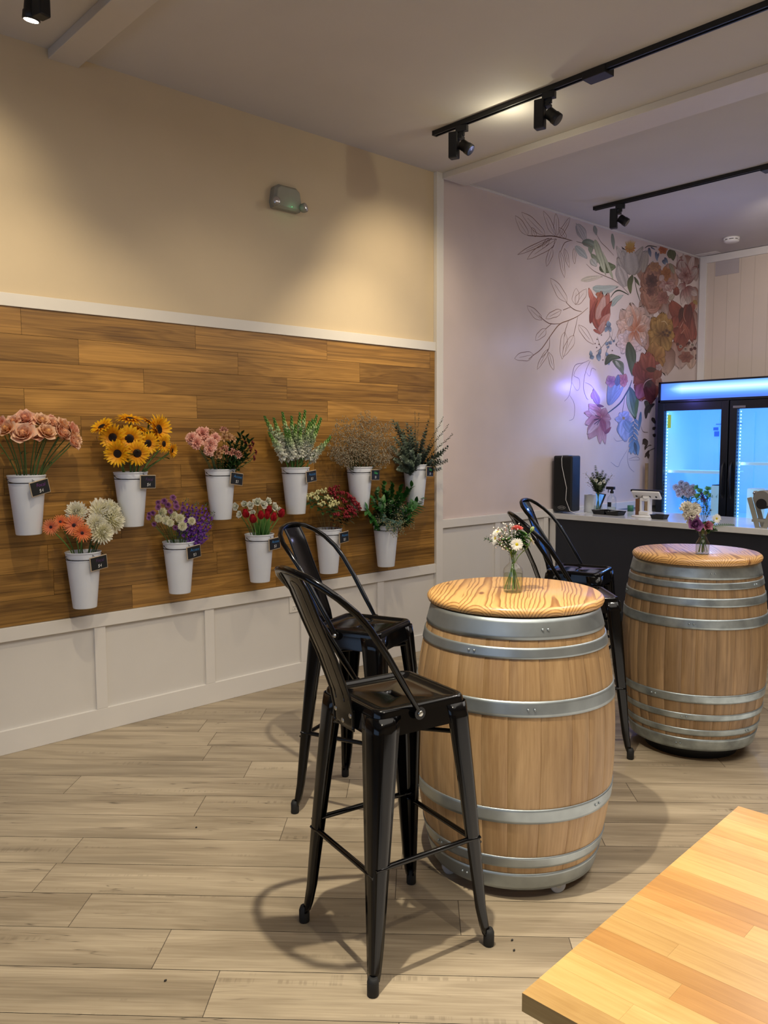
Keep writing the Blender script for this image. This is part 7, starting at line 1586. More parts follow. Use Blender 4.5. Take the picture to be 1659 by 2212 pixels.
# ------------------------------------------------------------------ hanging buckets
def bucket(x, zr, label):
    t = thing('flower_bucket', (x, 3.97, zr-.28), label, 'bucket', 0, 'white enamel flower buckets hung on the plank wall')
    b = MB(); b.lathe([(0, .004), (.054, .004), (.056, 0), (.0575, .003), (.083, .262), (.0832, .264), (.0832, .268), (.0845, .276), (.087, .278), (.087, .282), (.0845, .283), (.082, .280), (.0795, .262), (.054, .008), (0, .008)], 36, capb=False, capt=False)
    b.lathe([(.0805, .236), (.0822, .238), (.081, .2405)], 36, capb=False, capt=False)
    b.build('shell', M['bucket'], t)
    r = MB(); r.tube([(.0825*math.cos(2*PI*k/28), .0825*math.sin(2*PI*k/28), .247) for k in range(28)], .0022, 6, closed=True)
    r.tube([(.0, .083, .247), (.0, .0935, .248)], .003, 6)
    r.build('wire_ring', M['wire'], t)
    h = MB()
    for sx in (-1, 1):
        h.tube([(sx*.083, 0, .262), (sx*.093, -.004, .268), (sx*.094, -.014, .262), (sx*.088, -.030, .252), (sx*.074, -.052, .247)], .0016, 5)
    h.build('bail_handle', M['wire'], t)
    MB().box((0, .091, .245), (.03, .010, .05)).build('wall_hook', M['wire'], t, bevel=.002)
    return t
def tagboard(bx, zr, dx, dz, rot, w1, c1, w2, label, yoff=-.088, c2='d8d8d8', sh=.15):
    t = thing('chalkboard_tag', (bx+dx, 3.97+yoff, zr+dz), label, 'sign', R(14), None); t.rotation_euler = (0, R(rot), R(16))
    MB().box((0, 0, 0), (.104, .005, .070)).build('frame', M['cream'], t, bevel=.004)
    MB().box((0, -.0028, 0), (.096, .001, .062)).build('board', M['chalk'], t, bevel=.001)
    for w, c, z, s in ((w1, c1, .012, .023), (w2, c2, -.015, .023)):
        m_ = pbr('chalk '+c, c, .8)
        me_ = text_mesh(w, s, shear=sh); me_.materials.clear(); me_.materials.append(m_)
        o = put('lettering', me_, t, (.006 if z > 0 else .002, -.0036, z)); o.rotation_mode = 'XYZ'; o.rotation_euler = (PI/2, R(3), 0)
    MB().tube([(-.03, .001, .034), (-.025, .008, .045), (-.012, .012, .034)], .001, 4).build('twine', M['wire'], t)
    return t
PUR, BLU, GRN = '7a3a8c', '3a86c8', '3cc070'
up_ = {'rose': (1.361, 1.350), 'sun': (1.882, 1.351), 'carn': (2.412, 1.352), 'snap': (2.933, 1.350), 'stat': (3.447, 1.341), 'euc': (3.954, 1.345)}
lo_ = {'gerb': (1.619, .962), 'mum': (2.145, .968), 'tulip': (2.666, .967), 'hyp': (3.184, .960), 'rusc': (3.676, .950)}
BK = {**up_, **lo_}
names = {'rose': 'holding the peach roses', 'sun': 'holding the sunflowers', 'carn': 'holding the pink carnations', 'snap': 'holding the white snapdragons', 'stat': 'holding the brown dried filler', 'euc': 'holding the eucalyptus, last of the top row',
         'gerb': 'holding the orange gerberas and white chrysanthemums', 'mum': 'holding the purple and white button mums', 'tulip': 'holding the red tulips', 'hyp': 'holding the hypericum berries', 'rusc': 'holding the ruscus, last of the bottom row'}
for k, (x, z) in BK.items(): bucket(x, z, 'white enamel bucket on the plank wall '+names[k])
tg = {'rose': (.028, -.055, -12, 'Focal', PUR, '$4'), 'sun': (.050, -.048, 2, 'Focal', '5a3468', '$4'), 'carn': (.050, -.052, 8, 'Accent', BLU, '$3'), 'snap': (.052, -.052, -5, 'Accent', BLU, '$3'),
      'stat': (.055, -.050, 2, 'Filler', GRN, '$1'), 'euc': (.052, -.046, 3, 'Filler', GRN, '$1'), 'gerb': (.040, -.050, -5, 'Focal', '5a3468', '$4'), 'mum': (.040, -.052, -5, 'Accent', BLU, '$3'),
      'tulip': (.045, -.052, -3, 'Accent', BLU, '$3'), 'hyp': (.052, -.050, -3, 'Accent', BLU, '$3')}
fl_n = {'rose': 'the peach rose', 'sun': 'the sunflower', 'carn': 'the carnation', 'snap': 'the snapdragon', 'stat': 'the dried filler', 'euc': 'the eucalyptus', 'gerb': 'the gerbera', 'mum': 'the button mum', 'tulip': 'the tulip', 'hyp': 'the hypericum'}
cn = {PUR: 'purple', '5a3468': 'dim purple', BLU: 'blue', GRN: 'green'}
for k, v in tg.items():
    tagboard(BK[k][0], BK[k][1], v[0], v[1], v[2], v[3], v[4], v[5], 'small chalkboard tag reading %s %s in %s on %s bucket' % (v[3], v[5], cn[v[4]], fl_n[k]))

def mouth(k, hx, zoff=-.12, lim=.055):
    """stem foot inside the bucket, biased to the side the head leans"""
    x, z = BK[k]; dx = max(-1, min(1, (hx-x)/.18)); a = frnd.uniform(0, 6.28); r = frnd.uniform(0, .4)*lim
    return (x+dx*lim*.55+r*math.cos(a)*.6, 3.965+r*math.sin(a), z+zoff)
def out_dir(k, h, fwd=.9, upw=.35, side=1.4):
    x, z = BK[k]; return Vector(((h[0]-x)*side*4-.35*fwd, -fwd, upw+(h[2]-z-.2)*2.5))
FG = {}
for i, h in enumerate(FLOWERS['rose']):
    f = out_dir('rose', h, .8, .55); flower('rose', mouth('rose', h[0]), h[:3], h[3]*1.28, f, 'peach pink long stemmed rose in the leftmost top bucket', 'rose', 'peach roses in the leftmost top bucket', .0028, leaves=2 if i % 3 == 0 else 0, leaf_sz=.04, mesh=me['rose'][i % 3])
for i, h in enumerate(FLOWERS['sun']):
    f = out_dir('sun', h, 1., .1) if i not in (0, 2, 8, 11) else Vector(((h[0]-1.88)*5, -.25, 1.)); r = h[3]*1.2
    s = 'yellow sunflower with dark centre in the second top bucket'
    flower('sunflower', mouth('sun', h[0]), h[:3], r, f, s, 'sunflower', 'sunflowers in the second top bucket', .0048, ('6a8048', '5c783c'), leaves=2 if i % 2 else 1, leaf_sz=.07, mesh=me['sun_r'][i % 3], centre=me['sun_c'])
for i, h in enumerate(FLOWERS['gerb']):
    f = [Vector((-.8, -.9, .2)), Vector((-.3, -.8, .5)), Vector((-.5, -1, .35)), Vector((0, -1, .2))][i]
    L = ['orange gerbera at the far left of its bucket', 'deep orange gerbera half hidden behind the others', 'largest salmon gerbera beside the white chrysanthemums', 'lowest orange gerbera facing forward'][i]
    flower('gerbera', mouth('gerb', h[0]-.05), h[:3], h[3]*1.0, f, L, 'gerbera', 'orange gerberas in the lower left bucket', .0035, ('5a7c3c', '6c9048'), mesh=me['gerb_r'][i % 2], centre=me['gerb_c'])
for i, h in enumerate(FLOWERS['chrys']):
    flower('chrysanthemum', mouth('gerb', h[0]+.04), h[:3], h[3]*1.18, out_dir('gerb', h, .8, .3), 'large creamy white chrysanthemum beside the orange gerberas', 'chrysanthemum', 'white chrysanthemums in the lower left bucket', .003, leaves=1, mesh=me['chrys'][i % 2])
for i, h in enumerate(FLOWERS['mump']):
    flower('button_mum', mouth('mum', h[0]), h[:3], h[3]*1.08, out_dir('mum', h, .8, .3), 'small purple button mum in the middle lower bucket', 'mum', 'purple button mums', .0014, leaves=1, leaf_sz=.025, mesh=me['mump'][i % 2], centre=me['mump_c'])
for i, h in enumerate(FLOWERS['mumw']):
    flower('button_mum', mouth('mum', h[0]), h[:3], h[3]*1.12, out_dir('mum', h, 1., .25), 'creamy white button mum among the purple ones', 'mum', 'white button mums', .0016, leaves=1, leaf_sz=.03, mesh=me['mumw'][0])
for i, h in enumerate(FLOWERS['carn']):
    flower('carnation', mouth('carn', h[0]), h[:3], h[3]*1.05, out_dir('carn', h, .7, .5), 'ruffled pink carnation in the third top bucket', 'carnation', 'pink carnations', .002, ('4a6a4c', '5c7c58'), leaves=2, leaf_sz=.05, mesh=me['carn'][i % 2])
for i, h in enumerate(FLOWERS['alst']):
    flower('alstroemeria', mouth('carn', h[0]), h[:3], h[3]*1.45, out_dir('carn', h, .6, .5), 'peach alstroemeria beside the pink carnations', 'alstroemeria', 'peach alstroemeria', .002, leaves=3, leaf_sz=.05, leaf_c=('24401c', '3c5c2c'), mesh=me['alst'][i % 2])
for i, h in enumerate(FLOWERS['alstred']):
    flower('alstroemeria', mouth('carn', h[0]), h[:3], h[3]*1.5, out_dir('carn', h, .6, .4), 'dark red alstroemeria at the right of the carnation bucket', 'alstroemeria', 'dark red alstroemeria', .002, leaves=4, leaf_sz=.05, leaf_c=('1c3416', '30502a'), mesh=me['alstred'][0])
for i, h in enumerate(FLOWERS['wrose']):
    flower('rose', mouth('tulip', h[0]), h[:3], h[3]*.86, out_dir('tulip', h, .7, .4), 'greenish white rose behind the red tulips', 'rose', 'white roses behind the tulips', .0022, leaves=1, leaf_sz=.035, mesh=me['wrose'][i % 2])
for i, h in enumerate(FLOWERS['tulip']):
    t = flower('tulip', mouth('tulip', h[0]), (h[0], h[1]-.012, h[2]), h[3]*1.3, Vector(((h[0]-2.67)*3, -.25, 1)), 'closed crimson tulip in the middle right lower bucket', 'tulip', 'red tulips', .0032, ('6c9448', '7ca054'), mesh=me['tulip'][i % 2])
    lf = MB(); b0 = Vector((0, -.02, .10)); leafgeo(lf, b0, Vector(((h[0]-2.67)*2.5, -.15, 1)), Vector((0, -1, .1)), .13, .03, G('3a6a30'), G('5c8c40'), n=6, fold=.5, droop=.15); lf.build('leaf', M['leafm'], t, color=True)

# sprays: a stem with many small things on it, each its own thing
def spray(name, k, tip, label, cat, group, fill, stem_r=.0016, sc=('3c4c30', '4c5c3c'), base=None, n=14, arch=None, foliage='leaves'):
    base = Vector(base or mouth(k, tip[0])); tip = Vector(tip[:3])
    t = thing(name, base, label, cat, 0, group); h = tip-base
    P = arch(h) if arch else stem_path(Vector((0, 0, 0)), h, n)
    mb = MB(); mb.tube(P, [stem_r*(1-.6*i/(len(P)-1)) for i in range(len(P))], 5, cols=[cm(G(sc[0]), G(sc[1]), i/(len(P)-1)) for i in range(len(P))])
    fb = MB(); fill(fb, P, frnd, mb)
    mb.build('stem', M['stemm'], t, color=True); fb.build(foliage, M['leafm'] if foliage == 'leaves' else M['petal'], t, color=True)
    return t
def tang(P, i): return (P[min(i+1, len(P)-1)]-P[max(i-1, 0)]).normalized()
def at(P, u):
    f = u*(len(P)-1); i = min(int(f), len(P)-2); return P[i].lerp(P[i+1], f-i), tang(P, i)
def perp(d, a):
    s = d.orthogonal().normalized(); return (Quaternion(d, a) @ s)
def f_snap(fb, P, r, mb):
    fb_n = 46
    for k in range(fb_n):
        u = .38+.62*k/fb_n; p, d = at(P, min(1, u)); q = (u-.38)/.62; s = .0165*(1-q*.66); o = perp(d, k*GA)
        c = cm(G('eef0e4'), G('9cc06a'), min(1, max(0, (q-.25)*2.0))) if q < .72 else cm(G('7fa850'), G('4c8038'), (q-.72)/.28)
        c = jitc(c, r, .1); pos = p+o*(.004+.011*(1-q)); face = (o+d*.3+Vector((0, 0, -.25))).normalized()
        if q < .6:
            for a in (-1, 1): leafgeo(fb, pos, face+perp(face, 1.5+a)*.5, d, s*1.6, s*1.5, tuple(x*.85 for x in c), c, n=3, fold=.5, droop=.3*a)
            leafgeo(fb, pos, face-d*.6, d, s*1.5, s*1.7, c, c, n=3, fold=.4, droop=.5)
            fb.ball(pos, s*.55, 5, 4, col=tuple(x*.85 for x in c))
        else: fb.ball(pos, s*.8, 5, 4, (1, 1, 1.3), col=c)
    for k in range(5):
        p, d = at(P, .1+.05*k); o = perp(d, k*2.1); leafgeo(fb, p, o+d, d, .04, .009, G('3c6a34'), G('5c8a4c'))
for h in FLOWERS['snap']+[(3.0+(h[0]-2.933)*.7-.05, h[1]-.05, h[2]-.07) for h in FLOWERS['snap'][1:9:2]]:
    spray('snapdragon', 'snap', h, 'white snapdragon spike with green tip in the fourth top bucket', 'snapdragon', 'white snapdragons', f_snap, .003, ('6c9850', '6c9c4c'), foliage='florets')
def f_stock(fb, P, r, mb):
    for k in range(42):
        u = .36+.62*k/42; p, d = at(P, min(1, u)); q = (u-.36)/.62; s = .015*(1-q*.45); o = perp(d, k*GA)
        c = jitc(cm(G('7a3cb4'), G('9a62cc'), r.random()), r, .2)
        if q > .85: c = jitc(G('77806c'), r, .2); s *= .6
        pos = p+o*(.006+.018*(1-q*.7))
        for a in range(4): leafgeo(fb, pos, o*.5+perp(o, a*1.57+k), o, s, s*1.0, tuple(x*.7 for x in c), c, n=3, fold=.2, droop=-.3)
for h in FLOWERS['stock']:
    spray('stock_flower', 'mum', h, 'violet stock flower at the right of the mum bucket', 'stock flower', 'violet stock flowers', f_stock, .003, ('5a7a44', '64844c'), foliage='florets')
def f_dark(fb, P, r, mb):
    for k in range(26):
        p, d = at(P, .3+.7*k/26); o = perp(d, k*GA); c = cm(G('1c3818'), G('3c5c30'), r.random())
        leafgeo(fb, p, o+d*.7, Vector((0, 0, 1)),   .044, .018, c, c, droop=.2)
for h in FLOWERS['leafy']:
    spray('foliage_spray', 'carn', h, 'dark green leafy spray beside the pink carnations', 'foliage', 'dark leafy sprays', f_dark, .0018)
def f_stat(fb, P, r, mb):
    for k in range(40):
        p, d = at(P, .36+.64*k/40); o = (perp(d, k*GA)+d*1.1).normalized(); L = .035+.03*r.random()
        q = p+o*L; c = jitc(G('7c6a50'), r, .2); mb.tube([p, p+o*L*.5+Vector((0, 0, .002)), q], .0005, 3, cols=[c]*3)
        for j in range(5):
            w = q+Vector((r.uniform(-.010, .010), r.uniform(-.010, .010), r.uniform(-.012, .010)))
            cc = jitc(cm(G('807c68'), G('b8a890'), r.random()), r, .2); fb.ball(w, .0029, 4, 3, (1, 1, 1.5), col=cc)
    for k in range(7):
        p, d = at(P, .1+.05*k); leafgeo(fb, p, perp(d, k*2.4)+d*1.4, d, .05, .008, G('3a4c2c'), G('54663c'))
for h in FLOWERS['stat']:
    spray('dried_filler_spray', 'stat', h, 'fine brown dried filler spray in the fifth top bucket', 'dried spray', 'brown dried filler sprays', f_stat, .0014, ('4c5838', '7a6a4c'), foliage='florets')
def f_euc(fb, P, r, mb):
    for k in range(20):
        u = .22+.78*k/20; p, d = at(P, min(1, u))
        for sg in (1, -1):
            o = perp(d, k*1.57)*sg; s = .042*(1-.6*u)*r.uniform(.8, 1.15); c = cm(G('3f5044'), G('78887a'), r.random())
            leafgeo(fb, p, o+d*.5, d, s, s*.85, c, jitc(c, r, .15), n=3, fold=.12)
def f_eucs(fb, P, r, mb):
    for k in range(22):
        u = .3+.7*k/22; p, d = at(P, min(1, u))
        for sg in (1, -1):
            o = perp(d, k*.9)*sg; s = .017*(1-.4*u)*r.uniform(.8, 1.15); c = cm(G('46564a'), G('74806c'), r.random())
            leafgeo(fb, p, o+d*.4, d, s, s*.8, c, c, n=2, fold=.1)
ex = []
for h in FLOWERS['euc'][:3]+FLOWERS['euc'][9:]:
    for q in range(2): ex.append((h[0]*.8+3.954*.2+frnd.uniform(-.05, .05), h[1]+frnd.uniform(-.05, .01), h[2]*frnd.uniform(.93, .99)))
for i, h in enumerate(FLOWERS['euc']+ex):
    spray('eucalyptus_sprig', 'euc', h, 'grey green eucalyptus stem in the last top bucket', 'eucalyptus', 'eucalyptus stems in the last top bucket', f_eucs if i in (3, 4, 6, 7, 8) else f_euc, .0014, ('4a4438', '6a6450'))
def f_rusc(fb, P, r, mb):
    for k in range(20):
        p, d = at(P, .28+.72*k/20); o = perp(d, (k % 2)*PI+r.uniform(-.5, .5)); c = cm(G('14401a'), G('3c7434'), r.random())
        leafgeo(fb, p, o+d*.8, Vector((0, -.3, 1)),   .058*r.uniform(.8, 1.1), .027, c, jitc(c, r, .2), n=4, droop=.15)
for h in FLOWERS['rusc']+[(h[0]*.8+3.676*.2, h[1]-.03, h[2]*.95) for h in FLOWERS['rusc'][::2]]:
    spray('ruscus_sprig', 'rusc', h, 'glossy dark green ruscus stem in the last lower bucket', 'foliage', 'ruscus stems', f_rusc, .0018, ('2c5024', '3c6a30'))
def f_seed(fb, P, r, mb):
    for k in range(7):
        p, d = at(P, .35+.5*k/7); o = perp(d, k*2.2); leafgeo(fb, p, o+d*.4, d, .046, .032, G('4a6a60'), G('6c8a7c'))
    for k in range(50):
        p, d = at(P, .4+.6*k/50); o = perp(d, k*GA)+d*.4; q = p+o*r.uniform(.008, .028); c = jitc(cm(G('767c58'), G('a8a27c'), r.random()), r, .2)
        mb.tube([p, q], .0004, 3, cols=[c]*2); fb.ball(q, .0044, 4, 3, col=c)
for h in FLOWERS['seed']:
    hv = Vector(h)
    spray('seeded_eucalyptus', 'rusc', h, 'seeded eucalyptus sprig drooping over the last lower bucket rim', 'foliage', 'seeded eucalyptus sprigs', f_seed, .0013, ('4c5c44', '7c7c5c'),
          arch=lambda q: bez(Vector((0, 0, 0)), Vector((q.x*.1, -.02, .14)), Vector((q.x*.55, min(q.y, -.06), max(.2, q.z*.7+.10))), q, 10), foliage='seeds')
def f_hyp(col, leafc):
    def f(fb, P, r, mb):
        tip, d = at(P, 1.)
        for k in range(11):
            o = perp(d, k*GA)*r.uniform(.2, 1); q = tip+o*.021+d*r.uniform(-.008, .016); s = .0060*r.uniform(.8, 1.2)
            mb.tube([tip-d*.025, q], .0005, 3, cols=[G('6a5a34')]*2); fb.ball(q, s, 6, 5, (1, 1, 1.25), col=jitc(G(col), r, .15))
        for k in range(5): leafgeo(fb, tip-d*(.03+.008*k), perp(d, k*2.4)+d*.3, Vector((0, -.4, 1)), .042, .022, G(leafc[0]), G(leafc[1]), droop=.2)
    return f
for h in FLOWERS['hypw']: spray('hypericum_sprig', 'hyp', h, 'cream hypericum berries on a thin stem, left of the red ones', 'berry stem', 'cream hypericum stems', f_hyp('dcd8a0', ('1f3f1c', '3a5a2c')), .0013, ('7a6a3c', '8a7a4c'), foliage='berries')
for h in FLOWERS['hypr']+[(h[0]-.012, h[1]-.02, h[2]-.02) for h in FLOWERS['hypr'][::2]]: spray('hypericum_sprig', 'hyp', h, 'dark red hypericum berries, right of the cream ones', 'berry stem', 'red hypericum stems', f_hyp('8c1f2c', ('3c2a1c', '4a4a24')), .0013, ('6a3a24', '7a4a2c'), foliage='berries')
# ------------------------------------------------------------------ vases on the barrels
def vase(loc, prof_out, water_h, label, wr):
    t = thing('glass_vase', loc, label, 'vase')
    MB().lathe(prof_out, 40, capb=True, capt=False).build('glass', M['glass'], t)
    pr = [(r*.93, z) for r, z in prof_out if z < water_h]; pr[0] = (pr[0][0], .005)
    rw = pr[-1][0]; pr += [(rw, water_h), (0, water_h)]
    MB().lathe(pr, 32, capb=True, capt=False).build('water', M['water'], t)
    MB().tube([(prof_out[-1][0]*math.cos(2*PI*k/32), prof_out[-1][0]*math.sin(2*PI*k/32), prof_out[-1][1]) for k in range(32)], .0016, 6, closed=True).build('rim', M['glass'], t)
    return t
V1 = (2.252, 1.774, .9725); V2 = (3.690, 1.782, .9665)
vase(V1, [(.028, 0), (.033, .003), (.0345, .02), (.0345, .070), (.032, .084), (.024, .094), (.016, .101), (.0135, .108), (.0135, .128), (.0155, .133)], .066, 'clear bottle shaped bud vase on the nearest barrel', 0)
vase(V2, [(.028, 0), (.031, .004), (.031, .045), (.030, .055), (.022, .068), (.0175, .080), (.019, .098), (.025, .112), (.027, .116)], .046, 'clear waisted glass vase on the farther barrel', 0)
Rt, Up = Vector((.735, -.678, 0)), Vector((0, 0, 1)); Tw = Vector((-.675, -.733, 0))
def vp(V, r, u, tw=0.): return Vector(V)+Rt*r+Up*u+Tw*tw
def vflower(name, V, foot, headp, r, face, label, cat, mesh, centre=None, group=None, neck=.125, sr=.0016, **kw):
    base = Vector(V)+Vector((foot[0]*1.9, foot[1]*1.9, .010)); h = headp-base
    t = thing(name, base, label, cat, 0, group); nk = Vector((-foot[0]*2.4, -foot[1]*2.4, neck-.01))
    P = bez(Vector((0, 0, 0)), nk*.5, nk, nk+Vector((h.x*.3, h.y*.3, (h.z-neck)*.4)), 5)+bez(nk+Vector((h.x*.3, h.y*.3, (h.z-neck)*.4)), nk+Vector((h.x*.5, h.y*.5, (h.z-neck)*.6)), h*.93, h, 5)[1:]
    MB().tube(P, [sr]*len(P), 6, cols=[G('5a7a34')]*len(P)).build('stem', M['stemm'], t, color=True)
    if mesh:
        q = facing(face, frnd.uniform(0, 6)); put('bloom', mesh, t, h, q, r)
        if centre: put('centre', centre, t, h, q, r)
    return t, P
def vp1(r, u, tw=0.): return vp(V1, r*1.05, .115+(u-.115)*.72, tw)
fa = Vector((-.675, -.733, .12))
vflower('daisy', V1, (.012, -.006), vp1(.004, .198, .05), .0235, fa, 'white daisy with yellow centre facing forward over the front vase', 'daisy', me['daisy_r'][0], me['daisy_c'])
vflower('daisy', V1, (-.01, .012), vp1(.056, .215, .02), .026, Rt+Up*.45, 'side turned white daisy at the right of the front vase', 'daisy', me['daisy_r'][0], me['daisy_c'])
vflower('daisy', V1, (.005, .012), vp1(-.062, .222, .01), .026, -Rt*1.+Tw*.3+Up*.2, 'white daisy turned left at the left edge of the front vase', 'daisy', me['daisy_r'][0], me['daisy_c'])
vflower('daisy', V1, (-.012, -.01), vp1(-.052, .25, -.01), .022, -Rt*.6+Up+Tw*.3, 'white daisy looking up at the upper left of the front vase', 'daisy', me['daisy_r'][0], me['daisy_c'])
vflower('zinnia', V1, (.0, .0), vp1(.012, .262, .0), .025, Up+Tw*.12, 'coral pink flower on top of the front vase', 'flower', m_pom(G('c44848'), G('e0706a'), G('ec8a80'), 60, 31, w=.13, L=.5, flat=.35, tip=.1))
def greens(name, V, tip, label, fill, **kw):
    base = Vector(V)+Vector((frnd.uniform(-.022, .022), frnd.uniform(-.022, .022), .010)); tip = Vector(tip); h = tip-base
    t = thing(name, base, label, 'foliage', 0, kw.get('group')); nk = Vector((0, 0, .12))
    nk = Vector((V[0], V[1], V[2]+.12))-base; P = [Vector((0, 0, 0)), nk*.5, nk]+bez(nk, nk+Vector((h.x*.1, h.y*.1, (h.z-.12)*.5)), nk.lerp(h, .7)+Vector((0, 0, .01)), h, 7)[1:]
    mb = MB(); mb.tube(P, [.0012]*len(P), 5, cols=[G('4c6a34')]*len(P)); fb = MB(); fill(fb, P, frnd, mb)
    mb.build('stem', M['stemm'], t, color=True); fb.build('leaves', M['leafm'], t, color=True); return t
def f_wax(fb, P, r, mb):
    for k in range(12):
        p, d = at(P, .62+.38*k/12); o = perp(d, k*GA)+d*.8; q = p+o*r.uniform(.010, .022); mb.tube([p, q], .0004, 3, cols=[G('6a5a44')]*2)
        fb.ball(q, .003, 5, 4, col=jitc(G('e2dcd2' if k % 3 else 'b08a78'), r, .1))
        leafgeo(fb, p, o, d, .012, .003, G('4a5c30'), G('6a7c48'), n=2)
def f_bush(fb, P, r, mb):
    for k in range(18):
        p, d = at(P, .55+.45*k/18); o = perp(d, k*GA)+d*.4; c = cm(G('2c5420'), G('5c8c3c'), r.random())
        leafgeo(fb, p, o, Up, .034*r.uniform(.7, 1.1), .016, c, jitc(c, r, .2), droop=.3)
def f_eucv(fb, P, r, mb):
    for k in range(6):
        p, d = at(P, .62+.38*k/6)
        for sg in (1, -1): leafgeo(fb, p, perp(d, k*1.57)*sg+d*.4, d, .014, .010, G('3c4c48'), G('5c6c64'), n=3)
for i, (a, b) in enumerate(((-.045, .27), (-.02, .285), (-.06, .24), (-.035, .235), (.0, .275), (-.04, .19), (-.018, .175))): greens('waxflower_sprig', V1, vp1(a, b, .01), 'wispy white waxflower sprig on the left side of the front vase', f_wax, group='waxflower sprigs in the front vase')
for i, (a, b) in enumerate(((.03, .25), (.045, .235), (.02, .225), (.04, .20), (-.03, .215))): greens('leafy_sprig', V1, vp1(a, b, -.005), 'bright green leafy sprig in the front vase', f_bush, group='leafy sprigs in the front vase')
greens('eucalyptus_sprig', V1, vp1(-.098, .222, 0), 'dark eucalyptus sprig poking out left of the front vase', f_eucv)
t, P = vflower('flower_bud', V1, (.01, .005), vp1(.062, .262, 0), .012, Rt*.6+Up, 'pale green closed bud at the top right of the front vase', 'bud', m_tulip(G('8aa858'), G('c8d49a'), 33))
# farther vase
vflower('chrysanthemum', V2, (.008, .005), vp(V2, -.062, .185, .01), .036, fa-Rt*.3, 'cream white ruffled flower, lower one on the left of the farther vase', 'flower', m_carn(G('d4c8ac'), G('eae4d4'), 41))
vflower('chrysanthemum', V2, (-.008, .005), vp(V2, -.082, .222, .0), .030, fa+Up*.4, 'cream white ruffled flower, upper one on the left of the farther vase', 'flower', m_carn(G('d4c8ac'), G('eae4d4'), 42))
vflower('chrysanthemum', V2, (-.008, -.005), vp(V2, -.045, .215, .0), .030, fa+Up*.2, 'cream white ruffled flower in the centre of the farther vase', 'flower', m_carn(G('d8ccb0'), G('ece6d6'), 43))
vflower('lisianthus', V2, (.01, .0), vp(V2, -.050, .146, .03), .034, fa-Rt*.25, 'large purple bloom low on the left of the farther vase', 'flower', m_rose(G('5c2a5e'), G('8a4a88'), G('a06a9c'), 44, 14))
vflower('lisianthus', V2, (.0, .01), vp(V2, .004, .140, .03), .024, fa+Rt*.2, 'small pink bloom beside the large purple one on the farther vase', 'flower', m_rose(G('8a1e3c'), G('b86a84'), G('c890a4'), 45, 12))
vflower('daisy', V2, (.005, -.01), vp(V2, .050, .172, .03), .024, fa+Rt*.15, 'white daisy with yellow centre at the right of the farther vase', 'daisy', me['daisy_r'][0], me['daisy_c'])
def f_fern(fb, P, r, mb):
    for k in range(12):
        p, d = at(P, .5+.5*k/12)
        for sg in (1, -1): leafgeo(fb, p, perp(d, 0)*sg+d*.8, Up, .024*(1.1-k/14), .006, G('2c4a2c'), G('44643c'), n=3)
for a, b in ((.14, .14), (.06, .115)): greens('fern_sprig', V2, vp(V2, a, b, .02), 'dark fern sprig reaching right from the farther vase', f_fern, group='fern sprigs in the farther vase')
for a, b in ((.02, .235), (.035, .215), (.0, .25)): greens('thin_sprig', V2, vp(V2, a, b, 0), 'thin blue green sprig above the farther vase', f_eucv, group='thin sprigs in the farther vase')
for a, b in ((.0, .13), (.02, .125), (-.02, .135), (.04, .14)): greens('leafy_sprig', V2, vp(V2, a, b, .01), 'short green leaf sprig at the rim of the farther vase', f_bush, group='short leaves in the farther vase')
greens('bell_sprig', V2, vp(V2, -.042, .285, -.01), 'tall green bud sprig above the cream flowers of the farther vase', f_bush)

# ------------------------------------------------------------------ things on the counter
ZT = .905
t = thing('loudspeaker', (5.745, 3.968, ZT), 'tall black loudspeaker on the counter end against the mural', 'speaker', R(8))
MB().box((0, 0, .245), (.16, .170, .465)).build('cabinet', M['rail'], t, bevel=.012)
MB().box((-.082, 0, .26), (.006, .15, .40)).build('grille', pbr('speaker grille', '08080a', .8, noise=.3, nscale=300), t, bevel=.004)
MB().box((0, 0, .479), (.07, .06, .006)).build('top_handle', M['steel'], t, bevel=.002)
bd = MB()
ring = [(-.087, .034*math.cos(2*PI*k/28), .048+.013*math.sin(2*PI*k/28)) for k in range(28)]
bd.tube(ring, .0016, 6, closed=True)
bd.build('badge_ring', M['bolt'], t)
lt = MB()
for k in range(7): lt.box((-.0865, .021-.007*k, .048+.0008*(k % 2)), (.001, .0032, .0085+.0015*(k % 3)))
lt.build('badge_marks', M['bolt'], t)
cab = [(5.67, 3.962, 1.385), (5.655, 3.96, 1.36), (5.653, 3.955, 1.30), (5.654, 3.935, 1.22), (5.655, 3.908, 1.12), (5.653, 3.912, 1.02), (5.66, 3.875, .93), (5.68, 3.83, .909), (5.76, 3.81, .908), (5.83, 3.83, .908)]
tag(MB().tube([Vector(p) for p in cab], .0022, 6).build('audio_cable', M['white']), 'thin white cable hanging down the front of the black loudspeaker', 'cable')
t = thing('tablet', (6.20, 3.985, ZT), 'tablet with a lit blue screen leaning behind the white roll', 'tablet', R(-35))
for nm, sz, off, mt in (('case', (.012, .20, .15), 0, M['rail']), ('screen', (.002, .18, .13), -.008, M['screen'])):
    o = MB().box((off, 0, .075), sz).build(nm, mt, t, bevel=.002 if nm == 'case' else 0); o.rotation_euler = (0, R(22), 0)
t = thing('towel_roll', (5.945, 3.868, ZT), 'white paper roll standing beside the loudspeaker', 'paper roll')
MB().lathe([(.020, .146), (.048, .146), (.05, .143), (.05, .003), (.048, 0)][::-1], 32, capt=False).build('roll', M['paper'], t); MB().lathe([(.0205, .02), (.0205, .1462)], 20, capb=False, capt=False).build('core', M['brown'], t)
VE = (5.89, 3.755, ZT)
vase(VE, [(.034, 0), (.037, .004), (.034, .05), (.028, .10), (.022, .14), (.021, .16), (.026, .188), (.028, .192)], .06, 'tall clear vase with eucalyptus on the counter', 0)
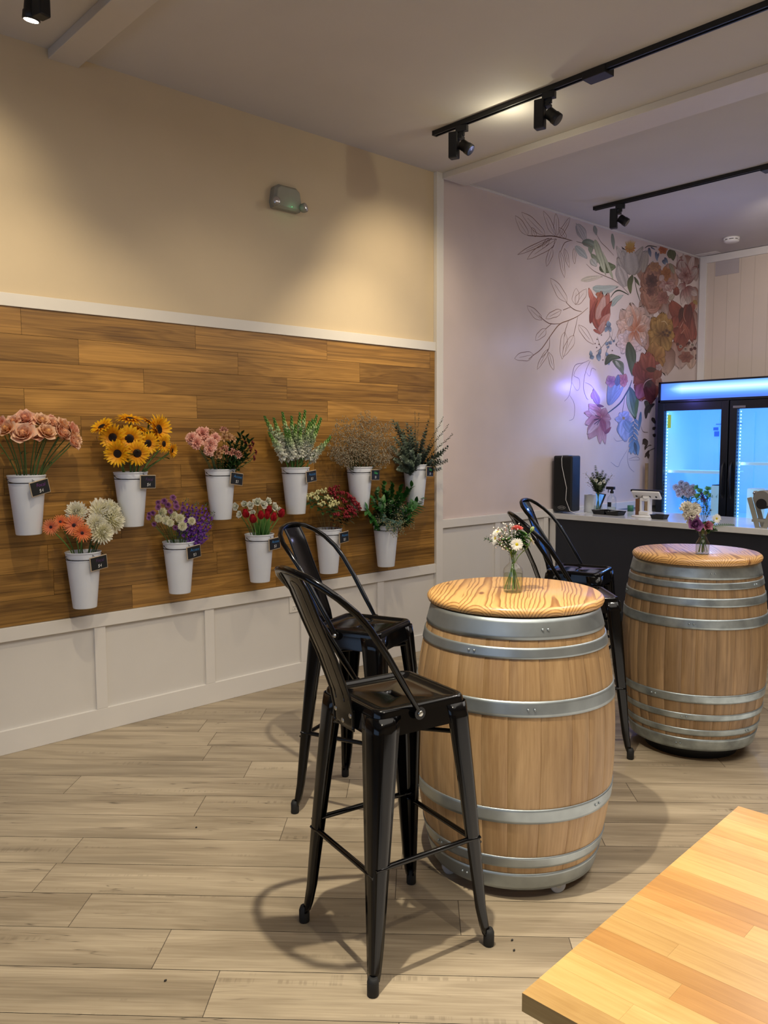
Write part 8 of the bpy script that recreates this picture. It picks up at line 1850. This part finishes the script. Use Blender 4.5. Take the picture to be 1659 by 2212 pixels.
def f_ec(fb, P, r, mb):
    for k in range(14):
        p, d = at(P, .45+.55*k/14)
        for sg in (1, -1):
            c = cm(G('566654'), G('98a084'), r.random()); leafgeo(fb, p, perp(d, k*1.57)*sg+d*.4, d, .034*(1.15-k/18), .026, c, c, n=3)
for a, b, tw in ((-.03, .40, 0), (.035, .36, 0), (-.075, .30, .02), (.08, .29, .02), (.0, .30, .04), (-.04, .26, .04), (.05, .25, .03), (.02, .33, -.02), (-.01, .24, .05), (-.055, .34, 0), (.06, .33, .01), (-.02, .345, .03), (.04, .30, .03), (-.065, .28, .03)):
    greens('eucalyptus_sprig', VE, vp(VE, a, b, tw), 'eucalyptus stem in the tall counter vase', f_ec, group='eucalyptus stems on the counter')
for a, b in ((-.11, .335), (.115, .32), (-.09, .26)): greens('filler_sprig', VE, vp(VE, a, b, 0), 'thin brown filler sprig in the tall counter vase', f_wax, group='filler sprigs on the counter')
for i in range(3):
    t, P = vflower('lisianthus', VE, (.01, .0), vp(VE, (-.035, .0, .03)[i], (.275, .25, .265)[i], .05), .014, fa, 'pale dried bloom among the counter eucalyptus', 'flower', me['wrose'][0], group='pale blooms in the counter vase')
t = thing('spray_bottle', (6.17, 3.80, ZT), 'clear spray bottle with black trigger on the counter', 'spray bottle')
MB().lathe([(.036, 0), (.038, .004), (.038, .09), (.034, .115), (.020, .132), (.013, .140), (.013, .152)], 28, capt=False).build('bottle', M['glass'], t)
MB().lathe([(.035, .003), (.035, .03), (0, .03)], 24, capt=False).build('liquid', M['water'], t); MB().box((-.036, 0, .055), (.004, .034, .04)).build('bottle_label', M['rail'], t)
b = MB(); b.lathe([(.016, .150), (.016, .168), (.010, .172), (.010, .185)], 16); b.box((-.004, .010, .195), (.026, .075, .024)); b.box((0, .050, .193), (.014, .012, .014)); b.tube([(-.0, .028, .184), (0, .036, .170), (0, .034, .155)], .004, 6)
b.build('trigger', M['rail'], t, bevel=.002); MB().tube([(0, 0, .16), (.004, 0, .01)], .002, 6).build('dip_tube', M['white'], t)
def tray(x, y, rz, label, s=1.):
    t = thing('card_tray', (x, y, ZT), label, 'tray', R(rz), 'small black trays on the counter')
    rings = [[(a*sx*s, b*sy*s, z) for sx, sy in ((-1, -1), (1, -1), (1, 1), (-1, 1))] for a, b, z in ((.040, .055, 0), (.052, .068, .034), (.055, .071, .035), (.049, .065, .033), (.038, .053, .004))]
    m_ = MB(); bs = m_.grid(rings, closed_v=True, smooth=False); m_.face([0, 3, 2, 1]); m_.face([16, 17, 18, 19]); m_.build('tray_body', M['rail'], t, bevel=.003); return t
tray(5.83, 3.68, -8, 'left one of two joined black trays full of papers'); tray(5.815, 3.545, -8, 'right one of two joined black trays full of papers'); tray(5.76, 3.13, 0, 'small empty black tray alone beside the register stand', .85)
for i, (x, y, z, rz) in enumerate(((5.83, 3.70, .938, 15), (5.84, 3.64, .9415, -20), (5.82, 3.55, .9385, 35))):
    o = MB().box((0, 0, 0), (.055, .12, .002)).build('paper_slip', M['paper']); o.location = (x, y, z+.002); o.rotation_euler = (R(-6), R(5), R(rz)); tag(o, 'white paper slip lying on the joined black trays', 'paper', 'paper slips on the trays')
t = thing('tape_roll', (6.24, 3.66, ZT), 'small green tape dispenser behind the papers on the counter', 'tape'); MB().lathe([(.014, 0), (.026, 0), (.026, .05), (.014, .05)], 24).build('tape', pbr('green tape', '2f6a50', .5), t)
t = thing('register_stand', (5.87, 3.31, ZT), 'white swivel register stand seen from behind with a dark tablet on top', 'register', R(0))
MB().lathe([(0, 0), (.105, 0), (.108, .004), (.104, .010), (.03, .014)], 40, capb=False).build('base', M['white'], t)
b = MB(); b.box((0, .0, .028), (.07, .085, .03)); b.box((0, .034, .085), (.05, .016, .10)); b.box((0, -.034, .085), (.05, .016, .10)); b.box((0, 0, .135), (.05, .084, .025)); b.build('column', M['white'], t, bevel=.006)
MB().box((-.005, .058, .075), (.055, .03, .13)).build('brown_sleeve', M['brown'], t, bevel=.004)
b = MB()
b.box((0, 0, 0), (.018, .24, .075)); b.lathe([(.035, -.028), (.035, .0)], 24, (0, 0, 0)); o = b.build('tablet_back', M['white'], t, bevel=.008); o.location = (-.01, -.01, .172); o.rotation_euler = (0, R(-38), 0)
for yy in (-.085, -.03, .03, .085):
    q = MB().ball((-.011, yy, -.008), .009, 8, 6, (.3, 1, 1)).build('screw_cover', M['rail'], o)
o = MB().box((.004, -.005, .205), (.03, .255, .018)).build('tablet_edge', M['rail'], t, bevel=.003); o.rotation_euler = (0, R(-4), 0)
t = thing('folding_display_stand', (5.70, 2.30, ZT), 'grey A shaped folding stand cut off by the right edge of the counter', 'stand', R(0))
b = MB()
for x in (-.045, .045):
    Mx = Matrix.Rotation(R(17), 3, 'X'); b.box((x, .075, .10), (.016, .030, .22), Matrix.Rotation(R(-17), 3, 'X')); b.box((x, -.035, .10), (.016, .030, .22), Matrix.Rotation(R(17), 3, 'X'))
    b.box((x, .02, .048), (.014, .13, .018))
b.build('legs', M['grey'], t, bevel=.003)
o = MB().lathe([(.055, -.06), (.058, -.055), (.058, .055), (.055, .06)], 28).build('hub', pbr('grey hub', '77746e', .5), t); o.location = (0, .018, .200); o.rotation_euler = (0, PI/2, 0)
o = MB().lathe([(.036, -.056), (.036, .056)], 24).build('hub_core', M['rail'], t); o.location = (-.006, .018, .165); o.rotation_euler = (0, PI/2, 0)
MB().box((0, .085, .215), (.03, .02, .07)).build('side_arm', M['grey'], t, bevel=.004)
MB().ball((-.018, .087, .235), .010, 10, 6).build('arm_bolt', M['steel'], t)

# ------------------------------------------------------------------ inside the fridge
def fbox(x, y, z, sx, sy, sz, label, lid=False):
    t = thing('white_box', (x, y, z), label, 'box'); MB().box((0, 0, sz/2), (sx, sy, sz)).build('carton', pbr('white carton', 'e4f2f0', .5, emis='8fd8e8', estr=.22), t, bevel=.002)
    MB().box((.0, 0, sz+.003), (sx*.96, sy*.9, .006)).build('flap', M['rail'] if lid else M['paper'], t)
    sc = MB(); r = random.Random(5)
    for k in range(3):
        yy = .05-.04*k; sc.tube([(-sx/2-.001, yy+.008*math.sin(q*1.9+k), sz*.62+.012*math.sin(q*2.7+k)+q*.003) for q in range(6)], .0012, 4)
    sc.build('script_print', pbr('dim ink', '6a8a94', .6), t); return t
SHF = .21
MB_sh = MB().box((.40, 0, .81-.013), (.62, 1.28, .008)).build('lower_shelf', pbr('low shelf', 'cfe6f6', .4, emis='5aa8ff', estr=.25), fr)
fbox(7.40, 3.405, .80, .16, .13, .29, 'tall white box with a dark lid in the left fridge door', True)
fbox(7.42, 3.07, .80, .15, .16, .27, 'pale printed box behind the right fridge door')
def fb_flower(name, x, y, z, r, mesh, label, group, base, cat):
    b = Vector(base); t = thing(name, b, label, cat, 0, group); h = Vector((x, y, z))-b
    MB().tube(stem_path(Vector((0, 0, 0)), h, 5), .0025, 5, cols=[G('4a8a6a')]*6).build('stem', M['stemm'], t, color=True)
    put('bloom', mesh, t, h, facing(Vector((-1, frnd.uniform(-.5, .5), frnd.uniform(.2, .9)))), r)
    lf = MB()
    for k in range(3): leafgeo(lf, h*frnd.uniform(.5, .9), Vector((frnd.uniform(-1, 0), frnd.uniform(-1, 1), .4)), Up, .05, .02, G('3a7a5a'), G('6ab08a'))
    lf.build('leaves', M['leafm'], t, color=True)
vase((7.46, 3.74, .80), [(.045, 0), (.05, .004), (.055, .14)], .1, 'glass vase of pink carnations inside the fridge', 0)
fcar = m_carn(G('ffb4b4'), G('ffe4dc'), 61)
for i in range(13):
    a = i*GA; r = .085*math.sqrt((i+.5)/13); fb_flower('carnation', 7.42-.02*frnd.random(), 3.78+r*1.25*math.cos(a), 1.035+r*.75*math.sin(a), .034, fcar, 'pale pink carnation inside the fridge', 'pink carnations in the fridge', (7.46, 3.74, .83), 'carnation')
vase((7.46, 3.57, .80), [(.045, 0), (.05, .004), (.052, .12)], .09, 'glass vase of green and purple flowers inside the fridge', 0)
grm = m_rose(G('8ac86a'), G('b4e090'), G('cdeca8'), 51, 12); pum = me['mump'][0]
for i, (dy, dz) in enumerate(((0, 0), (.03, .03), (-.035, .01), (.005, -.04), (-.05, .05), (.045, -.02), (-.02, -.06), (.06, .06), (-.08, -.01))):
    fb_flower('lisianthus', 7.40, 3.585+dy, 1.0+dz, .027, grm if i % 3 else pum, ['purple', 'green', 'green'][i % 3]+' bloom inside the fridge beside the white box', ('green' if i % 3 else 'purple')+' blooms in the fridge', (7.46, 3.57, .83), 'flower')
o = MB().tube([(7.14, 4.015, .02), (7.13, 4.02, 1.29)], .016, 12).build('wooden_pole', M['pole']); tag(o, 'pale wooden pole standing between the fridge and the mural wall', 'pole')

# ------------------------------------------------------------------ crumbs on the floor
crumbs = [(1.005, 2.0), (.985, 1.745), (1.86, 1.455), (1.825, 1.42), (1.53, 2.75)]
for x, y in crumbs:
    o = MB().ball((0, 0, .003), .004, 6, 4, (1.2, .8, .7)).build('floor_crumb', M['slot']); o.location = (x, y, 0); tag(o, 'tiny dark crumb lying on the grey plank floor', 'crumb', 'dark crumbs on the floor')

# ------------------------------------------------------------------ light
WARM = (1., .83, .56); NEUT = (1., .93, .82)
spot('key_over_stool', (1.2, 1.45, 3.10), (1.55, 1.85, 0), 300, (1., .90, .72), 86, .8, .022)
spot('wall_pool_left', (1.25, 3.35, 3.05), (1.0, 4.07, 2.35), 15, WARM, 110, 1., .03)
spot('wall_pool_right', (3.55, 3.05, 3.18), (3.9, 4.07, 2.25), 46, WARM, 80, 1., .03)
spot('wood_wash_right', (3.3, 2.95, 3.15), (3.5, 4.07, 1.55), 64, WARM, 66, .9, .03)
spot('wood_wash_left', (1.25, 2.75, 3.1), (1.5, 4.07, 1.5), 60, WARM, 70, .9, .03)
spot('wood_wash_mid', (2.2, 2.6, 3.2), (2.5, 4.07, 1.5), 22, WARM, 70, .9, .04)
spot('mural_wash', (5.75, 2.9, 3.15), (6.6, 4.07, 2.1), 44, (1., .90, .80), 96, 1., .04)
spot('barrel_spot', (3.65, 1.3, 3.15), (2.9, 1.7, .5), 60, NEUT, 80, .9, .03)
spot('counter_spot', (4.9, 2.7, 3.2), (5.8, 3.1, .9), 40, NEUT, 80, .9, .04)
spot('far_wall_spot', (6.2, 2.6, 3.2), (8.18, 3.0, 2.5), 60, (1., .88, .74), 90, 1., .05)
spot('table_spot', (1.2, -.3, 3.15), (1.4, .3, .75), 105, (1., .89, .70), 70, .9, .04)
area('ceiling_fill', (2.2, .6, 3.2), (2.2, .6, 0), 3., 50, (1., .92, .82))
area('rear_fill', (5.2, .8, 3.2), (5.2, .8, 0), 2.6, 55, (1., .93, .87))
area('bounce_up', (2.8, 1.0, .05), (2.8, 1.4, 3), 3.2, 22, (1., .93, .84))
point('spill_on_ceiling', (3.76, 3.02, 3.22), 2.6, (1., .92, .66), .012)
point('header_glow', (6.75, 3.80, 1.93), 3, (.18, .18, 1.), .03)
point('header_ceiling_glow', (6.6, 2.9, 2.45), 6, (.5, .54, 1.), .03)
spot('header_glow_low', (6.3, 3.75, 2.0), (6.15, 4.07, 1.92), 11, (.20, .20, 1.), 100, 1., .02)
spot('fridge_spill', (7.1, 3.26, 1.7), (5.9, 3.2, .9), 12, (.3, .5, 1.), 120, 1., .03)
w = bpy.data.worlds.new('world'); scene.world = w; w.use_nodes = True
w.node_tree.nodes['Background'].inputs[0].default_value = (.55, .62, .8, 1); w.node_tree.nodes['Background'].inputs[1].default_value = .25
scene.view_settings.view_transform = 'Standard'
scene.view_settings.look = 'None'
scene.view_settings.exposure = 0.
scene.cycles.max_bounces = 8
scene.cycles.transparent_max_bounces = 24
scene.cycles.caustics_reflective = False; scene.cycles.caustics_refractive = False
scene.cycles.sample_clamp_indirect = 4.
